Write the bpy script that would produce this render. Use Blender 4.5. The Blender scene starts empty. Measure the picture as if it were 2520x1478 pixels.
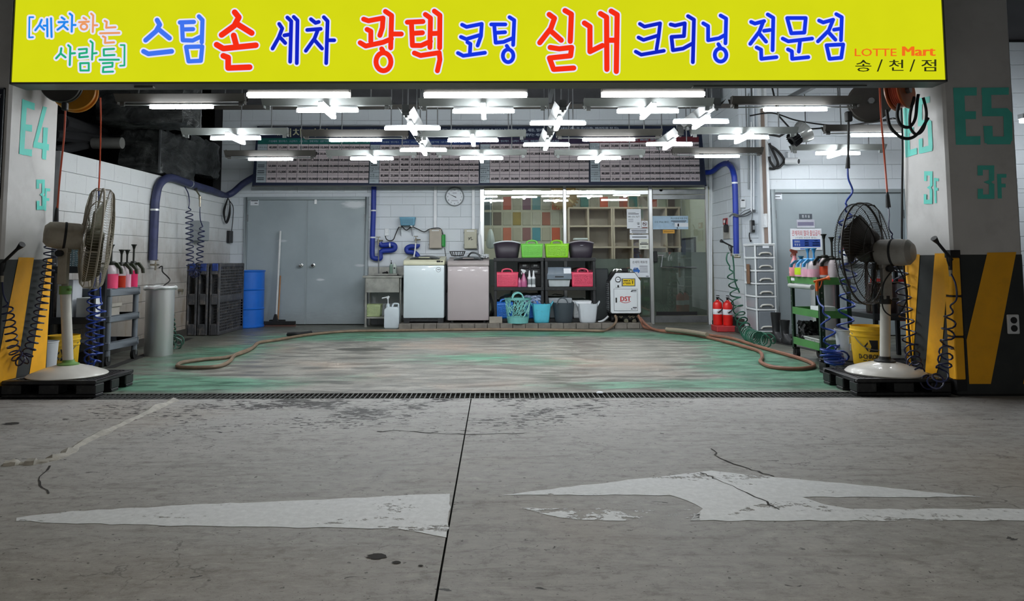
import bpy, bmesh, math, random
from mathutils import Vector, Matrix
random.seed(7)
SC = bpy.context.scene
COL = SC.collection
PI = math.pi
# ------------------------------------------------------------------ camera
F, CX, CY, TH, CH, ROLL = 1850.0, 1220.0, 489.0, .08, 1.1, math.radians(.15)
cam_data = bpy.data.cameras.new('camera')
cam = bpy.data.objects.new('camera', cam_data)
COL.objects.link(cam)
cam_data.sensor_width = 36
cam_data.lens = F * 36 / 2520
cam_data.shift_x = (1260 - CX) / 2520
cam_data.shift_y = (CY - 739) / 2520
_c, _s = math.cos(ROLL), math.sin(ROLL)
_U = Vector((0, -math.sin(TH), math.cos(TH))); _X = Vector((1, 0, 0)); _D = Vector((0, math.cos(TH), math.sin(TH)))
_R = _c * _X - _s * _U; _V = _s * _X + _c * _U
m3 = Matrix((_R, _V, -_D)).transposed()
cam.matrix_world = Matrix.Translation((0, 0, CH)) @ m3.to_4x4()
SC.camera = cam
# ------------------------------------------------------------------ world and exposure
w = bpy.data.worlds.new('world'); SC.world = w; w.use_nodes = True
w.node_tree.nodes['Background'].inputs[0].default_value = (.85, .93, 1, 1)
w.node_tree.nodes['Background'].inputs[1].default_value = .11
SC.view_settings.view_transform = 'Standard'
SC.view_settings.look = 'None'
SC.view_settings.gamma = 1
SC.view_settings.use_curve_mapping = False
SC.view_settings.exposure = 0.0
SC.cycles.max_bounces = 8
SC.cycles.transparent_max_bounces = 16
SC.cycles.sample_clamp_indirect = 6
LED_STRENGTH = 56.0
GARAGE_WATTS = 34.0
SIGN_STRENGTH = 1.0
def area_lamp(name, loc, sx, sy, watts, col, label):
    l = bpy.data.lights.new(name, 'AREA'); l.shape = 'RECTANGLE'; l.size = sx; l.size_y = sy
    l.energy = watts; l.color = col
    o = bpy.data.objects.new(name, l); o.location = loc; COL.objects.link(o); return o
# fluorescent strips of the parking level behind and above the photographer
for i, (x, y) in enumerate(((-3.2, 0.3), (1.6, 0.3), (-3.2, -4), (2.6, -4))):
    area_lamp('garage_strip_lamp', (x, y, 3.6), 1.3, .2, GARAGE_WATTS, (1, .93, .83), '')

# ------------------------------------------------------------------ pixel rays to places
def ray(px, py):
    a, b = px - CX, CY - py
    a, b = a * _c + b * _s, -a * _s + b * _c
    u = b / F
    return Vector((a / F, math.cos(TH) - u * math.sin(TH), math.sin(TH) + u * math.cos(TH)))
O = Vector((0, 0, CH))
def at(px, py, Y):
    r = ray(px, py); return O + r * (Y / r.y)
def gr(px, py, Z=0.0):
    r = ray(px, py); return O + r * ((Z - CH) / r.z)
def onx(px, py, X):
    r = ray(px, py); return O + r * (X / r.x)

# ------------------------------------------------------------------ materials
def S(h):
    h = h.lstrip('#'); o = []
    for i in (0, 2, 4):
        c = int(h[i:i + 2], 16) / 255
        o.append(c / 12.92 if c <= .04045 else ((c + .055) / 1.055) ** 2.4)
    return tuple(o)
MATS = {}
class NT:
    def __init__(s, name):
        s.m = bpy.data.materials.new(name); s.m.use_nodes = True
        s.t = s.m.node_tree; s.t.nodes.clear()
        s.out = s.n('ShaderNodeOutputMaterial')
        s.pos = s.n('ShaderNodeNewGeometry').outputs['Position']
    def n(s, typ, **kw):
        x = s.t.nodes.new(typ)
        for k, v in kw.items(): setattr(x, k, v)
        return x
    def l(s, a, b): s.t.links.new(a, b)
    def sock(s, inp, v):
        if hasattr(v, 'links'): s.l(v, inp)
        elif isinstance(v, (tuple, list)) and len(v) == 3 and inp.type == 'RGBA': inp.default_value = (*v, 1)
        else: inp.default_value = v
    def noise(s, scale=5, detail=4, rough=.55, vec=None, dist=0, stretch=None):
        x = s.n('ShaderNodeTexNoise'); v = vec or s.pos
        if stretch:
            mp = s.n('ShaderNodeMapping'); mp.inputs['Scale'].default_value = stretch; s.l(v, mp.inputs[0]); v = mp.outputs[0]
        s.l(v, x.inputs['Vector']); x.inputs['Scale'].default_value = scale; x.inputs['Detail'].default_value = detail
        x.inputs['Roughness'].default_value = rough; x.inputs['Distortion'].default_value = dist
        return x.outputs[0]
    def voro(s, scale, feature='F1', vec=None):
        x = s.n('ShaderNodeTexVoronoi', feature=feature); s.l(vec or s.pos, x.inputs['Vector']); x.inputs['Scale'].default_value = scale
        return x.outputs['Distance']
    def math(s, op, a, b=0.0, c=None, clamp=False):
        x = s.n('ShaderNodeMath', operation=op, use_clamp=clamp); s.sock(x.inputs[0], a); s.sock(x.inputs[1], b)
        if c is not None: s.sock(x.inputs[2], c)
        return x.outputs[0]
    def ramp(s, v, lo, hi, a=0.0, b=1.0):
        x = s.n('ShaderNodeMapRange', interpolation_type='SMOOTHSTEP'); s.sock(x.inputs[0], v)
        for i, q in enumerate((lo, hi, a, b)): x.inputs[i + 1].default_value = q
        return x.outputs[0]
    def mix(s, f, a, b):
        x = s.n('ShaderNodeMix', data_type='RGBA'); s.sock(x.inputs[0], f); s.sock(x.inputs[6], a); s.sock(x.inputs[7], b)
        return x.outputs[2]
    def xyz(s):
        x = s.n('ShaderNodeSeparateXYZ'); s.l(s.pos, x.inputs[0]); return x.outputs
    def bsdf(s, col, rough=.6, metal=0, bump=None, bstr=.2, bdist=.01, spec=.5, alpha=None, coat=0):
        p = s.n('ShaderNodeBsdfPrincipled'); s.sock(p.inputs['Base Color'], col); s.sock(p.inputs['Roughness'], rough)
        s.sock(p.inputs['Metallic'], metal); p.inputs['Specular IOR Level'].default_value = spec
        p.inputs['Coat Weight'].default_value = coat
        if alpha is not None: s.sock(p.inputs['Alpha'], alpha)
        if bump is not None:
            b = s.n('ShaderNodeBump'); b.inputs['Strength'].default_value = bstr; b.inputs['Distance'].default_value = bdist
            s.l(bump, b.inputs['Height']); s.l(b.outputs[0], p.inputs['Normal'])
        s.l(p.outputs[0], s.out.inputs[0]); return p
def mat(name, col, rough=.55, metal=0, var=.12, vs=7, bump=0, bs=90, spec=.5, col2=None, dirt=0, dirtcol=(.09, .08, .07), coat=0, trans=0):
    """plain surface: base colour with procedural mottling, optional grime specks and fine relief"""
    if name in MATS: return MATS[name]
    c = S(col) if isinstance(col, str) else col
    t = NT(name)
    c2 = (S(col2) if isinstance(col2, str) else col2) if col2 else tuple(q * (1 - var) for q in c)
    k = t.mix(t.ramp(t.noise(vs), .35, .65), c2, c)
    if dirt:
        k = t.mix(t.math('MULTIPLY', t.ramp(t.noise(vs * 1.7, 8, .7), .48, .72), dirt), k, dirtcol)
    p = t.bsdf(k, t.ramp(t.noise(vs * 2), .3, .7, max(rough - .025, .03), min(rough + .025, 1)), metal, t.noise(bs, 3) if bump else None, bump, .004, spec, coat=coat)
    if trans: p.inputs['Transmission Weight'].default_value = trans
    MATS[name] = t.m; return t.m
def emit(name, col, strength=1.0, sample=True):
    if name in MATS: return MATS[name]
    t = NT(name); e = t.n('ShaderNodeEmission'); c = S(col) if isinstance(col, str) else col
    k = t.mix(t.ramp(t.noise(3), .3, .7), tuple(q * .97 for q in c), c); t.l(k, e.inputs[0]); e.inputs[1].default_value = strength
    t.l(e.outputs[0], t.out.inputs[0])
    if not sample: t.m.cycles.emission_sampling = 'NONE'
    MATS[name] = t.m; return t.m

# ------------------------------------------------------------------ mesh builder
class MB:
    def __init__(s): s.v = []; s.f = []
    def add(s, vs, fs, M=None):
        b = len(s.v)
        s.v += [tuple(M @ Vector(p)) if M is not None else tuple(p) for p in vs]
        s.f += [tuple(b + i for i in f) for f in fs]; return s
    def box(s, x0, y0, z0, x1, y1, z1, M=None):
        return s.add([(x0, y0, z0), (x1, y0, z0), (x1, y1, z0), (x0, y1, z0), (x0, y0, z1), (x1, y0, z1), (x1, y1, z1), (x0, y1, z1)],
                     [(0, 3, 2, 1), (4, 5, 6, 7), (0, 1, 5, 4), (1, 2, 6, 5), (2, 3, 7, 6), (3, 0, 4, 7)], M)
    def cbox(s, c, sz, M=None):
        return s.box(c[0] - sz[0] / 2, c[1] - sz[1] / 2, c[2] - sz[2] / 2, c[0] + sz[0] / 2, c[1] + sz[1] / 2, c[2] + sz[2] / 2, M)
    def frustum(s, c, w0, d0, w1, d1, h):
        x, y, z = c
        return s.add([(x - w0 / 2, y - d0 / 2, z), (x + w0 / 2, y - d0 / 2, z), (x + w0 / 2, y + d0 / 2, z), (x - w0 / 2, y + d0 / 2, z),
                      (x - w1 / 2, y - d1 / 2, z + h), (x + w1 / 2, y - d1 / 2, z + h), (x + w1 / 2, y + d1 / 2, z + h), (x - w1 / 2, y + d1 / 2, z + h)],
                     [(0, 3, 2, 1), (4, 5, 6, 7), (0, 1, 5, 4), (1, 2, 6, 5), (2, 3, 7, 6), (3, 0, 4, 7)])
    def cyl(s, p0, p1, r0, r1=None, n=16, cap=True):
        p0, p1 = Vector(p0), Vector(p1); r1 = r0 if r1 is None else r1
        d = (p1 - p0).normalized(); a = d.orthogonal().normalized(); c = d.cross(a); vs = []
        for p, r in ((p0, r0), (p1, r1)):
            for i in range(n):
                t = 2 * PI * i / n; vs.append(p + a * (r * math.cos(t)) + c * (r * math.sin(t)))
        fs = [(i, (i + 1) % n, n + (i + 1) % n, n + i) for i in range(n)]
        if cap: fs += [tuple(range(n))[::-1], tuple(range(n, 2 * n))]
        return s.add(vs, fs)
    def tube(s, pts, r, n=6, closed=False, cap=True):
        pts = [Vector(p) for p in pts]; m = len(pts); vs = []; a = None
        for i, p in enumerate(pts):
            if closed: d = pts[(i + 1) % m] - pts[i - 1]
            else: d = pts[min(i + 1, m - 1)] - pts[max(i - 1, 0)]
            d = d.normalized() if d.length > 1e-9 else Vector((0, 0, 1))
            a = d.orthogonal() if a is None else a - d * a.dot(d)
            if a.length < 1e-6: a = d.orthogonal()
            a.normalize(); c = d.cross(a); rr = r[i] if isinstance(r, (list, tuple)) else r
            for k in range(n):
                t = 2 * PI * k / n; vs.append(p + a * (rr * math.cos(t)) + c * (rr * math.sin(t)))
        fs = []
        for i in range(m if closed else m - 1):
            j = (i + 1) % m
            for k in range(n): fs.append((i * n + k, i * n + (k + 1) % n, j * n + (k + 1) % n, j * n + k))
        if cap and not closed: fs += [tuple(range(n))[::-1], tuple(range((m - 1) * n, m * n))]
        return s.add(vs, fs)
    def lathe(s, prof, c=(0, 0, 0), n=24, M=None, sq=None, cap=False):
        """profile of (radius, height); sq = (x, y) squash"""
        vs = []; fs = []; m = len(prof); sx, sy = sq or (1, 1)
        for r, z in prof:
            for i in range(n):
                t = 2 * PI * i / n; vs.append((c[0] + r * sx * math.cos(t), c[1] + r * sy * math.sin(t), c[2] + z))
        for j in range(m - 1):
            for i in range(n): fs.append((j * n + i, j * n + (i + 1) % n, (j + 1) * n + (i + 1) % n, (j + 1) * n + i))
        if cap and prof[0][0] > 1e-6: fs.append(tuple(range(n))[::-1])
        if cap and prof[-1][0] > 1e-6: fs.append(tuple(range((m - 1) * n, m * n)))
        return s.add(vs, fs, M)
    def prism(s, poly, y0, y1):
        n = len(poly)
        return s.add([(x, y0, z) for x, z in poly] + [(x, y1, z) for x, z in poly],
                     [tuple(range(n)), tuple(range(n, 2 * n))[::-1]] + [(i, n + i, n + (i + 1) % n, (i + 1) % n) for i in range(n)])
    def prismx(s, poly, x0, x1):
        n = len(poly)
        return s.add([(x0, y, z) for y, z in poly] + [(x1, y, z) for y, z in poly],
                     [tuple(range(n)), tuple(range(n, 2 * n))[::-1]] + [(i, n + i, n + (i + 1) % n, (i + 1) % n) for i in range(n)])
    def poly(s, pts): return s.add(pts, [tuple(range(len(pts)))])
    def xf(s, M): s.v = [tuple(M @ Vector(p)) for p in s.v]; return s
    def mesh(s, name, material, bev=0, seg=1, ang=35, org=(0, 0, 0)):
        me = bpy.data.meshes.new(name)
        ox, oy, oz = org
        me.from_pydata([(x - ox, y - oy, z - oz) for x, y, z in s.v], [], s.f)
        b = bmesh.new(); b.from_mesh(me)
        if bev:
            bmesh.ops.remove_doubles(b, verts=b.verts, dist=1e-6)
            es = [e for e in b.edges if len(e.link_faces) == 2 and e.calc_face_angle(0) > math.radians(40)]
            bmesh.ops.bevel(b, geom=es, offset=bev, segments=seg, affect='EDGES', profile=.5)
        bmesh.ops.recalc_face_normals(b, faces=b.faces)
        b.to_mesh(me); b.free()
        me.polygons.foreach_set('use_smooth', [True] * len(me.polygons)); me.set_sharp_from_angle(angle=math.radians(ang))
        if material: me.materials.append(material)
        return me
def link(name, me, parent=None, loc=(0, 0, 0)):
    o = bpy.data.objects.new(name, me); o.location = loc
    if parent: o.parent = parent
    COL.objects.link(o); return o
def woff(p):
    o = Vector((0, 0, 0))
    while p: o += p.location; p = p.parent
    return o
def tag(o, label=None, cat=None, group=None, kind=None):
    if label: o['label'] = label
    if cat: o['category'] = cat
    if group: o['group'] = group
    if kind: o['kind'] = kind
    return o
def part(name, mb, material, parent, bev=0, seg=1, label=None, solid=0, kind=None, ang=35):
    """one mesh under its thing; the builder's coordinates are world places"""
    o = link(name, mb.mesh(name, material, bev, seg, ang, woff(parent)), parent)
    if solid:
        q = o.modifiers.new('thickness', 'SOLIDIFY'); q.thickness = solid; q.offset = 0
    return tag(o, label, kind=kind)
def one(name, mb, material, label, cat, group=None, bev=0, seg=1, kind=None, ang=35):
    """a thing of a single mesh, its origin under its middle"""
    xs = [p[0] for p in mb.v]; ys = [p[1] for p in mb.v]; zs = [p[2] for p in mb.v]
    g = ((min(xs) + max(xs)) / 2, (min(ys) + max(ys)) / 2, min(zs))
    return tag(link(name, mb.mesh(name, material, bev, seg, ang, g), None, g), label, cat, group, kind)
def T(name, label, cat, loc, group=None, kind=None):
    o = bpy.data.objects.new(name, None); o.empty_display_size = .1; o.location = loc; COL.objects.link(o)
    return tag(o, label, cat, group, kind)
def dup(root, loc, label=None, group=None):
    r = root.copy(); COL.objects.link(r); r.location = loc
    if label: r['label'] = label
    if group: r['group'] = group
    def rec(a, b):
        for ch in list(a.children):
            c = ch.copy(); COL.objects.link(c); c.parent = b; rec(ch, c)
    rec(root, r); return r
def struct(name, mb, material, bev=0, parent=None):
    if parent: return part(name, mb, material, parent, bev)
    o = link(name, mb.mesh(name, material, bev)); o['kind'] = 'structure'; return o

# ------------------------------------------------------------------ curves, coils, lettering
def spline(pts, k=8):
    p = [Vector(q) for q in pts]; out = []
    for i in range(len(p) - 1):
        a, b, c, d = p[max(i - 1, 0)], p[i], p[i + 1], p[min(i + 2, len(p) - 1)]
        for j in range(k):
            t = j / k
            out.append(.5 * ((2 * b) + (c - a) * t + (2 * a - 5 * b + 4 * c - d) * t * t + (3 * b - a - 3 * c + d) * t ** 3))
    return out + [p[-1]]
def coil(pts, turns, rad, k=11, ends=True):
    """helix wound on a smooth path; rad = one number or (start, middle, end)"""
    p = spline(pts, 12); L = [0]
    for i in range(1, len(p)): L.append(L[-1] + (p[i] - p[i - 1]).length)
    out = []; n = int(turns * k); j = 0; a = None
    for i in range(n + 1):
        s = L[-1] * i / n
        while j < len(p) - 2 and L[j + 1] < s: j += 1
        u = (s - L[j]) / max(L[j + 1] - L[j], 1e-9); q = p[j].lerp(p[j + 1], u)
        d = (p[min(j + 2, len(p) - 1)] - p[max(j - 1, 0)]).normalized()
        a = (d.orthogonal() if a is None else a - d * a.dot(d)).normalized(); c = d.cross(a)
        t = 2 * PI * i / k; f = i / n
        r = rad if not isinstance(rad, tuple) else (rad[0] * (1 - 2 * f) + rad[1] * 2 * f if f < .5 else rad[1] * (2 - 2 * f) + rad[2] * (2 * f - 1))
        if ends: r *= min(1, f * turns / 1.2, (1 - f) * turns / 1.2)
        out.append(q + a * (r * math.cos(t)) + c * (r * math.sin(t)))
    return out
_G = {}
def tmesh(s):
    if s not in _G:
        c = bpy.data.curves.new('t', 'FONT'); c.body = s; c.size = 1; c.resolution_u = 2
        o = bpy.data.objects.new('t', c); m = o.to_mesh()
        vs = [(v.co.x, v.co.y) for v in m.vertices]; fs = [tuple(p.vertices) for p in m.polygons]
        o.to_mesh_clear(); bpy.data.objects.remove(o); bpy.data.curves.remove(c)
        x0 = min((v[0] for v in vs), default=0); x1 = max((v[0] for v in vs), default=1)
        y0 = min((v[1] for v in vs), default=0); y1 = max((v[1] for v in vs), default=1)
        _G[s] = ([((x - x0) / max(x1 - x0, 1e-6), (y - y0) / max(y1 - y0, 1e-6)) for x, y in vs], fs, (x1 - x0) / max(y1 - y0, 1e-6))
    return _G[s]
def text(mb, s, p0, p1, up, nz=None, bold=0):
    """lettering fitted to the rectangle whose lower edge runs p0 -> p1 and whose side is the vector up"""
    vs, fs, _ = tmesh(s); p0 = Vector(p0); dx = Vector(p1) - p0; up = Vector(up)
    nn = dx.cross(up).normalized() * .0004
    for i, k in enumerate([0] if not bold else [-bold, 0, bold]):
        mb.add([p0 + dx * (x + k) + up * y + nn * i for x, y in vs], fs)
    return mb
def textc(mb, s, cx, y, cz, h, wmax=None):
    """lettering centred on a wall that faces the lane"""
    wd = tmesh(s)[2] * h
    if wmax and wd > wmax: wd = wmax
    return text(mb, s, (cx - wd / 2, y, cz - h / 2), (cx + wd / 2, y, cz - h / 2), (0, 0, h))
def stroke(mb, pts, wd, fn, ndisc=8):
    """flat brush stroke of width wd along 2-D points; fn maps them onto the surface"""
    for i in range(len(pts) - 1):
        (x0, y0), (x1, y1) = pts[i], pts[i + 1]; dx, dy = x1 - x0, y1 - y0; L = math.hypot(dx, dy) or 1
        nx, ny = -dy / L * wd / 2, dx / L * wd / 2
        mb.poly([fn(x0 + nx, y0 + ny), fn(x1 + nx, y1 + ny), fn(x1 - nx, y1 - ny), fn(x0 - nx, y0 - ny)])
    for (x, y) in pts:
        mb.poly([fn(x + wd / 2 * math.cos(2 * PI * k / ndisc + .4), y + wd / 2 * math.sin(2 * PI * k / ndisc + .4)) for k in range(ndisc)])
def pairs(t): return list(zip(t[::2], t[1::2]))
def ell(cx, cy, rx, ry, n=20): return [(cx + rx * math.cos(2 * PI * k / n), cy + ry * math.sin(2 * PI * k / n)) for k in range(n + 1)]
def lattice(mb, p00, p10, p11, p01, nu, nv, fr=.38, mu=.08, mv=.12, top=.0):
    """wall of square holes between four corners (solidified later)"""
    p00, p10, p11, p01 = map(Vector, (p00, p10, p11, p01))
    B = lambda u, v: p00.lerp(p10, u).lerp(p01.lerp(p11, u), v)
    us = [0, mu]; vs = [0, mv]
    for i in range(nu):
        a = mu + (1 - 2 * mu) * i / nu; s = (1 - 2 * mu) / nu; us += [a + s * fr / 2, a + s * (1 - fr / 2)]
    us += [1 - mu, 1]
    for j in range(nv):
        a = mv + (1 - 2 * mv - top) * j / nv; s = (1 - 2 * mv - top) / nv; vs += [a + s * fr / 2, a + s * (1 - fr / 2)]
    vs += [1 - mv - top, 1]
    hole_u = {2 + 2 * i for i in range(nu)}; hole_v = {2 + 2 * j for j in range(nv)}
    g = [[B(u, v) for v in vs] for u in us]
    fl = [p for c in g for p in c]; n = len(vs); fs = []
    for i in range(len(us) - 1):
        for j in range(len(vs) - 1):
            if i in hole_u and j in hole_v: continue
            fs.append((i * n + j, (i + 1) * n + j, (i + 1) * n + j + 1, i * n + j + 1))
    return mb.add(fl, fs)

# ------------------------------------------------------------------ shared materials
M_white = mat('white_plastic', '#dfe3e6', .45, var=.06)
M_black = mat('black_plastic', '#17181a', .5, var=.25)
M_black2 = mat('black_resin', '#26282b', .55, var=.3, vs=14, dirt=.25, dirtcol=(.12, .11, .10))
M_steel = mat('stainless_steel', '#d6d8d8', .36, .8, var=.05, vs=1.5)
M_steel2 = mat('dull_steel', '#8d9092', .42, .9, var=.2)
M_chrome = mat('chrome', '#dcdddd', .12, 1, var=.05)
M_rubber = mat('black_rubber', '#121214', .65, var=.3)
M_grey = mat('grey_paint', '#8f9598', .5, var=.08)
M_paper = mat('paper', '#dfe4ea', .7, var=.04)
M_ink = mat('dark_ink', '#17191f', .8, var=.05)
M_inkg = mat('grey_ink', '#5b6066', .8, var=.05)
M_inkr = mat('red_ink', '#b3202a', .8, var=.05)
M_inkb = mat('blue_ink', '#1f3f9e', .8, var=.05)
M_blue = mat('blue_hose', '#1c3f9c', .35, var=.2, spec=.6)
M_bluedark = mat('navy_hose', '#151f4a', .35, var=.25, spec=.6)
M_pipe = mat('blue_insulation', '#1a3596', .5, var=.15, bump=.3, bs=160)
M_pipedark = mat('weathered_insulation', '#363c62', .55, var=.2, col2='#2b3050')
M_brass = mat('nickel_brass', '#b3ab9a', .3, 1, var=.15)
M_pink = mat('pink_plastic', '#e8506e', .4, var=.08)
M_yellow = mat('yellow_bucket_plastic', '#e0b31c', .45, var=.12, dirt=.25)
M_red = mat('red_enamel', '#d8201c', .3, var=.1, coat=.3)
M_orange = mat('orange_plastic', '#d9601c', .4, var=.1)
# ================================================================== SETTING
def lane_concrete():
    t = NT('lane_concrete'); x, y, z = t.xyz()
    big = t.noise(.55, 6, .6); fine = t.noise(9, 8, .7)
    drag = t.noise(2.6, 10, .74, stretch=(.7, 3.5, 1), dist=.9)
    k = t.mix(t.ramp(big, .32, .68), S('#93918d'), S('#aba9a6'))
    k = t.mix(t.math('MULTIPLY', t.ramp(drag, .48, .68), .6), k, S('#75716b'))
    k = t.mix(t.math('MULTIPLY', t.ramp(t.noise(1.1, 5, .6, dist=.4), .55, .75), .35), k, S('#b3b0aa'))
    k = t.mix(t.math('MULTIPLY', t.ramp(fine, .53, .70), .55), k, S('#5c5954'))
    k = t.mix(t.math('MULTIPLY', t.ramp(t.noise(.45, 3, .5), .52, .7), .3), k, S('#9a8872'))
    grit = t.noise(16, 10, .8, dist=.3, stretch=(.7, 1.2, 1)); k = t.mix(t.math('MULTIPLY', t.ramp(grit, .5, .64), .5), k, S('#67635d')); k = t.mix(t.math('MULTIPLY', t.ramp(grit, .48, .36), .35), k, S('#bfbcb6'))
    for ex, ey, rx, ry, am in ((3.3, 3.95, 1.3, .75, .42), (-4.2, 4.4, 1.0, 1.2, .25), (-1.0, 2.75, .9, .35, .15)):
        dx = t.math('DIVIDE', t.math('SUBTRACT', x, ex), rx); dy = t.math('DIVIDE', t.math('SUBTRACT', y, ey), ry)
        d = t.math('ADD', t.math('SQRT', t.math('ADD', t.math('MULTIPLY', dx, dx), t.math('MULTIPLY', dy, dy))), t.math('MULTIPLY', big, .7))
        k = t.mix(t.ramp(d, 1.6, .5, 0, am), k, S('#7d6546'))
    # hairline crazing
    wob = t.n('ShaderNodeTexNoise'); wob.inputs['Scale'].default_value = 3.5; wob.inputs['Detail'].default_value = 5; t.l(t.pos, wob.inputs['Vector']); wv = t.n('ShaderNodeVectorMath', operation='MULTIPLY_ADD'); t.l(wob.outputs['Color'], wv.inputs[0]); wv.inputs[1].default_value = (.5, .5, 0); t.l(t.pos, wv.inputs[2])
    cr = t.voro(2.6, 'DISTANCE_TO_EDGE', wv.outputs[0])
    craz = t.math('MULTIPLY', t.ramp(cr, .012, .0), t.ramp(t.noise(1.3, 4, .6), .52, .62))
    k = t.mix(t.math('MULTIPLY', craz, .55), k, S('#3d3a37'))
    # drips and oil specks, thickest along the drain
    near = t.ramp(y, 4.2, 5.9); wide = t.ramp(t.math('ABSOLUTE', t.math('ADD', x, .9)), 3.4, .4)
    zone = t.math('MULTIPLY', t.ramp(t.noise(1.5, 5, .6), .36, .62), t.math('MULTIPLY', near, wide))
    sp = t.noise(30, 4, .55, dist=.8, stretch=(.45, 1, 1))
    thr = t.math('SUBTRACT', .70, t.math('MULTIPLY', zone, .30))
    spot = t.ramp(t.math('SUBTRACT', sp, thr), .0, .008)
    k = t.mix(t.math('MULTIPLY', spot, .95), k, S('#1f1d1a'))
    sm = t.math('MAXIMUM', t.ramp(t.math('SUBTRACT', t.noise(34, 3, .5), .68), 0, .02), t.ramp(t.math('SUBTRACT', t.noise(95, 3, .6), .66), 0, .03))
    k = t.mix(t.math('MULTIPLY', sm, .7), k, S('#2f2c29'))
    t.bsdf(k, t.ramp(big, .3, .7, .55, .72), 0, t.math('ADD', fine, t.math('MULTIPLY', drag, .6)), .35, .008, .35)
    return t.m
def bay_epoxy():
    t = NT('worn_green_epoxy'); x, y, z = t.xyz()
    n1 = t.noise(1.2, 8, .66, dist=.6, stretch=(.6, 1, 1)); n2 = t.noise(5, 10, .74, dist=.3, stretch=(.45, 1.3, 1)); n3 = t.noise(26, 8, .75); n4 = t.noise(2.6, 10, .75, dist=1.0, stretch=(.4, 1.5, 1))
    k = t.mix(t.ramp(n2, .36, .64), S('#5f5d56'), S('#95928a'))
    k = t.mix(t.math('MULTIPLY', t.ramp(t.noise(.7, 5), .5, .66), .5), k, S('#a08c7c'))
    tot = None
    for gx, gy, rx, ry, a in ((-1.9, 11.0, 2.0, .9, .62), (-.3, 8.5, 1.3, .7, .46), (.7, 11.3, 1.6, .7, .55), (-2.7, 6.75, 1.3, .6, .62), (-3.3, 8.8, 1.0, 2.2, .5),
                              (2.75, 7.7, 1.0, 1.6, .62), (1.7, 6.65, 1.6, .45, .5), (2.3, 10.9, 1.3, .9, .45), (.9, 8.0, .9, .5, .28), (-1.2, 7.2, .8, .4, .3), (3.0, 9.6, .7, 1.4, .5)):
        dx = t.math('DIVIDE', t.math('SUBTRACT', x, gx), rx); dy = t.math('DIVIDE', t.math('SUBTRACT', y, gy), ry)
        d = t.math('SQRT', t.math('ADD', t.math('MULTIPLY', dx, dx), t.math('MULTIPLY', dy, dy)))
        g = t.ramp(d, 1.35, .1, 0, a); tot = g if tot is None else t.math('ADD', tot, g)
    s = t.math('ADD', t.math('MULTIPLY', n1, .45), t.math('ADD', t.math('MULTIPLY', n2, .35), t.math('MULTIPLY', n4, .35)))
    m = t.ramp(t.math('ADD', t.math('MULTIPLY', t.math('MINIMUM', tot, .72), .62), s), .70, .92)
    grn = t.mix(t.ramp(n2, .35, .65), S('#2a6249'), S('#5d9a7d'))
    k = t.mix(t.math('MULTIPLY', m, .88), k, grn)
    # tyre dirt, scuffs, pitted specks
    k = t.mix(t.math('MULTIPLY', t.ramp(n4, .52, .70), .62), k, S('#4b4740'))
    k = t.mix(t.math('MULTIPLY', t.ramp(t.noise(4, 9, .7, dist=.4, stretch=(.35, 2, 1)), .56, .72), .45), k, S('#aba79d'))
    k = t.mix(t.math('MULTIPLY', t.ramp(n3, .54, .66), .7), k, S('#37342e'))
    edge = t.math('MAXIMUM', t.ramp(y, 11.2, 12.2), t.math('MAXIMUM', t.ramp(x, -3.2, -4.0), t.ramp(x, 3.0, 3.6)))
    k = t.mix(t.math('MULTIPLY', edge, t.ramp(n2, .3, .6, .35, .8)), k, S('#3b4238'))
    for ex, ey, rx, ry in ((-1.65, 9.35, .33, .14), (2.65, 10.1, .3, .07), (-2.9, 11.6, .35, .1)):
        dx = t.math('DIVIDE', t.math('SUBTRACT', x, ex), rx); dy = t.math('DIVIDE', t.math('SUBTRACT', y, ey), ry)
        d = t.math('ADD', t.math('SQRT', t.math('ADD', t.math('MULTIPLY', dx, dx), t.math('MULTIPLY', dy, dy))), t.math('MULTIPLY', n2, .5))
        k = t.mix(t.ramp(d, 1.3, 1.15, 0, .85), k, S('#3a3933'))
    t.bsdf(k, t.ramp(n2, .35, .65, .3, .6), 0, t.math('ADD', n3, n2), .3, .006, .5)
    return t.m
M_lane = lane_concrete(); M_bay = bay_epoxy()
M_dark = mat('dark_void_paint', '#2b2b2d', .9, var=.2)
M_pit = mat('drain_pit', '#0c0c0b', .9, var=.2)
XJ = gr(1116, 1226).x
# lane: two poured slabs with an open joint between them, over a dark bed
lane = T('floor', None, None, (0, 0, 0), kind='structure')
j0, j1 = gr(1160, 977), gr(1072, 1478)
jx = lambda y: j0.x + (j1.x - j0.x) * (y - j0.y) / (j1.y - j0.y)
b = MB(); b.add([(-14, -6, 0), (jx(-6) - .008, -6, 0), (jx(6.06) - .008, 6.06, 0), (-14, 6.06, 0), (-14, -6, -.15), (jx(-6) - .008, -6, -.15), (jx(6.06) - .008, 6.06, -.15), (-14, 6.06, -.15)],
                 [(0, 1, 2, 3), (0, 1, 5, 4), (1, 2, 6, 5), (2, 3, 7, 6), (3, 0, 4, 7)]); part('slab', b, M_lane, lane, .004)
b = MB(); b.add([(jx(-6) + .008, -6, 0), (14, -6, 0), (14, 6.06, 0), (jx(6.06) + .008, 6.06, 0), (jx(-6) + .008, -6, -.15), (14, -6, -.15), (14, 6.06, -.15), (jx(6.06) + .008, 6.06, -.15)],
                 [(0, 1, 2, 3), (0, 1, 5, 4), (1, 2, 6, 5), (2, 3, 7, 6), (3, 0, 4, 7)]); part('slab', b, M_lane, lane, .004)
part('joint_filler', MB().box(-.6, -6, -.16, .2, 6.06, -.03), M_pit, lane)
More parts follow.
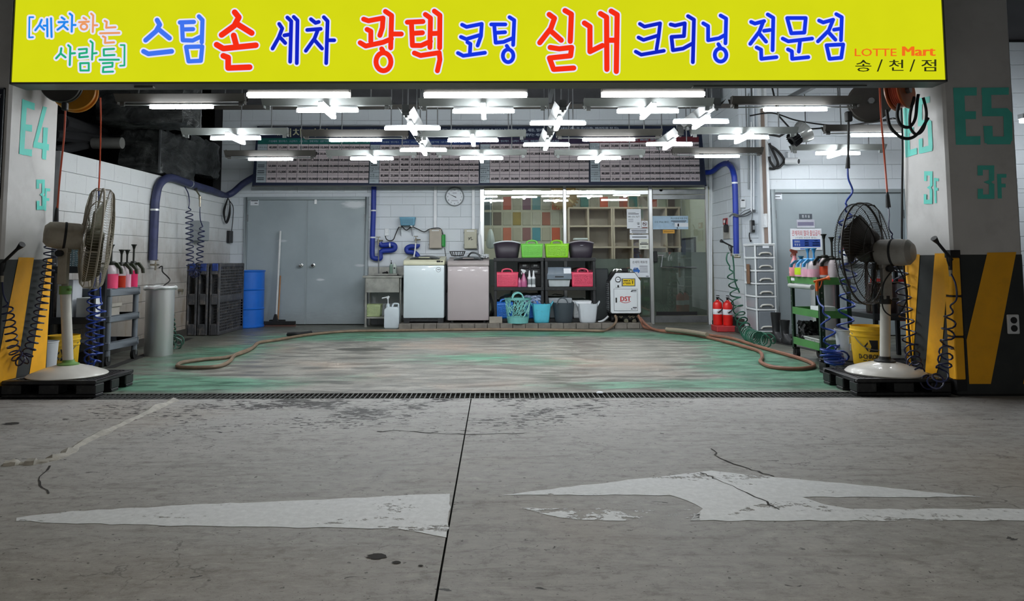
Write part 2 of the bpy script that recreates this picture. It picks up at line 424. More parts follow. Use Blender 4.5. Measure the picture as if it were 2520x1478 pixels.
def paint_mat(name, keep, vs):
    t = NT(name); n = t.noise(vs, 9, .72, dist=.5, stretch=(.45, 1.3, 1)); n2 = t.noise(30, 6, .7)
    f = t.math('ADD', t.math('MULTIPLY', n, .75), t.math('MULTIPLY', n2, .25))
    a = t.ramp(f, keep, keep + .03)
    t.bsdf(t.mix(t.ramp(n2, .35, .7), S('#cfd2d4'), S('#dfe2e4')), .55, 0, n2, .15, .004, .4, alpha=a)
    return t.m
def flat(name, pxs, m, z=.0015, parent=lane):
    q = [Vector((*gr(x, y).xy, z)) for x, y in pxs]; e = []
    for i in range(len(q)):
        a, c = q[i], q[(i + 1) % len(q)]; n = max(1, int((c - a).length / .05))
        for k in range(n): e.append(a.lerp(c, k / n) + Vector((random.uniform(-.006, .006), random.uniform(-.008, .008), 0)))
    return part(name, MB().poly(e), m, parent)
M_paint = paint_mat('road_paint', .405, 2.4); M_paintw = paint_mat('worn_road_paint', .515, 5)
flat('painted_arrow', [(1232, 1218), (1500, 1186), (1752, 1158), (1800, 1164), (2100, 1192), (2420, 1223), (1975, 1223), (2030, 1240), (2105, 1253), (2140, 1281), (1700, 1281), (1720, 1262), (1730, 1251), (1690, 1233), (1650, 1218)], M_paint)
flat('painted_line', [(2105, 1253), (2900, 1251), (2900, 1282), (2140, 1281)], M_paint)
flat('painted_line', [(40, 1274), (180, 1258), (480, 1242), (1110, 1214), (1100, 1322), (980, 1300), (540, 1296), (130, 1286), (40, 1282)], M_paint)
flat('painted_line', [(1280, 1250), (1730, 1250), (1720, 1282), (1400, 1280)], M_paintw)
# hand-made mortar seam and cracks in the lane
M_seam = mat('mortar_seam', '#b3afa5', .75, var=.25, vs=12, bump=.5, bs=40)
sp = spline([(*gr(x, y).xy, 0) for x, y in ((428, 986), (350, 1020), (270, 1058), (215, 1082), (160, 1118), (110, 1136), (60, 1140), (10, 1143))], 6)
b = MB(); b.tube([(p.x + random.uniform(-.01, .01), p.y, -.026) for p in sp], [random.uniform(.035, .055) for _ in sp], 8); part('mortar_seam', b, M_seam, lane)
M_crack = mat('crack_dark', '#2a2724', .9, var=.2)  # flat dark colour shared by the cracks and the oil stains
def crack(pxs, wd):
    p = [Vector((*gr(x, y).xy, .0022)) for x, y in pxs]; q = []
    for i in range(len(p) - 1):
        for k in range(5):
            a = p[i].lerp(p[i + 1], k / 5); q.append(a + Vector((random.uniform(-.012, .012), random.uniform(-.012, .012), 0)))
    b = MB(); q.append(p[-1])
    for i in range(len(q) - 1):
        d = (q[i + 1] - q[i]).normalized(); n = Vector((-d.y, d.x, 0)) * wd * random.uniform(.4, 1)
        b.poly([q[i] + n, q[i] - n, q[i + 1] - n, q[i + 1] + n])
    part('crack', b, M_crack, lane)
crack([(1752, 1105), (1768, 1128), (1840, 1152), (1905, 1172)], .006)
crack([(1728, 1163), (1765, 1180), (1860, 1222), (1918, 1254)], .005)
crack([(930, 1062), (975, 1058), (1050, 1065), (1145, 1068), (1290, 1066)], .006)
crack([(120, 1145), (95, 1180), (120, 1215)], .006)
for x, y, r in ((927, 1369, .035), (975, 1384, .016), (1035, 1392, .009), (28, 1042, .05)):
    p = gr(x, y); b = MB().poly([(p.x + r * (1 + .3 * math.sin(3 * k)) * math.cos(k * PI / 8), p.y + r * .8 * math.sin(k * PI / 8), .002) for k in range(16)]); part('oil_stain', b, M_crack, lane)

# bay floor and the drain that runs across its mouth
bay = struct('floor_bay', MB().box(-4.75, 6.32, -.15, 9, 18, 0), M_bay)
M_zinc = mat('galvanised_grate', '#7d7f7c', .45, .8, var=.3, vs=20)
XLd, XRd = -3.985, 3.68
struct('floor_edge', MB().box(-14, 6.06, -.15, XLd - .002, 6.32, -.0005).box(XRd + .002, 6.06, -.15, 14, 6.32, -.0005), M_lane)
dr = T('drain_grate', None, None, (0, 6.19, 0), kind='structure')
part('channel', MB().box(XLd, 6.06, -.16, XRd, 6.32, -.10), M_pit, dr)
part('frame', MB().box(XLd, 6.062, -.03, XRd, 6.076, .002).box(XLd, 6.304, -.03, XRd, 6.318, .002).box(XLd, 6.185, -.03, XRd, 6.19, -.004), M_zinc, dr)
b = MB()
for i in range(191): b.box(XLd + .01 + i * .04, 6.076, -.03, XLd + .016 + i * .04, 6.304, 0)
part('grate_bars', b, M_zinc, dr, kind='stuff')
lt = one('litter_scrap', MB().lathe([(.0, .012), (.02, .014), (.03, .006), (.0, .0)], (*gr(1476, 968).xy, .002), 7), M_paper, 'small white scrap lying on the drain grate', 'litter')
for k, (a, b_) in enumerate((((270, 905), (468, 832)), ((2036, 868), (1905, 842)))):
    p, q = gr(*a), gr(*b_); d = (q - p).normalized(); n = Vector((-d.y, d.x, 0)) * .05
    st = struct('trim_%d' % (k + 1), MB().poly([v + Vector((0, 0, .003)) for v in (p - n, p + n, q + n, q - n)]), mat('slot_drain', '#1d1c1a', .8, var=.3))

# block walls: every block its own piece over a recessed mortar backing
def block_mat(name, c, lo, grime):
    t = NT(name); x, y, z = t.xyz(); n = t.noise(1.6, 7, .65); f = t.noise(26, 6, .65)
    k = t.mix(t.ramp(n, .3, .7), S(c), tuple(q * .93 for q in S(c)))
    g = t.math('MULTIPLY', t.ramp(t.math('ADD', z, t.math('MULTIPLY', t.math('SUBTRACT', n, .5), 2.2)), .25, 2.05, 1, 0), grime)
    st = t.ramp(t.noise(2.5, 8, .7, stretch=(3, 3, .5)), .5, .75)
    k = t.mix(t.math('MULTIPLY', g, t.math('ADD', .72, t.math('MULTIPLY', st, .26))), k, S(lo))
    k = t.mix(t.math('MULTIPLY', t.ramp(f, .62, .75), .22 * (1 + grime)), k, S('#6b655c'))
    t.bsdf(k, .6, 0, f, .25, .006, .4); return t.m
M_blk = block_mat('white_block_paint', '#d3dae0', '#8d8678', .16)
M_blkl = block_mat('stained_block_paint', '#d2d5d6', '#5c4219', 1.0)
M_mortar = mat('mortar', '#b9bdc0', .9, var=.15)
def block_wall(name, p0, udir, L, z0, z1, m, holes=(), bl=.4, course=.209, zref=2.24, thick=.14, ndir=None, phase=0.0, gap=.0045):
    """wall whose face runs from p0 along udir; ndir points into the room"""
    p0 = Vector(p0); u = Vector(udir); nd = Vector(ndir); cache = {}
    root = T(name, None, None, (p0.x, p0.y, 0), kind='structure')
    # backing with openings: strips around holes
    zs = sorted({z0, z1, *[h[2] for h in holes], *[h[3] for h in holes]}); zs = [z for z in zs if z0 <= z <= z1]; b = MB()
    def slab(a, c, za, zb):
        A, B = p0 + u * a - nd * .012, p0 + u * c - nd * .012; C, D = B - nd * thick, A - nd * thick
        b.add([(*q.xy, za) for q in (A, B, C, D)] + [(*q.xy, zb) for q in (A, B, C, D)], [(0, 3, 2, 1), (4, 5, 6, 7), (0, 1, 5, 4), (1, 2, 6, 5), (2, 3, 7, 6), (3, 0, 4, 7)])
    def cuts(za, zb):
        segs = [(0, L)]
        for h in holes:
            if h[2] < zb - 1e-4 and h[3] > za + 1e-4:
                ns = []
                for s in segs:
                    if h[0] > s[0]: ns.append((s[0], min(s[1], h[0])))
                    if h[1] < s[1]: ns.append((max(s[0], h[1]), s[1]))
                segs = [s for s in ns if s[1] - s[0] > 1e-3]
        return segs
    for za, zb in zip(zs, zs[1:]):
        for s in cuts(za, zb): slab(*s, za, zb)
    part('backing', b, M_mortar, root)
    i0 = math.floor((z0 - zref) / course)
    for r in range(i0, math.ceil((z1 - zref) / course)):
        za, zb = max(z0, zref + r * course), min(z1, zref + (r + 1) * course)
        if zb - za < .02: continue
        hz = sorted({za, zb, *[h[k] for h in holes for k in (2, 3) if za + .02 < h[k] < zb - .02]})
        for ya, yb in zip(hz, hz[1:]):
            for s0, s1 in cuts(ya, yb):
                off = phase + (bl / 2 if r % 2 else 0); k = math.floor((s0 - off) / bl)
                while True:
                    a, c = max(s0, off + k * bl), min(s1, off + (k + 1) * bl); k += 1
                    if a >= s1 - 1e-3: break
                    if c - a < .012: continue
                    key = (round(c - a, 3), round(yb - ya, 3))
                    if key not in cache:
                        w_, h_ = c - a - gap * .35, yb - ya - gap; e = .0025
                        cache[key] = MB()
                        pr = lambda x, d, z: tuple(u * x + nd * d + Vector((0, 0, z)))
                        cache[key].add([pr(0, -.013, 0), pr(w_, -.013, 0), pr(w_, -.013, h_), pr(0, -.013, h_), pr(0, -e, 0), pr(w_, -e, 0), pr(w_, -e, h_), pr(0, -e, h_),
                                        pr(e, 0, e), pr(w_ - e, 0, e), pr(w_ - e, 0, h_ - e), pr(e, 0, h_ - e)],
                                       [(4, 5, 9, 8), (5, 6, 10, 9), (6, 7, 11, 10), (7, 4, 8, 11), (8, 9, 10, 11), (0, 1, 5, 4), (1, 2, 6, 5), (2, 3, 7, 6), (3, 0, 4, 7)])
                        cache[key] = cache[key].mesh('block', m)
                    q = u * (a + gap * .175) + nd * random.uniform(0, .002) + Vector((0, 0, ya + gap / 2))
                    link('block', cache[key], root, q)
    return root
YB = 12.85
D1 = (-4.30, -2.18)          # back double door opening
block_wall('wall_back', (-4.72, YB, 0), (1, 0, 0), 4.48, 0, 3.69, M_blk, [(D1[0] + 4.72, D1[1] + 4.72, -1, 2.17)], ndir=(0, -1, 0), phase=.12)
block_wall('wall_back_upper', (-.24, YB, 0), (1, 0, 0), 3.94, 2.33, 3.69, M_blk, ndir=(0, -1, 0), phase=.04)
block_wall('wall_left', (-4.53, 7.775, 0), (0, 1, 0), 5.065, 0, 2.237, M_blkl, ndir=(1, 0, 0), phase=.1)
block_wall('wall_right', (3.70, 12.84, 0), (0, -1, 0), 1.54, 0, 4.25, M_blk, ndir=(-1, 0, 0), phase=.05)
block_wall('wall_pier', (3.70, 11.30, 0), (1, 0, 0), .26, 0, 4.25, M_blk, ndir=(0, -1, 0), phase=.05)
struct('wall_pier_return', MB().box(3.945, 10.82, 0, 4.05, 11.33, 4.25), M_blk)
D2 = (3.965, 5.92)
block_wall('wall_door', (3.93, 10.8, 0), (1, 0, 0), 5.1, 0, 4.25, M_blk, [(D2[0] - 3.93, D2[1] - 3.93, -1, 2.09)], ndir=(0, -1, 0), phase=.2)
# what lies above and behind: slab, beams (the front one added), the unlit void beyond the low wall
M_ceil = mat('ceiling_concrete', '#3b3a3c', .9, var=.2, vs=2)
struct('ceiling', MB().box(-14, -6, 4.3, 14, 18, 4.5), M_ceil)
struct('ceiling_beam', MB().box(-4.72, 12.3, 3.69, 3.70, 12.99, 4.3), mat('beam_paint', '#4a4a4d', .85, var=.15))
struct('ceiling_beam', MB().box(-3.9, 6.15, 3.27, 3.6, 7.2, 4.3), M_ceil)  # unseen beam, added to stop bay light escaping above the sign
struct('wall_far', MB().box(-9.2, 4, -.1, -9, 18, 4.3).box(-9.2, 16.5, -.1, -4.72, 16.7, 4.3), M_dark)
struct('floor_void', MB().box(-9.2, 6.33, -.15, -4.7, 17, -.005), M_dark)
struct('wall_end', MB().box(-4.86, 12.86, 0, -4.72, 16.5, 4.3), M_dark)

# ------------------------------------------------------------------ pillars
M_pil = mat('pillar_paint', '#d2d1cf', .7, var=.1, vs=2, dirt=.12, bump=.15, bs=40)
M_kerbblk = mat('hazard_black', '#2d3131', .6, var=.2, vs=5, dirt=.15)
M_haz = mat('hazard_yellow', '#fbb414', .55, var=.08, vs=5, dirt=.12, dirtcol=(.25, .15, .03))
M_teal = mat('stencil_teal', '#5cd6c6', .6, var=.08)
XL, XR, YP = -3.99, 3.686, 6.10
def face_part(name, pts, m, parent, nrm, off=.003):
    n = Vector(nrm); return part(name, MB().poly([Vector(p) + n * off for p in pts]), m, parent)
pl = T('pillar_left', None, None, (-4.4, 6.4, 0), kind='structure')
part('shaft', MB().box(-4.75, YP, 0, XL, 6.78, 4.3), M_pil, pl, .02)
fl = lambda ox, oy, sc: (lambda x, y: onx(ox + x / sc, oy + y / sc, XL) + Vector((.003, 0, 0)))
z4 = onx(60, 633, XL).z
part('hazard_band', MB().box(-4.753, YP - .003, 0, XL + .002, 6.783, z4), M_kerbblk, pl, .02)
f1 = fl(0, 600, 3.695)
for pg in ([165, 122, 305, 125, 130, 1270, -60, 1300, 10, 900], [430, 130, 470, 135, 405, 1200, 255, 1230]):
    part('hazard_stripe', MB().poly([f1(x, y) + Vector((.002, 0, 0)) for x, y in pairs(pg)]), M_haz, pl)
f2 = fl(0, 200, 3.519)
pr_ = ff_ = None
def letters(parent, fn, groups, m):
    for wd, pts in groups:
        b = MB(); stroke(b, pairs(pts), wd, fn, 4); part('stencil_letter', b, m, parent)
def bars(parent, fn, rects, m):
    b = MB(); nrm = Vector((1, 0, 0)) if fn is f2 else Vector((0, -1, 0)) if parent is pr_ and fn is ff_ else Vector((-1, 0, 0))
    for i, r in enumerate(rects): b.poly([fn(*q) + nrm * (.0005 * i) for q in (((r[0], r[1]), (r[2], r[1]), (r[2], r[3]), (r[0], r[3])) if len(r) == 4 else pairs(r))])
    part('stencil_letter', b, m, parent)
bars(pl, f2, [[190, 152, 232, 168, 205, 640, 162, 628], [192, 155, 298, 190, 296, 250, 190, 215], [180, 368, 275, 378, 273, 438, 178, 418], [165, 580, 273, 590, 272, 650, 163, 628]], M_teal)
bars(pl, f2, [[370, 215, 405, 225, 322, 530, 285, 550], [288, 520, 422, 545, 420, 600, 285, 572], [372, 398, 412, 402, 395, 680, 360, 670]], M_teal)
def d3(fn, x0, y0, x1, y1, w_):
    wy = (y1 - y0) * .13; ym = (y0 + y1) / 2
    return [[x0, y0, x1, y0, x1, y0 + wy, x0, y0 + wy], [x0, y0, x0 + w_, y0, x0 + w_, y0 + wy * 2.3, x0, y0 + wy * 2.3], [x1 - w_, y0, x1, y0, x1, ym - wy * .4, x1 - w_, ym - wy * .4],
            [x1 - w_, ym - wy * .5, x1, ym - wy * .5, x1 - w_ * .6, ym, x0 + w_ * 1.1, ym], [x0 + w_ * 1.1, ym, x1 - w_ * .6, ym, x1, ym + wy * .5, x1 - w_, ym + wy * .5],
            [x1 - w_, ym + wy * .4, x1, ym + wy * .4, x1, y1, x1 - w_, y1], [x0, y1 - wy, x1, y1 - wy, x1, y1, x0, y1], [x0, y1 - wy * 2.3, x0 + w_, y1 - wy * 2.3, x0 + w_, y1, x0, y1]]
bars(pl, f2, d3(f2, 312, 850, 384, 1112, 24), M_teal)
bars(pl, f2, [[390, 925, 404, 925, 396, 1120, 382, 1120], [390, 925, 432, 928, 431, 952, 389, 950], [388, 1008, 424, 1012, 423, 1036, 387, 1032]], M_teal)
# right pillar: lit return with a faded stencil, dark face towards the lane
pr_ = T('pillar_right', None, None, (4.0, 6.4, 0), kind='structure')
part('shaft', MB().box(XR, YP, 0, 4.265, 6.765, 4.3), M_pil, pr_, .02)
z5 = onx(2280, 622, XR).z
part('hazard_band', MB().box(XR - .002, YP - .003, 0, 4.268, 6.768, z5), M_kerbblk, pr_, .02)
fr_ = lambda ox, oy, sc: (lambda x, y: onx(ox + x / sc, oy + y / sc, XR) - Vector((.003, 0, 0)))
ff_ = lambda x, y: at(x, y, YP) - Vector((0, .003, 0))
g1 = fr_(2180, 580, 3.518)
for pg in ([172, 158, 300, 160, 235, 1150, 185, 1150], [430, 152, 528, 150, 530, 480, 490, 1010, 440, 1210, 345, 1190]):
    part('hazard_stripe', MB().poly([g1(x, y) - Vector((.003, 0, 0)) for x, y in pairs(pg)]), M_haz, pr_)
fp = lambda x, y: at(2180 + x / 3.518, 580 + y / 3.518, YP) - Vector((0, .006, 0))
for pg in ([875, 145, 1125, 140, 905, 1280, 718, 1280, 695, 900], [1197, 1205, 1210, 1120, 1210, 1280, 1185, 1280]):
    part('hazard_stripe', MB().poly([Vector((min(fp(x, y).x, 4.264), YP - .006, fp(x, y).z)) for x, y in pairs(pg)]), M_haz, pr_)
g2 = fr_(1780, 200, 4.5)
bars(pr_, g2, [[1995, 300, 2050, 300, 2075, 830, 2022, 845], [1995, 300, 2090, 280, 2090, 345, 1998, 365], [2030, 520, 2110, 505, 2112, 565, 2032, 585], [2022, 775, 2148, 735, 2150, 805, 2025, 845]], M_teal)
bars(pr_, g2, [[2160, 190, 2290, 165, 2290, 235, 2160, 265], [2160, 190, 2205, 185, 2205, 490, 2160, 500], [2160, 440, 2270, 415, 2310, 470, 2160, 500], [2265, 415, 2310, 440, 2325, 740, 2280, 770], [2170, 740, 2320, 700, 2320, 770, 2190, 800], [2170, 640, 2212, 630, 2214, 795, 2172, 800]], M_teal)
g3 = fr_(1980, 400, 2.463)
bars(pr_, g3, d3(g3, 727, 52, 778, 250, 16), M_teal)
bars(pr_, g3, [[785, 92, 797, 92, 803, 245, 791, 245], [785, 92, 815, 95, 815, 112, 786, 112], [788, 150, 812, 152, 812, 170, 789, 168]], M_teal)
M_teald = M_teal
bars(pr_, ff_, [[2345, 216, 2372, 216, 2378, 356, 2352, 356], [2345, 216, 2403, 215, 2403, 235, 2346, 236], [2350, 274, 2401, 274, 2401, 293, 2351, 293], [2352, 336, 2412, 335, 2412, 356, 2353, 356]], M_teald)
bars(pr_, ff_, [[2415, 216, 2482, 215, 2482, 233, 2415, 234], [2416, 216, 2438, 216, 2440, 286, 2417, 286], [2416, 267, 2478, 266, 2490, 278, 2490, 286, 2417, 286], [2468, 266, 2490, 278, 2491, 346, 2470, 354], [2420, 336, 2491, 336, 2486, 355, 2428, 355], [2419, 310, 2441, 310, 2443, 354, 2422, 352]], M_teald)
bars(pr_, ff_, d3(ff_, 2405, 407, 2446, 489, 13), M_teald)
bars(pr_, ff_, [[2453, 428, 2463, 428, 2465, 488, 2455, 488], [2453, 428, 2476, 428, 2476, 437, 2453, 437], [2454, 452, 2474, 452, 2474, 461, 2454, 461]], M_teald)
# rubber corner guard in yellow and black lengths
zb_ = [at(2355, y, YP - .03).z for y in (634, 726, 731, 826, 831, 934)]
for i in range(3):
    z1_, z0_ = zb_[2 * i], zb_[2 * i + 1]
    b = MB().box(XR - .028, YP - .028, z0_, XR + .05, YP - .002, z1_).box(XR - .028, YP - .002, z0_, XR - .004, YP + .07, z1_)
    part('corner_guard', b, M_haz, pr_, .006)
part('corner_guard_core', MB().box(XR - .02, YP - .02, .05, XR + .06, YP - .001, z5 + .02).box(XR - .02, YP - .001, .05, XR - .003, YP + .06, z5 + .02), M_rubber, pr_)
sk = T('wall_socket', 'white double power socket on the dark front of the right pillar', 'socket', tuple(at(2491, 797, YP - .004)))
p = at(2491, 797, YP - .004)
part('plate', MB().cbox((p.x, p.y - .01, p.z), (.095, .02, .155)), M_white, sk, .006)
for dz in (.032, -.032): part('outlet', MB().cyl((p.x, p.y - .024, p.z + dz), (p.x, p.y - .018, p.z + dz), .026, n=20), M_black, sk)
# price poster on the other pillar's face
p0, p1 = at(-40, 490, YP), at(15, 217, YP)
po = T('price_poster', 'navy price poster with a white table, on the front of the left pillar', 'poster', (p1.x - .15, YP - .01, p0.z))
part('panel', MB().box(p1.x - .3, YP - .014, p0.z, p1.x, YP - .002, p1.z), mat('poster_navy', '#10162a', .5), po)
part('frame', MB().box(p1.x - .3, YP - .02, p0.z, p1.x, YP - .002, p0.z + .012).box(p1.x - .3, YP - .02, p1.z - .012, p1.x, YP - .002, p1.z).box(p1.x - .008, YP - .02, p0.z, p1.x, YP - .002, p1.z), M_steel2, po)
b = MB()
for i in range(5): b.box(p1.x - .29, YP - .016, p1.z - .235 - i * .085, p1.x - .05, YP - .0145, p1.z - .155 - i * .085)
part('table', b, M_paper, po)
b = MB(); textc(b, '★', p1.x - .045, YP - .017, p1.z - .06, .045); part('star', b, M_paper, po)
b = MB()
for i in range(5): textc(b, ('8,000', '0,000', '0,000', '5,000', '0,000')[i], p1.x - .09, YP - .018, p1.z - .195 - i * .085, .035)
part('price', b, M_ink, po)

# ------------------------------------------------------------------ doors
def door_paint():
    t = NT('grey_door_paint'); x, y, z = t.xyz(); n = t.noise(1.5, 5); f = t.noise(18, 8, .75, stretch=(.5, 1, 2))
    k = t.mix(t.ramp(n, .3, .7), S('#939ea3'), S('#9ea9ae'))
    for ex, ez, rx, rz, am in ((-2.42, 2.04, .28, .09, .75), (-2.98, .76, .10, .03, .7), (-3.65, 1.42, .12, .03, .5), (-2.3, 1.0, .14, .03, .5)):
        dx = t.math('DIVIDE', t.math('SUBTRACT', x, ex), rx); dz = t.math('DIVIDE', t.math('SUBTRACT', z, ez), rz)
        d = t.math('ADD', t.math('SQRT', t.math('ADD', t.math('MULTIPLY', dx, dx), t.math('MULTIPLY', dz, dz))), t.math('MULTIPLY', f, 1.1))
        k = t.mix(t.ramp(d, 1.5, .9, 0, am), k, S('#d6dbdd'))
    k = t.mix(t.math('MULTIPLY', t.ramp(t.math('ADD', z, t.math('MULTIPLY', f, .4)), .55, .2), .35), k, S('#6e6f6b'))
    t.bsdf(k, .45, 0, f, .1, .003, .45); return t.m
M_door = door_paint()
M_doorf = mat('grey_door_frame', '#98a2a6', .5, var=.06)
def double_door(name, x0, x1, xm, y, z1, knobs):
    r = T(name, None, None, ((x0 + x1) / 2, y, 0), kind='structure'); t_ = .05
    part('door_frame', MB().box(x0, y - .025, 0, x0 + t_, y + .12, z1).box(x1 - t_, y - .025, 0, x1, y + .12, z1).box(x0 + t_, y - .025, z1 - t_, x1 - t_, y + .12, z1), M_doorf, r, .004)
    a = part('door_leaf', MB().box(x0 + t_ + .004, y + .005, .012, xm - .003, y + .05, z1 - t_ - .004), M_door, r, .003)
    c = part('door_leaf', MB().box(xm + .003, y + .005, .012, x1 - t_ - .004, y + .05, z1 - t_ - .004), M_door, r, .003)
    part('meeting_strip', MB().box(xm - .018, y - .003, .012, xm + .004, y + .004, z1 - t_ - .004), M_doorf, r)
    part('backing', MB().box(x0 - .02, y + .1, 0, x1 + .02, y + .14, z1 + .02), M_dark, r)
    for o, kx, m in ((a, knobs[0], M_chrome), (c, knobs[1], M_rubber)) if knobs else ():
        b = MB().lathe([(.034, 0), (.034, .008), (.014, .014), (.013, .035), (.028, .045), (.031, .06), (.024, .072), (0, .075)], n=20, M=Matrix.Translation((kx, y + .004, knobs[2])) @ Matrix.Rotation(PI / 2, 4, 'X'))
        k = part('door_knob', b, M_chrome, o)
        if m is M_rubber: part('lock_face', MB().cyl((kx, y - .074, knobs[2]), (kx, y - .068, knobs[2]), .02), M_rubber, o)
    for hz in (.3, z1 - .42):
        for hx in (x0 + t_, x1 - t_): part('hinge', MB().box(hx - .014, y - .012, hz, hx + .014, y + .006, hz + .12), M_steel2, r)
    return r
xm1 = at(755, 640, YB).x
d1 = double_door('door_1', D1[0], D1[1], xm1, YB - .01, 2.17, (xm1 - .09, xm1 + .115, 1.0))
p = at(626, 498, YB - .02)
st1 = T('door_sticker', 'small white paper label at the top left of the double door', 'label', tuple(p))
part('sheet', MB().cbox((p.x, YB - .008, p.z), (.14, .004, .1)), M_paper, st1)
b = MB(); b.box(p.x - .06, YB - .0115, p.z + .022, p.x + .06, YB - .0105, p.z + .038); b.box(p.x + .0, YB - .0115, p.z - .02, p.x + .05, YB - .0105, p.z - .005); part('print', b, M_inkg, st1)
p = at(777, 492, YB - .02)
part('door_stay', MB().box(p.x - .02, YB - .03, p.z - .07, p.x + .02, YB - .006, p.z + .02).box(p.x - .008, YB - .032, p.z - .03, p.x + .008, YB - .03, p.z + .012), M_steel, d1, .003)
xm2 = at(2068, 600, 10.8).x
d2 = double_door('door_2', D2[0], D2[1], xm2, 10.79, 2.09, None)
def wall_sheet(name, label, cat, px0, py0, px1, py1, Y, m, lines=(), off=.004):
    a, c = at(px0, py1, Y), at(px1, py0, Y); r = T(name, label, cat, ((a.x + c.x) / 2, Y, a.z))
    part('sheet', MB().box(a.x, Y - off, a.z, c.x, Y, c.z), m, r)
    by = {}
    for s, x0, y0, x1, y1, mm in lines:      # fractions of the sheet, y downwards
        b = by.setdefault(mm.name, (MB(), mm))[0]; X = lambda f: a.x + (c.x - a.x) * f; Z = lambda f: c.z + (a.z - c.z) * f
        if s is None: b.poly([(X(x0), Y - off - .001, Z(y1)), (X(x1), Y - off - .001, Z(y1)), (X(x1), Y - off - .001, Z(y0)), (X(x0), Y - off - .001, Z(y0))])
        else: text(b, s, (X(x0), Y - off - .002, Z(y1)), (X(x1), Y - off - .002, Z(y1)), (0, 0, Z(y0) - Z(y1)))
    for k, (b, mm) in by.items(): part('print', b, mm, r)
    return r
YD = 10.79
wall_sheet('door_plate', 'dark grey room plate with white Korean letters on the right-hand grey door', 'sign', 1967, 526, 1998, 538, YD, mat('plate_dark', '#4c545c', .5), [('펌 프 실', .2, .2, .8, .8, M_paper)])
wall_sheet('door_notice', 'grey notice strip under the dark plate on the right-hand grey door', 'notice', 1961, 540, 2004, 560, YD, mat('notice_grey', '#b9bac6', .6), [(None, .05, .3, .95, .75, mat('ink_violet', '#7d7a94', .8)), (None, .0, .9, 1, 1, M_paper)])
wall_sheet('warning_notice', 'white no-entry notice with red heading and blue box on the right-hand grey door', 'notice', 1946, 562, 2021, 615, YD, M_paper,
           [('관계자외 절대 출입금지', .05, .08, .95, .34, mat('ink_red', '#c8323c', .8)), ('(시설팀 승인후 출입)', .16, .39, .82, .47, M_inkg), (None, .06, .5, .95, .86, mat('notice_blue', '#24489c', .7)),
            ('롯데마트', .12, .56, .3, .66, M_white), ('행 동 실', .12, .7, .3, .8, M_white), (None, .45, .56, .58, .59, M_white), (None, .75, .56, .88, .59, M_white), (None, .45, .65, .58, .69, M_white), (None, .7, .65, .93, .69, M_white), (None, .45, .75, .58, .79, M_white), (None, .7, .75, .93, .79, M_white), (None, .3, .92, .55, .97, mat('ink_blue2', '#3e68b4', .7))])
p = at(1911, 484, YD)
wall_sheet('door_sticker', 'small white label under the hinge of the right-hand grey door', 'label', 1900, 476, 1924, 492, YD, M_paper, [(None, .06, .06, .94, .16, M_inkg), (None, .06, .84, .94, .94, M_inkg), (None, .2, .42, .8, .56, M_inkg)])
# vertical rails beside door_2
tr = T('trim_3', None, None, (3.93, 10.9, 0), kind='structure')
part('rail', MB().box(3.915, 10.775, .09, 3.945, 10.82, 4.25), M_white, tr, .004)
part('rail', MB().box(3.905, 11.0, .09, 3.944, 11.06, 4.25), M_white, tr, .004)
part('infill', MB().box(3.918, 10.825, .09, 3.929, 10.98, 3.3), mat('brown_rail', '#8d7b70', .6), tr)
p = onx(1886, 542, 3.9); part('latch', MB().box(3.895, 10.83, p.z - .1, 3.93, 10.99, p.z + .1).box(3.89, 10.87, p.z - .07, 3.9, 10.95, p.z + .07), M_white, tr, .006)
# kerb on the right under drawers and pipes
kb = struct('trim_4', MB().box(3.58, 10.5, 0, 3.93, 12.6, .085).box(3.93, 10.55, 0, 4.6, 10.8, .03), mat('kerb_black', '#34322f', .8, var=.3, dirt=.3), .01)
for n_, bx in (('baseboard_right', (3.685, 11.3, .085, 3.70, 12.8, .2)), ('baseboard_left', (-4.53, 7.8, 0, -4.505, 12.84, .1))): struct(n_, MB().box(*bx), mat('skirting_black', '#3a3732', .7, var=.3))
# ================================================================== GLAZED OFFICE
YG = 12.80
M_tileset = {}
def tilem(c): return mat('tile_' + c.strip('#'), c, .6, var=.1, dirt=.1)
M_owall = mat('office_wall', '#c4bfae', .7, var=.06)
struct('wall_office_back', MB().box(-.6, 15.35, 0, 4.3, 15.45, 2.7), M_owall)
struct('wall_office_left', MB().box(-.34, 12.99, 0, -.24, 15.35, 2.7), M_owall)
struct('wall_office_right', MB().box(3.66, 12.86, 0, 3.76, 15.35, 2.7), mat('office_wall_green', '#9a9c8c', .7, var=.06))
struct('ceiling_office', MB().box(-.34, 12.86, 2.62, 3.76, 15.45, 2.69), M_owall)
ow = bpy.data.objects['wall_office_back']
YT = 15.35
def tile(px, py, c, w_=20, h_=32):
    a = at(px, py, YT); hw, hh = w_ / 2 / 120.5, h_ / 2 / 120.5
    k = 'tile' + c
    if k not in M_tileset: M_tileset[k] = MB().box(-hw, -.02, -hh, hw, 0, hh).mesh('decor_tile', tilem(c), .004)
    link('decor_tile', M_tileset[k], ow, (a.x, YT, a.z))
for i, c in enumerate(('#4a5f68', '#8e887a', '#b4503a', '#a9a493', '#70465a', '#5c8a90', '#aaa594', '#c0663e')): tile(1200 + 24 * i, 500, c)
for i, c in enumerate(('#4f5a5a', '#6a5a4e', '#b2ad9c', '#9a8238', '#b0ab9a', '#b8b4a6', '#9a5a44', '#b8b4a6', '#8c8c74')): tile(1200 + 24 * i, 538, c)
for i, c in enumerate(('#b0a898', '#aaa594', '#c46a4c', '#b3ab98', '#8a5a58', '#4a90a0', '#b3ab98', '#d25a2e', '#8d8b76')): tile(1200 + 24 * i, 576, c)
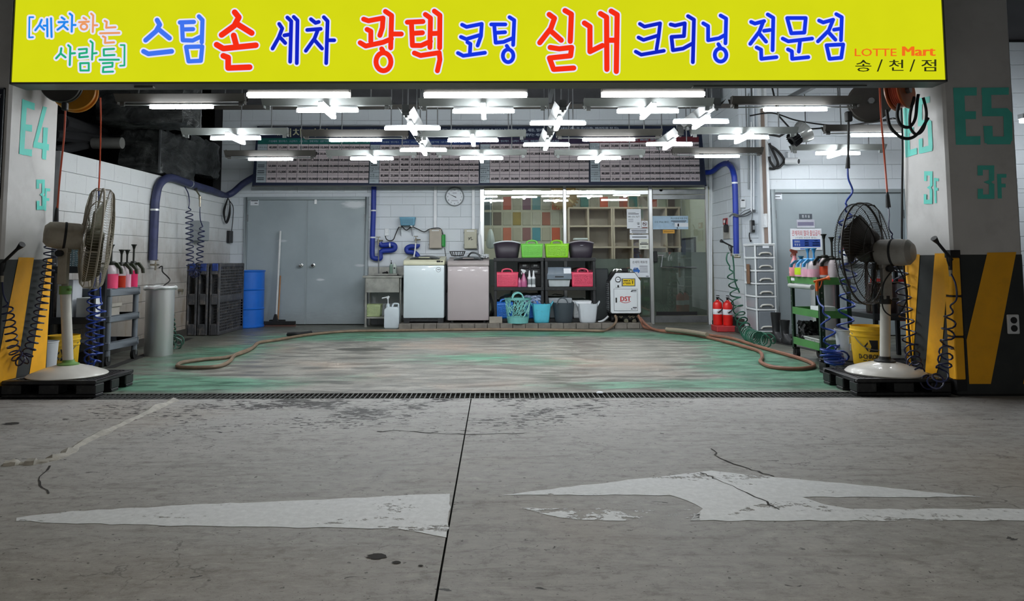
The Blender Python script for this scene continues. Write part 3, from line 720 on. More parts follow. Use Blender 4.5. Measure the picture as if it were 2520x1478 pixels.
for i, c in enumerate(('#4c8c84', '#a49c8c', '#d8582f', '#b2ab9a', '#a05040', '#3c7a78', '#90857a', '#b4583e', '#9aa08a', '#5a463c')): tile(1438 + 24 * i, 498, c, 20, 28)
# pigeon-hole cabinet
M_cab = mat('beige_cabinet', '#bfae9c', .6, var=.07); M_cabd = mat('beige_cabinet_back', '#bdaea2', .65, var=.08)
c0, c1 = at(1400, 641, 14.85), at(1712, 511, 14.85)
cabt = T('pigeonhole_cabinet', 'beige pigeonhole cabinet seen through the office glass', 'cabinet', ((c0.x + c1.x) / 2, 14.85, .0))
b = MB(); cols = [1400, 1448, 1506, 1511, 1556, 1598, 1640, 1672, 1710]
for x in cols: a = at(x, 560, 14.85); b.box(a.x - .017, 14.85, .0, a.x + .017, 15.32, c1.z)
part('upright', b, M_cab, cabt)
b = MB()
for y in (511, 556, 608, 640, 690): a = at(1500, y, 14.85); b.box(c0.x, 14.852, a.z - .016, c1.x, 15.31, a.z + .016)
part('shelf', b, M_cab, cabt)
part('back_panel', MB().box(c0.x, 15.31, 0, c1.x, 15.33, c1.z), M_cabd, cabt)
# cog-wheel wall ornament
g = at(1388, 481, 15.1)
pg = []
for i in range(28):
    for k, r in ((0, .265), (.45, .265), (.5, .31), (.95, .31)): a = 2 * PI * (i + k) / 28; pg.append((g.x + r * math.cos(a), g.z + r * math.sin(a)))
gear = T('gear_ornament', 'brown wooden cogwheel ornament behind the office glass', 'ornament', (g.x, 15.1, g.z - .3))
part('cog_ring', MB().prism(pg, 15.06, 15.1), mat('brown_wood', '#8a6a34', .6, var=.2, vs=20), gear)
b = MB()
for a in (-40, -90, -140, 30, 150, 90): b.cbox((g.x + .17 * math.cos(math.radians(a)), 15.055, g.z + .17 * math.sin(math.radians(a))), (.035, .012, .13), Matrix.Translation((g.x + .17 * math.cos(math.radians(a)), 15.055, g.z + .17 * math.sin(math.radians(a)))) @ Matrix.Rotation(-math.radians(a + 90), 4, 'Y') @ Matrix.Translation((-(g.x + .17 * math.cos(math.radians(a))), -15.055, -(g.z + .17 * math.sin(math.radians(a))))))
part('slot', b, mat('light_wood', '#c9b184', .6), gear)
# desk things glimpsed inside
p = at(1428, 588, 14.2)
dk = T('office_desk', 'white office desk behind the shelves and the glass', 'desk', (.7, 14.1, 0))
part('desk_top', MB().box(-.15, 13.75, .98, 1.6, 14.4, 1.02), M_white, dk)
for x in (-.1, 1.55):
    for y in (13.8, 14.35): part('leg', MB().box(x - .02, y - .02, 0, x + .02, y + .02, .98), M_steel2, dk)
tyt = T('paper_tray', 'white stacked paper tray on the office desk behind the glass', 'tray', (p.x, 14.2, 1.02))
for i in range(5): part('tray', MB().box(p.x - .12, 14.05, 1.12 + i * .085, p.x + .12, 14.35, 1.15 + i * .085), M_white, tyt)
part('carton', MB().box(p.x - .13, 14.03, 1.02, p.x + .27, 14.36, 1.11), M_paper, tyt)
p = at(1207, 585, 13.6)
bag = MB(); bag.tube([(p.x, 13.6, 1.62), (p.x, 13.6, 2.62)], .004, 5)
bag.lathe([(.02, .36), (.05, .30), (.07, .2), (.09, .08), (.06, .02), (0, 0)], (p.x, 13.6, 1.28), 9)
one('plastic_bag', bag, mat('clear_film', '#c9ced0', .35), 'crumpled clear plastic bag hanging at the left end of the office window', 'bag')
pc = at(1696, 610, 15.0)
pic = T('framed_notice', 'dark framed notice on the office wall seen through the glass door', 'frame', (3.64, 14.2, 1.0))
q0, q1 = onx(1681, 640, 3.655), onx(1712, 583, 3.655)
part('frame', MB().box(3.63, q1.y, .95, 3.655, q0.y, q1.z), M_black, pic); part('sheet', MB().box(3.627, q1.y + .05, .97, 3.64, q0.y - .05, q1.z - .04), M_inkg, pic)
ol = T('office_light', 'slim lamp on the office ceiling behind the glass door', 'lamp', (2.6, 13.6, 2.5))
part('housing', MB().box(2.0, 13.55, 2.57, 3.2, 13.67, 2.615), M_white, ol); part('tube', MB().box(2.02, 13.58, 2.54, 3.18, 13.64, 2.57), emit('office_tube', (.95, 1, .98), 60), ol)
ol2 = T('office_light', 'extra lamp added on the office ceiling to brighten the tiles behind the cogwheel window', 'lamp', (.6, 13.6, 2.5))
part('housing', MB().box(0, 13.55, 2.57, 1.2, 13.67, 2.615), M_white, ol2); part('tube', MB().box(.02, 13.58, 2.54, 1.18, 13.64, 2.57), emit('office_tube', (.95, 1, .98), 60), ol2)  # second office lamp, added to brighten the tiles on the left
# glass, frame, frosted film
def thin_glass():
    t = NT('window_glass'); tr = t.n('ShaderNodeBsdfTransparent'); tr.inputs[0].default_value = (.88, .92, .9, 1)
    gl = t.n('ShaderNodeBsdfGlossy'); gl.inputs['Roughness'].default_value = .015; gl.inputs[0].default_value = (1, 1, 1, 1)
    fr = t.n('ShaderNodeFresnel'); fr.inputs[0].default_value = 1.55
    b = t.n('ShaderNodeBump'); b.inputs['Strength'].default_value = .03; b.inputs['Distance'].default_value = .02; t.l(t.noise(1.2, 2), b.inputs['Height']); t.l(b.outputs[0], gl.inputs['Normal'])
    f = t.math('MULTIPLY', fr.outputs[0], 2.0, clamp=True)
    mx = t.n('ShaderNodeMixShader'); t.l(f, mx.inputs[0]); t.l(tr.outputs[0], mx.inputs[1]); t.l(gl.outputs[0], mx.inputs[2]); t.l(mx.outputs[0], t.out.inputs[0]); return t.m
def film():
    t = NT('grey_window_film'); tr = t.n('ShaderNodeBsdfTransparent'); tr.inputs[0].default_value = (.45, .46, .43, 1)
    p = t.n('ShaderNodeBsdfPrincipled'); n = t.noise(1.4, 6, .6)
    t.l(t.mix(t.ramp(n, .35, .7), S('#7c8079'), S('#8e928a')), p.inputs['Base Color']); p.inputs['Roughness'].default_value = .22; p.inputs['Specular IOR Level'].default_value = .7
    mx = t.n('ShaderNodeMixShader'); mx.inputs[0].default_value = .94; t.l(tr.outputs[0], mx.inputs[1]); t.l(p.outputs[0], mx.inputs[2]); t.l(mx.outputs[0], t.out.inputs[0]); return t.m
M_glass, M_film = thin_glass(), film()
X_ = lambda px, y=600: at(px, y, YG).x
Z_ = lambda py, x=1400: at(x, py, YG).z
win = T('window_1', None, None, (.9, YG, .085), kind='structure')
ztop, zr0, zr1 = 2.34, Z_(479), Z_(469)
for a, c in ((1181, 1192), (1386, 1394), (1597, 1606)): part('mullion', MB().box(X_(a), YG - .05, .0, X_(c), YG + .03, ztop), M_steel, win, .006)
for a, c in ((1192, 1386), (1394, 1597)):
    part('transom_rail', MB().box(X_(a), YG - .035, zr0, X_(c), YG + .02, zr1), M_steel, win, .004)
    part('transom_pane', MB().box(X_(a), YG - .006, zr1, X_(c), YG, ztop - .03), M_glass, win)
    part('pane', MB().box(X_(a), YG - .006, .12, X_(c), YG, zr0), M_glass, win)
    zf = Z_(637)
    part('window_film', MB().box(X_(a), YG + .001, .12, X_(c), YG + .003, zf), M_film, win)
    part('sill_rail', MB().box(X_(a), YG - .03, .0, X_(c), YG + .02, .12), M_steel2, win, .004)
part('head_rail', MB().box(X_(1192), YG - .03, ztop - .03, X_(1742), YG + .02, ztop), M_steel2, win)
dg = T('door_3', None, None, (X_(1672), YG, 0), kind='structure')
dx0, dx1 = X_(1607), X_(1737)
part('door_post', MB().box(X_(1737), YG - .05, 0, X_(1744), YG + .03, ztop), M_steel, dg, .005)
part('door_head', MB().box(dx0, YG - .03, zr0, dx1, YG + .02, zr1 + .02), M_steel2, dg, .004)
part('transom_pane', MB().box(dx0, YG - .006, zr1 + .02, dx1, YG, ztop - .03), M_glass, dg)
lf = part('door_leaf', MB().box(dx0 + .005, YG - .008, .15, dx1 - .005, YG, Z_(491)), M_glass, dg)
part('top_rail', MB().box(dx0 + .005, YG - .022, Z_(491), dx1 - .005, YG + .014, Z_(480)), M_steel2, lf, .003)
part('bottom_rail', MB().box(dx0 + .005, YG - .022, .03, dx1 - .005, YG + .014, .14), M_steel2, lf, .003)
part('brush_strip', MB().box(dx0 + .03, YG - .012, .15, dx0 + .72, YG - .009, .21), M_rubber, lf)
part('door_film', MB().box(dx0 + .005, YG + .001, .15, dx1 - .005, YG + .003, Z_(621)), M_film, lf)
p = at(1612, 631, YG - .03); part('lock_box', MB().cbox((p.x, YG - .035, p.z), (.07, .05, .18)), M_black, lf, .008)
a, c, e, f_ = (at(*q, YG - .09) for q in ((1619, 628), (1630, 628), (1627, 657), (1714, 658)))
b = MB().tube([(a.x, YG - .03, a.z), a, (c.x + .02, c.y, c.z)], .014, 8).tube([c, e], .012, 8).tube([e, f_, (f_.x, YG - .01, f_.z)], .012, 8)
part('door_handle', b, M_chrome, lf)
p = at(1615, 467, YG - .03); part('closer_pivot', MB().cyl((p.x + .08, YG - .03, p.z), (p.x + .08, YG - .022, p.z), .028, n=16), M_white, lf)
# sheets stuck on the glass
YS = YG - .012
lines = lambda rows, m=M_inkg: [(None, a, b, c, d, m) for a, b, c, d in rows]
wall_sheet('phone_notice', 'white notice with a phone number in bold, on the office window', 'notice', 1543, 514, 1577, 562, YS, M_paper,
           [('080-335-7677', .08, .35, .9, .44, M_ink), (None, .1, .18, .62, .2, M_inkg), (None, .1, .24, .85, .27, M_ink), ('☎', .7, .68, .9, .8, M_ink), (None, .75, .9, .92, .93, M_ink)] + lines([(.1, .5 + .05 * i, .45, .515 + .05 * i) for i in range(4)]))
ns = wall_sheet('no_smoking_sign', 'small no-smoking sign on the office window', 'sign', 1579, 543, 1594, 562, YS, M_paper, [(None, .08, .82, .92, .96, mat('notice_rust', '#8f5a50', .7))])
p = at(1586.5, 550.5, YS - .006); b = MB(); b.tube([(p.x + .032 * math.cos(k * PI / 10), p.y, p.z + .032 * math.sin(k * PI / 10)) for k in range(20)], .004, 5, True); b.tube([(p.x - .022, p.y, p.z + .022), (p.x + .022, p.y, p.z - .022)], .004, 5); b.box(p.x - .026, p.y, p.z - .006, p.x + .02, p.y + .002, p.z + .006)
part('ring', b, mat('sign_brown', '#5c3a36', .6), ns)
wall_sheet('paper_strip', 'upper white text strip under the notices on the office window', 'notice', 1550, 563, 1595, 574, YS, M_paper, lines([(.08, .25, .9, .4), (.1, .6, .88, .75)], M_ink))
wall_sheet('paper_strip', 'lower white text strip on the office window', 'notice', 1550, 577, 1596, 589, YS - .004, M_paper, lines([(.12, .4, .9, .6)]))
wall_sheet('paper_card', 'pale card below the text strips on the office window', 'notice', 1573, 588, 1596, 613, YS - .008, mat('paper_cream', '#d9dccf', .7), lines([(.2, .3, .85, .36), (.25, .75, .75, .8)]) + [(None, .08, .44, .95, .54, M_ink)])
cp = wall_sheet('hand_wash_poster', 'white hand-wash poster with a blue car behind the steam machine', 'poster', 1551, 635, 1598, 682, YS, M_paper,
                [('손세차 제휴점', .12, .13, .88, .27, M_ink), (None, .8, .93, .95, .96, M_ink)] + lines([(.48, .4 + .1 * i, .9, .43 + .1 * i) for i in range(4)]))
f = lambda x, y: at(1551 + 47 * x, 635 + 47 * y, YS - .007)
b = MB(); b.poly([f(*q) for q in ((.2, .5), (.4, .5), (.45, .6), (.5, .62), (.5, .72), (.1, .72), (.1, .62), (.15, .6))]); b.poly([f(*q) for q in ((.14, .72), (.2, .72), (.2, .78), (.14, .78))]); b.poly([f(*q) for q in ((.4, .72), (.46, .72), (.46, .78), (.4, .78))])
part('car_picture', b, mat('car_blue', '#3272c8', .6), cp)
b = MB(); b.poly([f(*q) for q in ((.23, .53), (.37, .53), (.41, .6), (.19, .6))]); part('windscreen', b, M_paper, cp)
wall_sheet('door_banner', 'pale blue banner with a phone number on the glass door', 'notice', 1606, 531, 1693, 564, YS - .012, mat('pale_blue_card', '#a9c3d8', .6),
           [('010 3966 0832', .06, .38, .45, .52, mat('ink_slate', '#43505c', .8)), ('재난지원금 사용 안내', .51, .11, .97, .24, M_ink), (None, .52, .35, .95, .4, M_ink), (None, .58, .44, .92, .48, M_inkg), ('17', .56, .56, .62, .68, M_inkg), (None, .62, .52, 1.0, .82, M_paper), (None, .7, .58, .74, .8, M_inkb), (None, .68, .86, .71, .94, M_ink)])
wall_sheet('door_label', 'small orange-yellow label below the banner on the glass door', 'label', 1631, 565, 1660, 574, YS, mat('amber_card', '#c9963c', .6), lines([(.1, .4, .9, .6)], mat('ink_amber', '#9a7024', .8)))
# kerb of paving bricks under the machines
M_brick = mat('kerb_brick', '#77726a', .8, var=.25, vs=9, dirt=.3, bump=.4, bs=50)
kbk = T('brick_kerb', 'low kerb of grey paving bricks along the back wall', 'kerb', (.5, 12.1, 0))
xs = at(981, 800, 12.0).x; n = 20; xw = (at(1606, 800, 12.0).x - xs) / n; bm = MB().box(0, 0, 0, xw - .006, .115, .085).mesh('brick', M_brick, .006)
for i in range(n): link('brick', bm, kbk, (xs + i * xw - .5, 11.99 - 12.1 + random.uniform(-.004, .004), random.uniform(-.004, .002)))
part('kerb_fill', MB().box(xs, 12.11, .0, xs + n * xw, 12.74, .082), mat('kerb_screed', '#5c5851', .85, var=.25, dirt=.3), kbk)
one('loose_block', MB().box(at(1204, 790, 12.1).x, 12.04, .085, at(1236, 790, 12.1).x, 12.16, .185), mat('pale_block', '#9a9388', .85, var=.2, bump=.4), 'pale loose concrete block on the kerb beside the pinkish washer', 'block', bev=.006)

# ================================================================== ILLUMINATED SIGN
YF = 5.88
s0, s1 = at(25, 206, YF), at(2330, 200, YF); ztp = at(1200, -6, YF).z; zb0 = (s0.z + s1.z) / 2
sign = T('shop_sign', 'long illuminated yellow sign with blue and red Korean lettering over the bay', 'sign', ((s0.x + s1.x) / 2, YF + .1, zb0))
M_alu = mat('aluminium_frame', '#606260', .5, .3, var=.1)
part('face_panel', MB().box(s0.x + .012, YF, zb0 + .012, s1.x - .012, YF + .01, ztp), emit('sign_yellow', (.67, .70, .008), SIGN_STRENGTH), sign)
b = MB().box(s0.x, YF - .012, zb0 - .006, s1.x, YF + .20, zb0 + .010).box(s0.x, YF - .012, ztp, s1.x, YF + .2, ztp + .02).box(s0.x, YF - .012, zb0, s0.x + .012, YF + .2, ztp).box(s1.x - .012, YF - .012, zb0, s1.x, YF + .2, ztp)
part('frame', b, M_alu, sign)
part('back_panel', MB().box(s0.x + .012, YF + .17, zb0, s1.x - .012, YF + .19, ztp), M_alu, sign)
part('cable_entry', MB().box(-2.9, YF + .06, zb0 - .02, -2.75, YF + .1, zb0 - .006).box(1.6, YF + .1, zb0 - .014, 3.0, YF + .16, zb0 - .006), M_alu, sign)
E_halo = emit('sign_white', (.78, .78, .95), 1, False)
EM = {k: emit('sign_' + k, c, 1, False) for k, c in dict(sky=(.02, .25, .85), azure=(.055, .18, .88), orange=(.84, .33, .13), green=(.02, .42, .20), red=(.92, .028, .008), navy=(.006, .018, .55), royal=(.008, .035, .75), letter_orange=(.90, .16, .015), black=(.03, .035, .008)).items()}
def glyph(cols, wd, ox, polys, halo=22, sc=2.93):
    for off, wx, m, nm in ((.0015, halo, E_halo, 'letter_outline'), (.003, 0, EM[cols], 'letter')):
        b = MB(); fn = lambda x, y: at(ox + x / sc, y / sc, YF - off)
        for p in polys: stroke(b, p if isinstance(p[0], tuple) else pairs(p), wd + wx, fn, 12)
        part(nm, b, m, sign)
H1 = 26
glyph('sky', 13, 0, [[240, 124, 212, 124, 210, 270, 238, 268]], H1)
glyph('sky', 16, 0, [[300, 143, 285, 180, 255, 218], [285, 180, 318, 213], [315, 185, 340, 185], [340, 138, 342, 262], [368, 132, 372, 266]], H1)
glyph('sky', 16, 0, [[445, 126, 465, 140], [422, 160, 487, 158], [468, 162, 455, 185, 415, 214], [457, 185, 488, 212], [503, 98, 520, 112, 517, 228], [520, 180, 544, 180]], H1)
glyph('orange', 15, 0, [[602, 128, 622, 140], [570, 160, 640, 156], ell(605, 192, 23, 21), [657, 98, 672, 112, 669, 230], [672, 182, 700, 182]], H1)
glyph('orange', 15, 0, [[755, 150, 770, 158, 766, 200, 832, 196], [722, 240, 860, 237], [742, 262, 760, 270, 757, 309, 822, 305]], H1)
glyph('green', 16, 0, [[442, 348, 437, 385, 405, 420], [437, 385, 472, 413], [492, 326, 507, 340, 503, 468], [505, 386, 540, 383]], H1)
glyph('green', 15, 0, [[568, 356, 626, 352, 625, 380, 573, 386, 572, 413, 634, 408], [652, 296, 668, 310, 664, 430], [668, 386, 697, 382], [578, 456, 640, 454, 640, 508, 580, 508, 578, 456]], H1)
glyph('green', 15, 0, [[822, 352, 748, 356, 749, 400, 826, 396], [718, 431, 857, 430], [742, 456, 812, 452, 810, 480, 745, 485, 742, 519, 815, 516]], H1)
glyph('green', 13, 0, [[870, 325, 898, 325, 897, 472, 866, 474]], H1)
glyph('azure', 35, 0, [[1133, 145, 1152, 178, 1125, 225, 1050, 290], [1140, 208, 1222, 275], [1035, 370, 1070, 388, 1238, 370]])
glyph('azure', 31, 0, [[1297, 162, 1398, 158], [1328, 212, 1392, 210], [1312, 165, 1318, 290, 1390, 292, 1452, 262], [1434, 118, 1460, 145, 1455, 305], [1342, 338, 1360, 442, 1448, 438, 1458, 335, 1342, 338]])
glyph('red', 42, 0, [[1692, 88, 1722, 125, 1690, 185, 1598, 252], [1705, 170, 1815, 238], [1685, 255, 1702, 320], [1562, 322, 1610, 350, 1845, 326], [1610, 402, 1645, 415, 1645, 490, 1800, 484]])
glyph('navy', 28, 0, [[2013, 172, 2035, 205, 2010, 270, 1965, 350], [2015, 265, 2057, 310], [2050, 255, 2090, 248], [2072, 126, 2100, 152, 2092, 445], [2118, 122, 2145, 148, 2140, 455]])
glyph('navy', 28, 0, [[2242, 138, 2275, 165, 2298, 158], [2215, 216, 2312, 208], [2292, 215, 2268, 278, 2205, 366], [2265, 285, 2322, 350], [2335, 124, 2362, 152, 2352, 455], [2362, 290, 2410, 290]])
glyph('red', 36, 830, [[190, 138, 225, 150, 330, 130, 325, 200, 307, 255], [215, 212, 242, 225, 242, 300], [165, 308, 205, 332, 330, 305, 390, 280], [347, 82, 392, 112, 385, 345], [395, 245, 462, 245], ell(333, 445, 54, 65), [320, 352, 336, 378]])
glyph('red', 36, 830, [[505, 160, 618, 155], [555, 240, 614, 236], [535, 168, 542, 328, 605, 328, 672, 298], [635, 104, 672, 130, 668, 342], [680, 242, 725, 240], [700, 80, 740, 110, 738, 345], [556, 382, 600, 400, 735, 380, 740, 430, 722, 510]])
glyph('royal', 28, 830, [[900, 178, 932, 194, 1042, 172, 1036, 260, 1012, 328], [892, 266, 930, 282, 1030, 252], [938, 304, 960, 316, 956, 390], [870, 382, 908, 402, 1065, 380]])
glyph('royal', 28, 830, [[1110, 176, 1212, 176], [1150, 236, 1210, 232], [1132, 182, 1142, 308, 1200, 302, 1262, 276], [1242, 124, 1276, 146, 1268, 324], ell(1232, 402, 38, 46), [1222, 330, 1236, 352]])
glyph('red', 38, 830, [[1528, 104, 1566, 132, 1540, 205, 1460, 308], [1545, 228, 1615, 290], [1642, 76, 1688, 102, 1680, 298], [1535, 342, 1600, 352, 1690, 342, 1682, 402, 1530, 418, 1560, 500, 1705, 490]])
glyph('red', 38, 830, [[1782, 166, 1822, 192, 1822, 372, 1912, 328], [1898, 98, 1942, 124, 1944, 500], [1950, 290, 2000, 290], [1975, 80, 2018, 106, 2012, 515]])
glyph('navy', 27, 830, [[2182, 172, 2215, 192, 2328, 168, 2316, 270, 2302, 356], [2172, 270, 2208, 288, 2312, 256], [2152, 372, 2192, 394, 2355, 366]])
glyph('navy', 28, 1660, [[-28, 176, 4, 184, 74, 168, 68, 260, -22, 266, -12, 362, 62, 350, 128, 314], [97, 116, 140, 142, 132, 448]])
glyph('royal', 28, 1660, [[207, 168, 242, 188, 242, 290, 320, 276, 364, 252], [332, 112, 372, 134, 367, 312], ell(332, 396, 42, 48), [316, 318, 332, 344]])
glyph('royal', 28, 1660, [[552, 158, 580, 170, 646, 152], [638, 160, 612, 228, 546, 316], [608, 238, 660, 300], [645, 222, 690, 216], [672, 104, 712, 128, 707, 362], [592, 342, 624, 358, 626, 424, 735, 412]])
glyph('royal', 28, 1660, [[812, 130, 842, 240, 936, 235, 946, 130, 812, 130], [780, 278, 820, 298, 992, 278], [905, 292, 896, 372], [818, 356, 846, 370, 848, 424, 965, 412]])
glyph('royal', 28, 1660, [[1042, 148, 1072, 162, 1144, 142], [1140, 150, 1112, 220, 1034, 298], [1106, 228, 1160, 286], [1150, 214, 1190, 208], [1166, 102, 1206, 124, 1200, 290], [1096, 326, 1118, 424, 1202, 416, 1216, 320, 1096, 326]])
def stext(s, x0, y0, x1, y1, m, bold=0):
    a, c, d = (at(1660 + x / 2.93, y / 2.93, YF - .002) for x, y in ((x0, y1), (x1, y1), (x0, y0)))
    part('letter', text(MB(), s, a, c, d - a, bold=bold), EM[m], sign)
stext('LOTTE', 1300, 350, 1600, 405, 'letter_orange', .004); stext('Mart', 1645, 335, 1878, 403, 'letter_orange', .022)
stext('송', 1305, 432, 1418, 516, 'black', .012); stext('/', 1458, 428, 1502, 516, 'black'); stext('천', 1547, 430, 1650, 510, 'black', .012); stext('/', 1694, 428, 1736, 516, 'black'); stext('점', 1780, 428, 1886, 514, 'black', .012)

# ================================================================== PRICE BOARD (leans out at its foot)
bz0, bz1, by0, by1 = 2.34, 3.42, 12.46, 12.76
bn = Vector((0, -(bz1 - bz0), -(by0 - by1))).normalized(); bp = Vector((0, by0, bz0))
if bn.y > 0: bn = -bn
def BP(px, py, off=0.0):
    r = ray(px, py); q = bp + bn * off; return O + r * ((q - O).dot(bn) / r.dot(bn))
M_navy = mat('board_navy', '#232c44', .5, var=.1)
board = T('price_board', 'wide navy price board with four tables of car wash prices', 'sign', (-.25, 12.6, bz0))
def bplate(name, pxs, m, off0, off1, parent=board):
    b = MB(); n = len(pxs); b.add([BP(x, y, off1) for x, y in pxs] + [BP(x, y, off0) for x, y in pxs], [tuple(range(n)), tuple(range(n, 2 * n))[::-1]] + [(i, n + i, n + (i + 1) % n, (i + 1) % n) for i in range(n)])
    return part(name, b, m, parent)
bplate('backing', [(621, 456), (1737, 455), (1724, 310), (634, 312)], M_navy, -.03, .0)
for pg in ([(621, 459), (1738, 458), (1738, 455), (621, 456)], [(634, 312), (1724, 310), (1724, 308), (634, 310)]): bplate('frame', pg, M_alu, -.03, .02)
for pg in ([(620, 459), (625, 459), (638, 310), (633, 310)], [(1734, 458), (1739, 458), (1725, 308), (1721, 308)]): bplate('frame', pg, M_navy, -.03, .02)
def bt(b, s, x0, y0, x1, y1, off=.006):
    a, c, d = BP(x0, y1, off), BP(x1, y1, off), BP(x0, y0, off); text(b, s, a, c, d - a, bold=.35 / max(x1 - x0, 4) if y1 - y0 > 4.5 else 0)
b = MB(); bt(b, '★', 681, 320, 691, 334); bt(b, '세차 가격표', 693, 316, 836, 337); bt(b, '★', 839, 320, 850, 334)
part('title', b, mat('title_cream', '#c9c9a8', .7), board)
b = MB(); bt(b, '※ 귀중품은 고객', 889, 317, 962, 326); bt(b, '니다/ 세차시 추가비용이 발생할 수 있습니다(외부: 타르, 새똥, 벌레', 1084, 316, 1336, 325); bt(b, '내부: 과도한 흙(모래), 반려동물 털 등)', 1381, 312, 1522, 321); bt(b, '내부는 세차', 1292, 328, 1334, 335); bt(b, '☎', 1640, 323, 1651, 330)
part('notice', b, mat('notice_white', '#aab6c4', .7), board)
SD = '별도상담'
K = lambda s: [v + ',000' if v.isdigit() else v for v in s.split()]
PAN = [
 ([(634.5, 340), (911, 340), (906.3, 450), (629.5, 449)], '#1f6a64', [340, 354.6, 370.5, 386, 401, 415, 430, 449],
  [('스파크, 모닝', K('40 15 30 30 100 110 90 300 350 300')), ('', K('45 15 30 30 105 120 100 320 400 330')), ('', K('45 15 30 30 105 130 110 330 400 330')), ('', K('50 15 30 30 110 140 120 340 450 350')), ('', K('55 15 30 30 115 150 130 350 480 380')), ('', K('60 15 30 30 120 155 135 355 500 380'))]),
 ([(912, 343), (1179.5, 343), (1178, 451.5), (908.5, 451)], '#2b3f78', [343, 356, 372, 386, 398.3, 411.5, 424.5, 439.5, 451.3],
  [('코나, 스토닉/니로, QM3', K('50 20 40 35 130 150 130 340 450 350')), ('', K('55 20 40 35 130 150 130 350 480 380')), ('', K('60 20 40 35 135 155 135 355 500 380')), ('', K('65 20 40 35 140 160 140 360 530 400')), ('쏘렌토, 렉스턴/G4', K('70 20 40 35 145 170 150 370 550 400')), ('카니발/렉스턴스포츠', K('85 25 50 35 170 180 160 380 별도상담 별도상담')), ('스타렉스', K('110 25 50 35 195 210 190 410 별도상담 별도상담'))]),
 ([(1182, 340), (1450, 339), (1449, 449.5), (1181, 450.5)], '#352a46', [340, 354.5, 370, 387.5, 409, 429.5, 450],
  [('미니, 푸조-208', K('45 15 30 30 100 120 100 300 300 350')), ('', K('50 15 30 30 105 130 110 320 400 330')), ('벤츠-C/아우디-A4.5', K('50 15 30 30 110 140 120 340 450 350')), ('BMW-5/아우디-A6/벤츠-E', K('55 15 30 30 115 150 130 350 480 380')), ('BMW-7/아우디-A7.8/벤츠-S', K('60 15 30 30 120 155 135 355 500 380'))]),
 ([(1451, 338), (1719.5, 336), (1723, 446), (1453.5, 447.5)], '#6e2732', [338, 351.5, 366.5, 384.5, 399, 419, 434.5, 447],
  [('레인지로버/푸조-2008', K('55 20 40 35 130 150 130 350 500 400')), ('', K('60 20 40 35 135 155 135 355 500 400')), ('', K('65 20 40 35 140 160 140 360 530 400')), ('', K('75 20 40 35 150 170 150 370 550 400')), ('디스커버리/익스플로러', K('80 25 50 35 165 180 160 380 600 450')), ('에스컬레이드', K('100 25 50 35 185 200 180 400 별도상담 별도상담'))])]
M_cell = mat('price_cell', '#d6cace', .7, var=.05); M_cellk = mat('price_key_cell', '#b3c0c8', .7, var=.05)
for qd, hc, ys, rows in PAN:
    tl, tr, br_, bl = qd
    def Q(u, y):
        v = (y - tl[1]) / (bl[1] - tl[1]); return (tl[0] + (bl[0] - tl[0]) * v) * (1 - u) + (tr[0] + (br_[0] - tr[0]) * v) * u, y + u * ((tr[1] - tl[1]) * (1 - v) + (br_[1] - bl[1]) * v)
    us = [0, .089] + [.089 + .0911 * i for i in range(1, 11)]
    pn = bplate('price_table', [Q(0, ys[-1]), Q(1, ys[-1]), Q(1, ys[1]), Q(0, ys[1])], M_cell, .0005, .003)
    bplate('key_column', [Q(0, ys[-1]), Q(us[1], ys[-1]), Q(us[1], ys[1]), Q(0, ys[1])], M_cellk, .003, .0036, pn)
    bplate('table_header', [Q(0, ys[1]), Q(1, ys[1]), Q(1, ys[0]), Q(0, ys[0])], mat('header_' + hc.strip('#'), hc, .6), .0005, .003, pn)
    b = MB()
    for y in ys[1:]: b.poly([BP(*Q(0, y - .35), .0042), BP(*Q(1, y - .35), .0042), BP(*Q(1, y + .35), .0042), BP(*Q(0, y + .35), .0042)])
    for u in us: b.poly([BP(*Q(u - .0016, ys[1]), .0042), BP(*Q(u + .0016, ys[1]), .0042), BP(*Q(u + .0016, ys[-1]), .0042), BP(*Q(u - .0016, ys[-1]), .0042)])
    part('ruling', b, M_inkg, pn)
    b = MB(); hb = MB()
    for i, (lab, vals) in enumerate(rows):
        ya, yb = ys[i + 1], ys[i + 2]; ym = (ya + yb) / 2
        for j, v in enumerate(vals):
            k = .16 if len(v) < 7 else .02; x0, y0 = Q(us[j + 1] + .0911 * k, ym); x1, _ = Q(us[j + 2] - .0911 * (.08 if len(v) < 7 else .02), ym); h = 3.1
            bt(b, v, x0, y0 - h, x1, y0 + h + (.6 if ',' in v else 0))
        ls = [q for q in lab.split('/') if q]
        for j, q in enumerate(ls):
            yc = ym + (j - (len(ls) - 1) / 2) * 5; x0, y0 = Q(.006, yc); wd = min(.08, .013 * len(q)); x1, _ = Q(.006 + wd, yc); bt(hb, q, x0, y0 - 1.9, x1, y0 + 1.9)
        if not ls:
            for dy in (-2.2, 2.2):
                x0, y0 = Q(.01, ym + dy); x1, _ = Q(.07, ym + dy); hb.poly([BP(x0, y0 + .8, .006), BP(x1, y0 + .8, .006), BP(x1, y0 - .8, .006), BP(x0, y0 - .8, .006)])
    part('price', b, M_ink, pn); part('key_text', hb, M_ink, pn)
    b = MB()
    for j, q in enumerate(('스팀세차', '발수왁스', '고급왁스', '시트', '실내크리닝', '광택', '코팅')):
        x0, y0 = Q(us[j + 1] + .008, (ys[0] + ys[1]) / 2); x1, _ = Q(us[j + 2] - .008, ys[0]); bt(b, q, x0, y0 - 2.6, x1, y0 + 2.6)
    part('header_text', b, mat('header_ink', '#8fa3b4', .7), pn)

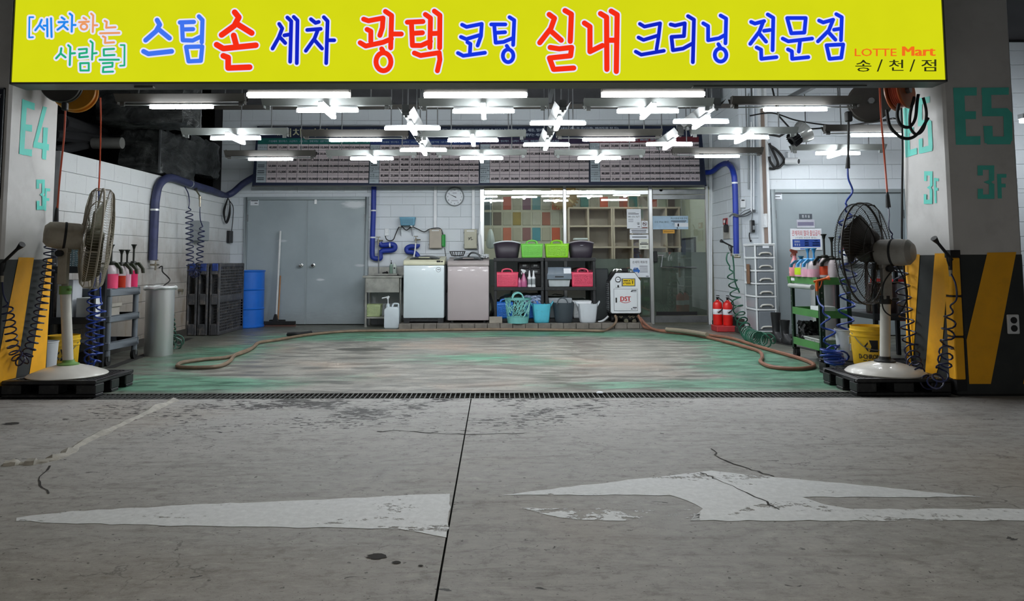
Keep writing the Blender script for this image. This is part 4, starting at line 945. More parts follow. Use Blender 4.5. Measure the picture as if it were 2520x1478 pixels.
# ================================================================== CEILING LIGHTS
E_led = emit('led_white', (.93, .97, 1.0), LED_STRENGTH)
M_refl = mat('reflector_white', '#7c807e', .5, var=.08, dirt=.12); M_reflold = mat('reflector_grey', '#46433f', .55, var=.12, dirt=.2)
RZ = Matrix.Rotation(PI / 2, 4, 'Z')
def led_bar(L, along_x, z):
    b = MB(); q = [(-L / 2, .0), (-L / 2 + .015, -.022), (L / 2 - .015, -.022), (L / 2, .0), (L / 2 - .015, .022), (-L / 2 + .015, .022)]
    n = 6; b.add([(x, y, z - .018) for x, y in q] + [(x, y, z + .014) for x, y in q], [tuple(range(n))[::-1], tuple(range(n, 2 * n))] + [(i, (i + 1) % n, n + (i + 1) % n, n + i) for i in range(n)])
    if not along_x: b.xf(RZ)
    return b
ZL = 2.535
def fixture(name, M, cross, refl, long_y=False):
    """hung batten: winged reflector, ballast box, end clips, two rods and one or two LED bars; M turns it"""
    r = T(name, 'x', 'ceiling light', (0, 0, ZL))
    P = lambda nm, b, m, **k: tag(link(nm, b.xf(M).mesh(nm, m, org=(0, 0, 0)), r), **k)
    w_, d_ = .625, .082
    b = MB()
    for s in (1, -1): b.add([(-w_, s * .03, .045), (w_, s * .03, .045), (w_, s * d_, .108), (-w_, s * d_, .108), (-w_, s * .03, .049), (w_, s * .03, .049), (w_, s * d_, .112), (-w_, s * d_, .112)],
                            [(0, 1, 2, 3), (4, 5, 6, 7), (0, 1, 5, 4), (1, 2, 6, 5), (2, 3, 7, 6), (3, 0, 4, 7)])
    b.box(-w_, -.03, .043, w_, .03, .049); P('reflector', b, refl)
    P('ballast_box', MB().box(-.5, -.028, .05, .5, .028, .105), M_reflold)
    b = MB()
    for s in (1, -1): P('end_clip', MB().box(s * (w_ - .012) - .004, -.035, .02, s * (w_ - .012) + .004, .035, .125).box(s * (w_ - .05) - .02, -.012, .005, s * (w_ - .05) + .02, .012, .055), refl)
    for s in (.42, -.42): P('hanger_rod', MB().cyl((s, 0, .12), (s, 0, 4.31 - ZL), .0075, n=6), M_steel2)
    if cross:
        tag(link('led_bar', led_bar(.6, True, 0).mesh('led_bar', E_led), r)); tag(link('led_bar', led_bar(.6, False, -.012 if not long_y else -.014).mesh('led_bar', E_led), r))
        tag(link('mount_plate', MB().box(-.29, -.022, .017, .29, .022, .03).box(-.022, -.29, .017, .022, .29, .03).mesh('mount_plate', M_white), r))
    else:
        tag(link('led_bar', led_bar(.62, True, 0).mesh('led_bar', E_led), r)); tag(link('lamp_rail', MB().box(-.6, -.012, .012, .6, .012, .022).mesh('lamp_rail', M_refl), r))
    return r
ID = Matrix.Identity(4)
protos = {}
lights = []
for Y, row, its in ((7.2, 'nearest', ((447, 262, 's'), (806, 271, 'c'), (1190, 273, 'c'), (1594, 273, 'c'), (1957, 268, 's'))),
                    (8.0, 'second', ((1015, 315, 'y'), (1373, 303, 'y'), (1725, 299, 'y'))),
                    (8.8, 'third', ((580, 340, 'c'), (875, 344, 's'), (1164, 345, 'c'), (1498, 343, 's'), (1830, 338, 'c'), (2158, 332, 's'))),
                    (9.6, 'fourth', ((1042, 369, 'y'), (1345, 356, 'y'), (1647, 355, 'y'))),
                    (10.35, 'farthest', ((666, 391, 's'), (915, 390, 'c'), (1185, 389, 'c'), (1475, 389, 'c'), (1765, 384, 's'), (2062, 377, 'c')))):
    for i, (px, py, k) in enumerate(its):
        if k not in protos:
            f = protos[k] = fixture('ceiling_light', RZ if k == 'y' else ID, k != 's', {'s': M_reflold, 'c': M_refl, 'y': mat('reflector_end', '#4a4d4d', .5, dirt=.1)}[k], k == 'y')
        else: f = dup(protos[k], (0, 0, 0))
        if row == 'farthest' and i == 5: Y = 10.0
        q = at(px, py, Y); f.location = (q.x, Y, q.z if abs(q.z - ZL) < .09 else ZL)
        o = ('first', 'second', 'third', 'fourth', 'fifth', 'sixth')[i]
        kind = {'s': 'single-bar LED light under a grey batten', 'c': 'cross-shaped LED light under a white batten', 'y': 'cross-shaped LED light under a batten seen end-on'}[k]
        f['label'] = '%s, %s from the left in the %s row' % (kind, o, row); f['group'] = 'LED lights hung over the wash bay'
fr0 = None
for i, (a, c, y0, y1) in enumerate(((607, 862, 237, 227), (1043, 1297, 235, 229), (1478, 1737, 231, 230))):
    Y = 6.94; p, q = at(a, y0, Y), at(c, y1, Y); mid = (p + q) / 2; L = (q - p).length
    if fr0 is None:
        fr0 = T('lintel_light', '', 'light', (0, 0, 0), 'LED bars behind the sign')
        link('led_bar', led_bar(L, True, 0).mesh('led_bar', E_led), fr0); link('housing', MB().box(-L / 2 + .01, -.01, .018, L / 2 - .01, .022, .06).box(-L / 2, .027, -.03, L / 2, .034, .075).mesh('housing', M_reflold), fr0)  # unseen rear plate in the housing, added to keep this light off the troughs
        b = MB()
        for s in (-.3, 0, .3): b.box(s - .02, -.01, .06, s + .02, .01, .62)
        link('bracket', b.mesh('bracket', M_reflold), fr0); r = fr0
    else: r = dup(fr0, (0, 0, 0))
    r.location = mid; r['label'] = 'bright LED bar close behind the sign, %s' % ('above the first ceiling-light cross', 'above the middle of the bay', 'the rightmost of the three')[i]
    if i == 0: r['label'] = 'bright LED bar close behind the sign, the leftmost of the three'
# ================================================================== PIPES, TAPS AND THINGS ON THE WALLS
def bands(b, pts, r):
    for p, d in pts: b.cyl(Vector(p) - Vector(d) * .012, Vector(p) + Vector(d) * .012, r * 1.06, n=12)
def tap(parent, p, out, side):
    """old cross-handle tap: p on the wall, out = direction into the room"""
    p = Vector(p); o = Vector(out); s = Vector(side); z = Vector((0, 0, 1))
    b = MB().cyl(p, p + o * .07, .014, n=10).cyl(p + o * .07 - s * .02, p + o * .07 + s * .08, .012, n=8).cyl(p + o * .07 + z * -.07, p + o * .07 + z * .03, .013, n=10)
    part('tap_body', b, M_brass, parent)
    c = p + o * .07 + z * .06; b = MB().cyl(c - z * .03, c, .006, n=6)
    for d in (s, o): b.cyl(c - d * .035, c + d * .035, .007, n=6)
    part('tap_handle', b, M_brass, parent)
# left lagged pipe: up the low wall, along its top and behind the board
XW = -4.47
pts = [onx(376, 640, XW), onx(381, 520, XW), onx(383, 490, XW), onx(390, 458, XW), onx(404, 442, XW), onx(425, 438, XW), onx(470, 453, XW), onx(520, 468, XW), at(551, 480, 12.55), at(572, 474, 12.7), at(598, 452, 12.7), at(628, 434, 12.72)]
lp = T('water_pipe', 'dark blue lagged water pipe arching over the low left block wall', 'pipe', tuple(pts[0]))
part('lagging', MB().tube(spline(pts, 8), .055, 12), M_pipedark, lp)
b = MB(); bands(b, [(onx(381, 516, XW), (0, 0, 1)), (onx(468, 452, XW), (0, .97, -.1))], .055); part('pipe_band', b, M_steel, lp)
tap(lp, pts[0] + Vector((-.03, 0, -.06)), (1, 0, 0), (0, 1, 0))
hp = [pts[0] + Vector((.05, .07, -.10)), onx(399, 655, -4.38), onx(400, 668, -4.36), onx(412, 680, -4.33), onx(418, 690, -4.25), onx(404, 702, -4.12), at(402, 708, 8.75)]
part('drop_hose', MB().tube(spline(hp, 8), .008, 6), M_rubber, lp)
# back-wall pipe with U bends and two taps
yw = YB - .07
A = lambda px, py: at(px, py, yw)
bp_ = T('water_pipe', 'bright blue lagged pipe with a U bend between the grey double door and the sink', 'pipe', tuple(A(919, 640)))
b = MB().tube(spline([A(920, 458), A(919, 520), A(917, 580), A(916, 625), A(919, 634), A(930, 636), A(936, 634), A(936, 622), A(944, 617), A(962, 616), A(971, 612), A(971, 604), A(962, 601), A(940, 603), A(935, 597)], 7), .043, 12)
part('lagging', b, M_pipe, bp_)
b = MB(); bands(b, [(A(919, 518), (0, 0, 1)), (A(917, 584), (0, 0, 1)), (A(960, 602), (1, 0, 0))], .044); part('pipe_band', b, M_white, bp_)
tap(bp_, A(932, 592) + Vector((0, .03, 0)), (0, -1, 0), (1, 0, 0))
part('drop_hose', MB().tube(spline([A(932, 600) - Vector((0, .04, 0)), A(933, 640) - Vector((0, .06, 0)), A(934, 676) - Vector((0, .1, 0))]), .011, 6), M_steel2, bp_)
bp2 = T('water_pipe', 'short blue lagged U-bend with a tap above the white washing machine', 'pipe', tuple(A(1010, 620)))
part('lagging', MB().tube(spline([A(1028, 600), A(1026, 606), A(1010, 606), A(1001, 611), A(1003, 619), A(1014, 620), A(1024, 624), A(1032, 636)], 7), .04, 12), M_pipe, bp2)
tap(bp2, A(1024, 590) + Vector((0, .03, 0)), (0, -1, 0), (1, 0, 0))
part('drop_hose', MB().tube(spline([A(1024, 598) - Vector((0, .05, 0)), A(1022, 620) - Vector((0, .08, 0)), A(1019, 634) - Vector((0, .1, 0))]), .012, 6), M_white, bp2)
# right lagged pipe hugging the corner
R1 = 3.66
rp = T('water_pipe', 'blue lagged pipe running down the white corner beside the drawer tower', 'pipe', tuple(at(1812, 622, 11.22)))
part('lagging', MB().tube(spline([at(1736, 424, 12.6), at(1752, 422, 12.5), at(1772, 407, 12.2), at(1788, 402, 11.8), at(1800, 412, 11.4), at(1806, 430, 11.24), at(1808, 448, 11.22), at(1810, 500, 11.22), at(1812, 624, 11.22)], 8), .042, 12), M_pipe, rp)
b = MB(); bands(b, [(at(1808, 450, 11.22), (0, 0, 1)), (at(1811, 530, 11.22), (0, 0, 1))], .043); part('pipe_band', b, M_white, rp)
part('spigot', MB().cyl(at(1813, 626, 11.22), at(1813, 634, 11.22), .022, n=10).cyl(at(1805, 632, 11.2), at(1822, 632, 11.2), .016, n=8), M_brass, rp)
# conduits
cd = []
for i, (px, y0, y1, Y) in enumerate(((1071, 458, 561, YB), (1165, 458, 564, YB))):
    a, c = at(px, y1, Y - .025), at(px, y0, Y - .025)
    one('conduit', MB().box(a.x - .025, Y - .045, a.z, a.x + .025, Y - .001, c.z), M_white, 'white conduit running up the back wall from the %s grey switch box' % ('plain' if i == 0 else 'scribbled'), 'conduit', bev=.004)
for i, (px, y0, y1) in enumerate(((1849, 300, 520), (1855, 210, 522), (1842, 230, 465))):
    a, c = at(px, y1, 11.26), at(px, y0, 11.26)
    one('conduit', MB().cyl(a, c, .013, n=8), M_grey if i == 2 else M_white, ('grey thin conduit on the white pier above the keypad', 'white round conduit ending in the cable bundle on the pier', 'second white conduit beside it on the pier')[(2 if i == 0 else 1 if i == 1 else 0)], 'conduit')
for i, px in enumerate((1747, 1751)):
    a, c = at(px, 800, 12.75), at(px, 200, 12.75)
    one('conduit', MB().cyl(a, c, .014, n=8), M_white, 'long white conduit in the corner by the glass door, %s of the pair' % ('inner', 'outer')[i], 'conduit')
# wall clock
p = at(1119, 484, YB); ck = T('wall_clock', 'round white wall clock under the price board showing ten to ten', 'clock', tuple(p))
RX = Matrix.Translation((p.x, YB - .002, p.z)) @ Matrix.Rotation(PI / 2, 4, 'X')
part('rim', MB().lathe([(.15, 0), (.162, .0), (.165, .03), (.155, .042), (.145, .034), (.145, .02)], n=40, M=RX), M_grey, ck)
part('dial', MB().lathe([(0, .022), (.146, .022)], n=40, M=RX), M_paper, ck)
b = MB()
for h in range(1, 13):
    a = PI / 2 - h * PI / 6; textc(b, str(h), p.x + .118 * math.cos(a), YB - .0255, p.z + .118 * math.sin(a), .026)
b.box(p.x - .035, YB - .0255, p.z + .062, p.x + .035, YB - .025, p.z + .068); b.box(p.x - .055, YB - .0255, p.z - .07, p.x + .055, YB - .025, p.z - .065)
part('numerals', b, M_ink, ck)
for nm, ang, L, w_ in (('hour_hand', 65, .06, .007), ('minute_hand', 62, .105, .004)):
    a = PI / 2 + math.radians(ang + (0 if nm[0] == 'h' else 3)); d = Vector((math.cos(a), 0, math.sin(a))); n_ = Vector((-d.z, 0, d.x)) * w_; c = Vector((p.x, YB - .03, p.z))
    part(nm, MB().poly([c - d * .03 + n_, c + d * L + n_ * .5, c + d * L - n_ * .5, c - d * .03 - n_]), M_ink, ck)
# switch boxes
M_box = mat('switch_box', '#a79f92', .55, var=.06); M_box2 = mat('switch_box_pale', '#b3b29f', .55, var=.06)
for i, (x0, y0, x1, y1, m, lab) in enumerate(((1056, 563, 1087, 611, M_box, 'plain beige switch box with a green reel hung at its side'), (1142, 564, 1174, 612, M_box2, 'pale switch box with a black scribble above the pinkish washer'))):
    a, c = at(x0, y1, YB - .08), at(x1, y0, YB - .08); r = T('switch_box', lab, 'electrical box', ((a.x + c.x) / 2, YB, a.z))
    part('case', MB().box(a.x, YB - .075, a.z, c.x, YB - .001, c.z), m, r, .004); part('lid', MB().box(a.x + .006, YB - .09, a.z + .006, c.x - .006, YB - .078, c.z - .006), m, r, .004)
    part('name_slot', MB().box(a.x + .045, YB - .092, c.z - .035, c.x - .045, YB - .09, c.z - .02), M_white, r)
    b = MB()
    for z in (.05, .26): b.box(a.x - .008, YB - .085, a.z + z, a.x + .002, YB - .065, a.z + z + .03); b.box(c.x - .002, YB - .085, a.z + z, c.x + .008, YB - .065, a.z + z + .03)
    part('latch', b, M_steel2, r)
    if i: b = MB(); f = lambda x, y: (a.x + x, YB - .0915, a.z + y); stroke(b, [(.07, .18), (.09, .19), (.08, .15), (.12, .2), (.12, .15), (.15, .16)], .008, f); part('scribble', b, M_ink, r)
p = at(1091, 592, YB - .05); r = T('cable_winder', 'green plastic cable winder hanging beside the plain switch box', 'winder', tuple(p))
b = MB(); b.cbox((p.x, YB - .06, p.z), (.05, .09, .2)); b.cbox((p.x + .02, YB - .06, p.z), (.03, .05, .22)); part('winder_body', b, mat('green_plastic', '#2f9a45', .45), r, .012)
part('cord', MB().tube(spline([A(1094, 610), A(1098, 640), A(1101, 680), A(1100, 720)]), .006, 5), M_rubber, r)
# small basket on brackets with the cable that passes it
a, c = at(984, 554, YB - .12), at(1022, 534, YB - .12); r = T('wall_basket', 'small pale blue perforated basket on brackets above the taps', 'basket', ((a.x + c.x) / 2, YB - .08, a.z))
b = MB(); y0, y1 = YB - .16, YB - .02
for q in (((a.x + .02, y0 + .015, a.z), (c.x - .02, y0 + .015, a.z), (c.x, y0, c.z), (a.x, y0, c.z)), ((a.x + .02, y1, a.z), (c.x - .02, y1, a.z), (c.x, y1, c.z), (a.x, y1, c.z))): lattice(b, *q, 12, 6)
for x, xx in ((a.x, a.x + .02), (c.x, c.x - .02)): lattice(b, (xx, y0 + .015, a.z), (xx, y1, a.z), (x, y1, c.z), (x, y0, c.z), 5, 6)
b.poly([(a.x + .02, y0 + .015, a.z), (c.x - .02, y0 + .015, a.z), (c.x - .02, y1, a.z), (a.x + .02, y1, a.z)])
part('basket_body', b, mat('pale_blue_plastic', '#6fa6c0', .45), r, solid=.004)
b = MB()
for px in (985, 1013): q = at(px, 558, YB); b.box(q.x - .005, YB - .15, q.z, q.x + .03, YB - .001, q.z + .012); b.prismx([(YB - .14, q.z), (YB - .001, q.z), (YB - .001, q.z - .16)], q.x + .01, q.x + .02)
part('bracket', b, M_steel, r)
one('wall_cable', MB().tube(spline([A(948, 580), A(951, 588), A(959, 592), A(968, 589), A(974, 575), A(981, 560), A(988, 556), A(1000, 566), A(1012, 558), A(1025, 562), A(1043, 570), A(1056, 564), A(1070, 561), A(1083, 562), A(1089, 572), A(1090, 585)], 7), .008, 6), M_rubber, 'black cable looping from the wall switch past the pale blue basket', 'cable')
p = at(952, 571, YB); r = T('wall_switch', 'white wall switch beside the left tap', 'switch', tuple(p))
part('plate', MB().cbox((p.x, YB - .012, p.z), (.075, .022, .125)), M_white, r, .006); part('rocker', MB().cbox((p.x + .005, YB - .026, p.z + .01), (.035, .008, .05)), M_white, r, .003)
# left wall: grey box, hung cable, old socket
a, c = onx(493, 594, -4.42), at(523, 541, 11.6)
r = T('meter_box', 'grey steel box on the left wall behind the coiled air hose', 'electrical box', (-4.46, 11.4, 1.3))
y0 = onx(493, 594, -4.37).y; y1 = y0 + .32; z0, z1 = onx(493, 592, -4.37).z, onx(493, 542, -4.37).z
part('case', MB().box(-4.528, y0, z0, -4.375, y1, z1), M_grey, r, .004); part('lid', MB().box(-4.373, y0 + .01, z0 + .01, -4.36, y1 - .01, z1 - .01), M_grey, r, .003)
Lw = lambda px, py, dx=.02: onx(px, py, -4.53 + dx)
r = T('hung_cable', 'black cable hung in a loop on the left wall with its flat connector block', 'cable', tuple(Lw(570, 595, .05)))
b = MB()
for k in range(3): b.tube(spline([Lw(561, 487, .05), Lw(553 - k * 2, 520, .05), Lw(555 + k, 545 + 2 * k, .06), Lw(562 + k * 2, 530, .06), Lw(566, 500, .05), Lw(561, 487, .05)], 8), .008, 5)
b.tube(spline([Lw(566, 495, .05), Lw(574, 510, .05), Lw(573, 540, .05), Lw(570, 568, .05)]), .007, 5); part('loop', b, M_rubber, r)
a, c = Lw(565, 597, .06), Lw(574, 568, .06); part('connector', MB().box(-4.52, a.y, a.z, -4.47, c.y, c.z), M_black, r, .006)
p = Lw(442, 714, .02); one('old_spout', MB().cyl((-4.53, p.y, p.z), (-4.46, p.y, p.z), .02, n=10).cyl((-4.47, p.y, p.z + .02), (-4.47, p.y, p.z - .06), .012, n=8), M_brass, 'corroded little spout on the stained left wall', 'tap')
# right corner: keypad, handset, red call box, cables
Pr = lambda px, py, o=.02: at(px, py, 11.30 - o)
p = Pr(1828, 500); r = T('alarm_keypad', 'white alarm keypad on the white pier', 'keypad', tuple(p)); part('case', MB().cbox((p.x, 11.285, p.z), (.085, .03, .135)), M_white, r, .006); part('screen', MB().cbox((p.x, 11.268, p.z + .045), (.045, .004, .018)), M_black, r)
p = Pr(1851, 557); r = T('door_phone', 'black wall handset on the white pier with a dangling cord', 'phone', tuple(p))
part('cradle', MB().cbox((p.x, 11.275, p.z), (.066, .05, .19)), M_steel2, r, .008); part('handset', MB().cbox((p.x, 11.24, p.z), (.05, .03, .18)), M_black, r, .01); part('button_pad', MB().cbox((p.x + .005, 11.223, p.z - .02), (.03, .006, .06)), M_grey, r)
part('cord', MB().tube(spline([Pr(1845, 572), Pr(1844, 580), Pr(1847, 594), Pr(1849, 590)]), .008, 5), M_rubber, r)
one('cable_bundle', MB().tube(spline([Pr(1795, 533, .1), Pr(1805, 526, .14), Pr(1822, 530, .14), Pr(1838, 524, .05), Pr(1850, 518, .04), Pr(1856, 522, .04)]), .012, 6).tube(spline([Pr(1803, 528, .12), Pr(1815, 533, .14), Pr(1835, 531, .06), Pr(1850, 523, .04)]), .008, 6).tube(spline([Pr(1822, 527, .1), Pr(1830, 520, .06), Pr(1840, 516, .04), Pr(1852, 515, .03), Pr(1849, 545, .03)]), .005, 5).cbox(Pr(1856, 519, .04), (.035, .03, .04)), mat('bundle_grey', '#54575b', .6), 'tangled cable bundle strapped across the blue pipe on the pier', 'cable')
Rw = lambda px, py: onx(px, py, 3.70)
a, c = Rw(1783, 553), Rw(1791, 536); r = T('call_box', 'small red emergency call box on the right wall by the blue pipe', 'alarm', (3.69, (a.y + c.y) / 2, a.z))
part('case', MB().box(3.672, c.y, a.z, 3.699, a.y, c.z), mat('faded_red', '#a8464a', .5), r, .004); part('window', MB().box(3.668, c.y + .05, a.z + .03, 3.673, a.y - .05, c.z - .03), M_white, r)
a, c = Rw(1783, 588), Rw(1797, 556); one('cover_plate', MB().box(3.68, c.y, a.z, 3.699, a.y, c.z), mat('plate_beige', '#a5a39c', .6), 'beige blank cover plate under the red call box', 'plate', bev=.003)
p = Rw(1796, 562); one('cable_plug', MB().cbox((3.64, p.y, p.z), (.06, .08, .12)).tube([(3.63, p.y, p.z + .06), (3.62, p.y - .1, p.z + .15)], .007, 5), M_black, 'black plug hanging beside the red call box', 'plug', bev=.01)
# tall grey panel on the corner + cctv + speaker + flood light
p = at(1795, 396, 11.9); r = T('security_camera', 'small white dome camera at the top of the right corner above the blue pipe', 'camera', tuple(p))
part('dome', MB().lathe([(.0, -.05), (.04, -.035), (.052, 0), (.05, .03), (.0, .035)], p, 16), M_white, r); part('lens', MB().cyl((p.x - .03, p.y - .05, p.z - .01), (p.x - .025, p.y - .035, p.z - .01), .018, n=12), M_black, r)
p = at(1945, 396, 10.75); r = T('security_camera', 'white bullet camera on the wall under the flood light', 'camera', tuple(p))
part('body', MB().cyl((p.x - .06, p.y, p.z), (p.x + .07, p.y - .12, p.z - .02), .05, n=14), M_white, r); part('lens', MB().cyl((p.x + .07, p.y - .121, p.z - .02), (p.x + .073, p.y - .124, p.z - .0205), .035, n=14), M_black, r); part('arm', MB().tube([(p.x - .02, p.y, p.z + .04), (p.x - .02, p.y, p.z + .12), (p.x - .02, 10.8, p.z + .13)], .014, 6), M_white, r)
p = at(1962, 336, 9.9); r = T('flood_light', 'black finned flood light with a clear bell tilted under the ceiling at right', 'lamp', tuple(p))
Mx = Matrix.Translation(p) @ Matrix.Rotation(math.radians(55), 4, 'Y') @ Matrix.Rotation(math.radians(-10), 4, 'X') @ Matrix.Scale(.78, 4)
b = MB().lathe([(.06, -.16), (.085, -.14), (.085, .0), (.06, .02)], n=16)
for k in range(18):
    a = 2 * PI * k / 18; b.add([(.08 * math.cos(a), .08 * math.sin(a), -.14), (.13 * math.cos(a), .13 * math.sin(a), -.13), (.13 * math.cos(a), .13 * math.sin(a), 0), (.08 * math.cos(a), .08 * math.sin(a), .01)], [(0, 1, 2, 3)])
part('heat_sink', b.xf(Mx), M_black, r)
b = MB().lathe([(.11, .0), (.15, .05), (.19, .14), (.2, .17)], n=24)
part('bell', b.xf(Mx), mat('clear_bell', '#c9cccb', .2, .6), r)
b = MB()
for k in range(24): a = 2 * PI * k / 24; b.tube([(.112 * math.cos(a), .112 * math.sin(a), .0), (.192 * math.cos(a), .192 * math.sin(a), .14)], .004, 4)
part('bell_ribs', b.xf(Mx), M_steel2, r)
b = MB().tube([p + Vector((-.14, 0, .06)), p + Vector((-.2, .1, .02)), p + Vector((-.22, .5, .12)), (p.x - .22, 10.79, p.z + .12)], .016, 6).tube([p + Vector((-.1, 0, .12)), p + Vector((-.2, .1, .3)), (p.x - .25, p.y + .3, 3.7)], .012, 6)
part('arm', b, M_rubber, r)
Dw = lambda px, py, o=.03: at(px, py, 10.79 - o)
one('hung_hose', MB().tube(spline([Dw(1893, 352), Dw(1902, 372), Dw(1914, 400), Dw(1908, 414), Dw(1893, 414)]), .018, 7).tube(spline([Dw(1895, 358), Dw(1912, 370), Dw(1929, 392), Dw(1922, 408), Dw(1908, 413), Dw(1896, 398), Dw(1893, 385)]), .018, 7), M_rubber, 'black hose hung in two loops high on the white wall right of the pier', 'hose')
one('overhead_cable', MB().tube(spline([at(1845, 285, 10.5), at(1900, 278, 10.4), at(1960, 296, 10.2), at(2030, 307, 9.8), at(2080, 309, 9.4), at(2150, 299, 9), at(2200, 291, 8.6)]), .01, 5).tube(spline([at(1985, 318, 10.2), at(2060, 312, 9.6), at(2130, 303, 9), at(2203, 292, 8.6)]), .012, 5), M_rubber, 'black cables sagging across the upper right corner of the bay', 'cable')
# strut and cable tray seen through the lights
one('ceiling_strut', MB().cyl(at(1940, 243, 10.2), at(2012, 205, 9.2), .045, n=6), M_steel2, 'grey slanting strut under the ceiling at upper right', 'strut')
one('ceiling_strut', MB().box(*(lambda a, c: (a.x, a.y, a.z, c.x, a.y + .08, c.z))(at(1746, 257, 12.0), at(1774, 214, 12.0))), mat('junction_grey', '#55585c', .6), 'dark junction box high on the right end of the back wall', 'junction box', bev=.01)
one('cable_duct', MB().tube(spline([at(1910, 249, 11), at(1935, 240, 11), at(1965, 224, 11), at(1985, 206, 11)]), .05, 8), M_white, 'pale bundle of ducts climbing beside the slanting strut', 'duct')
one('support_rail', MB().box(-4.6, 11.15, 3.36, 3.6, 11.2, 3.42), M_reflold, 'long dark support rail under the ceiling above the price board', 'rail')
for i, (px, py) in enumerate(((1030, 232), (1345, 235))):
    one('ceiling_strut', MB().add([at(px, py + 18, 9.5), at(px + 12, py + 18, 9.5), at(px + 22, py - 25, 9.5), at(px + 12, py - 25, 9.5), at(px, py + 18, 9.56), at(px + 12, py + 18, 9.56), at(px + 22, py - 25, 9.56), at(px + 12, py - 25, 9.56)], [(0, 1, 2, 3), (4, 5, 6, 7), (0, 1, 5, 4), (1, 2, 6, 5), (2, 3, 7, 6), (3, 0, 4, 7)]), M_steel2, 'slanted steel strap under the ceiling, the %s one from the left' % ('first', 'second')[i], 'strut')

# ------------------------------------------------------------------ wrapped duct in the dark void at the left
def foil():
    t = NT('black_foil_wrap'); n = t.noise(4, 6, .6, dist=.5, stretch=(.7, .7, 1.6)); n2 = t.noise(12, 4, .6, dist=.3)
    t.bsdf(t.mix(t.ramp(n, .35, .7), S('#2e3030'), S('#5c5f5e')), .33, .3, t.math('ADD', n, t.math('MULTIPLY', n2, .3)), 1.0, .05, .7); return t.m
M_foil = foil()
def crumple(x0, y0, z0, x1, y1, z1, nx=10, nz=8):
    b = MB(); b.box(x0, y0, z0, x1, y1, z1); bm_ = bmesh.new(); me = bpy.data.meshes.new('t'); me.from_pydata(b.v, [], b.f); bm_.from_mesh(me)
    bmesh.ops.subdivide_edges(bm_, edges=bm_.edges, cuts=9, use_grid_fill=True)
    for v in bm_.verts: v.co += Vector((random.uniform(-1, 1), random.uniform(-1, 1), random.uniform(-1, 1))) * .022
    o = MB(); o.v = [tuple(v.co) for v in bm_.verts]; bm_.verts.index_update(); o.f = [tuple(v.index for v in f.verts) for f in bm_.faces]; bm_.free(); bpy.data.meshes.remove(me); return o
dq = lambda px, py, Y: at(px, py, Y)
a, c = dq(292, 425, 10.0), dq(398, 318, 10.0)
dct = T('wrapped_duct', 'large ceiling duct wrapped in crumpled black foil beyond the low wall', 'duct', (a.x, 10.4, a.z))
part('duct_drop', crumple(a.x, 10.0, a.z, c.x, 11.15, c.z), M_foil, dct, ang=80)
a2, c2 = dq(235, 300, 9.4), dq(480, 228, 9.4)
part('duct_run', crumple(a2.x, 9.4, a2.z, c2.x - .15, 10.0, c2.z + .3), M_foil, dct, ang=80)
a3, c3 = dq(398, 420, 11.2), dq(470, 330, 11.2)
part('duct_side', crumple(a3.x, 11.2, a3.z, c3.x, 12.4, c3.z), M_foil, dct, ang=80)
b = MB()
for px in (395,): q = dq(px, 330, 9.97); b.box(q.x - .012, 9.955, a.z, q.x + .012, 9.975, c.z)
part('tape', b, M_steel2, dct)
a, c = dq(247, 362, 9.6), dq(292, 336, 9.6); one('flexible_duct', MB().cyl((a.x - .15, 9.7, (a.z + c.z) / 2), (c.x, 9.7, (a.z + c.z) / 2), .075, n=14), mat('grey_foil', '#b5b5b0', .35, .5, bump=.6, bs=30), 'short silver flexible duct in the dark gap above the low wall', 'duct')
for i, (p_, q_) in enumerate((((130, 372), (292, 340)), ((130, 330), (295, 352)), ((148, 300), (250, 330)))):
    a, c = dq(*p_, 8.9), dq(*q_, 10.6); one('ceiling_pipe', MB().cyl(a, c, .06 + .02 * i, n=10), M_dark, 'dark pipe in the void above the low wall, %s' % ('lowest of three', 'middle of three', 'thick upper one')[i], 'pipe')
# ================================================================== ALONG THE BACK WALL
KZ = .085
def bx(px0, px1, py0, py1, Y):
    """front rectangle in the plane Y: x0, x1, z0 (low), z1 (high)"""
    a, c = at(px0, py1, Y), at(px1, py0, Y); return a.x, c.x, a.z, c.z
# three black pallets stood on edge in the corner
def pallet(root, w_, d_, h_, deck):
    """plastic pallet lying flat about the origin: deck grid, feet, bottom runners"""
    P = lambda nm, b, m, **k: tag(link(nm, b.mesh(nm, m, k.pop('bev', 0)), root), **k)
    b = MB(); nx, ny = 22, 14
    b.box(-w_ / 2, -d_ / 2, h_ - .03, w_ / 2, -d_ / 2 + .05, h_).box(-w_ / 2, d_ / 2 - .05, h_ - .03, w_ / 2, d_ / 2, h_).box(-w_ / 2, -d_ / 2 + .05, h_ - .03, -w_ / 2 + .05, d_ / 2 - .05, h_).box(w_ / 2 - .05, -d_ / 2 + .05, h_ - .03, w_ / 2, d_ / 2 - .05, h_)
    b.box(-.04, -d_ / 2 + .05, h_ - .03, .04, d_ / 2 - .05, h_)
    P('deck_frame', b, deck, bev=.006)
    b = MB()
    for i in range(1, nx): x = -w_ / 2 + .05 + (w_ - .1) * i / nx; b.box(x - .006, -d_ / 2 + .05, h_ - .028, x + .006, d_ / 2 - .05, h_ - .002)
    for i in range(1, ny): y = -d_ / 2 + .05 + (d_ - .1) * i / ny; b.box(-w_ / 2 + .05, y - .006, h_ - .026, w_ / 2 - .05, y + .006, h_ - .003)
    P('deck_grid', b, deck, kind='stuff')
    for x in (-w_ / 2 + .08, 0, w_ / 2 - .08):
        for y in (-d_ / 2 + .07, 0, d_ / 2 - .07): P('foot', MB().box(x - .08, y - .07, .025, x + .08, y + .07, h_ - .03), deck, bev=.008)
    for y in (-d_ / 2 + .07, 0, d_ / 2 - .07): P('runner', MB().box(-w_ / 2, y - .06, 0, w_ / 2, y + .06, .026), deck, bev=.005)
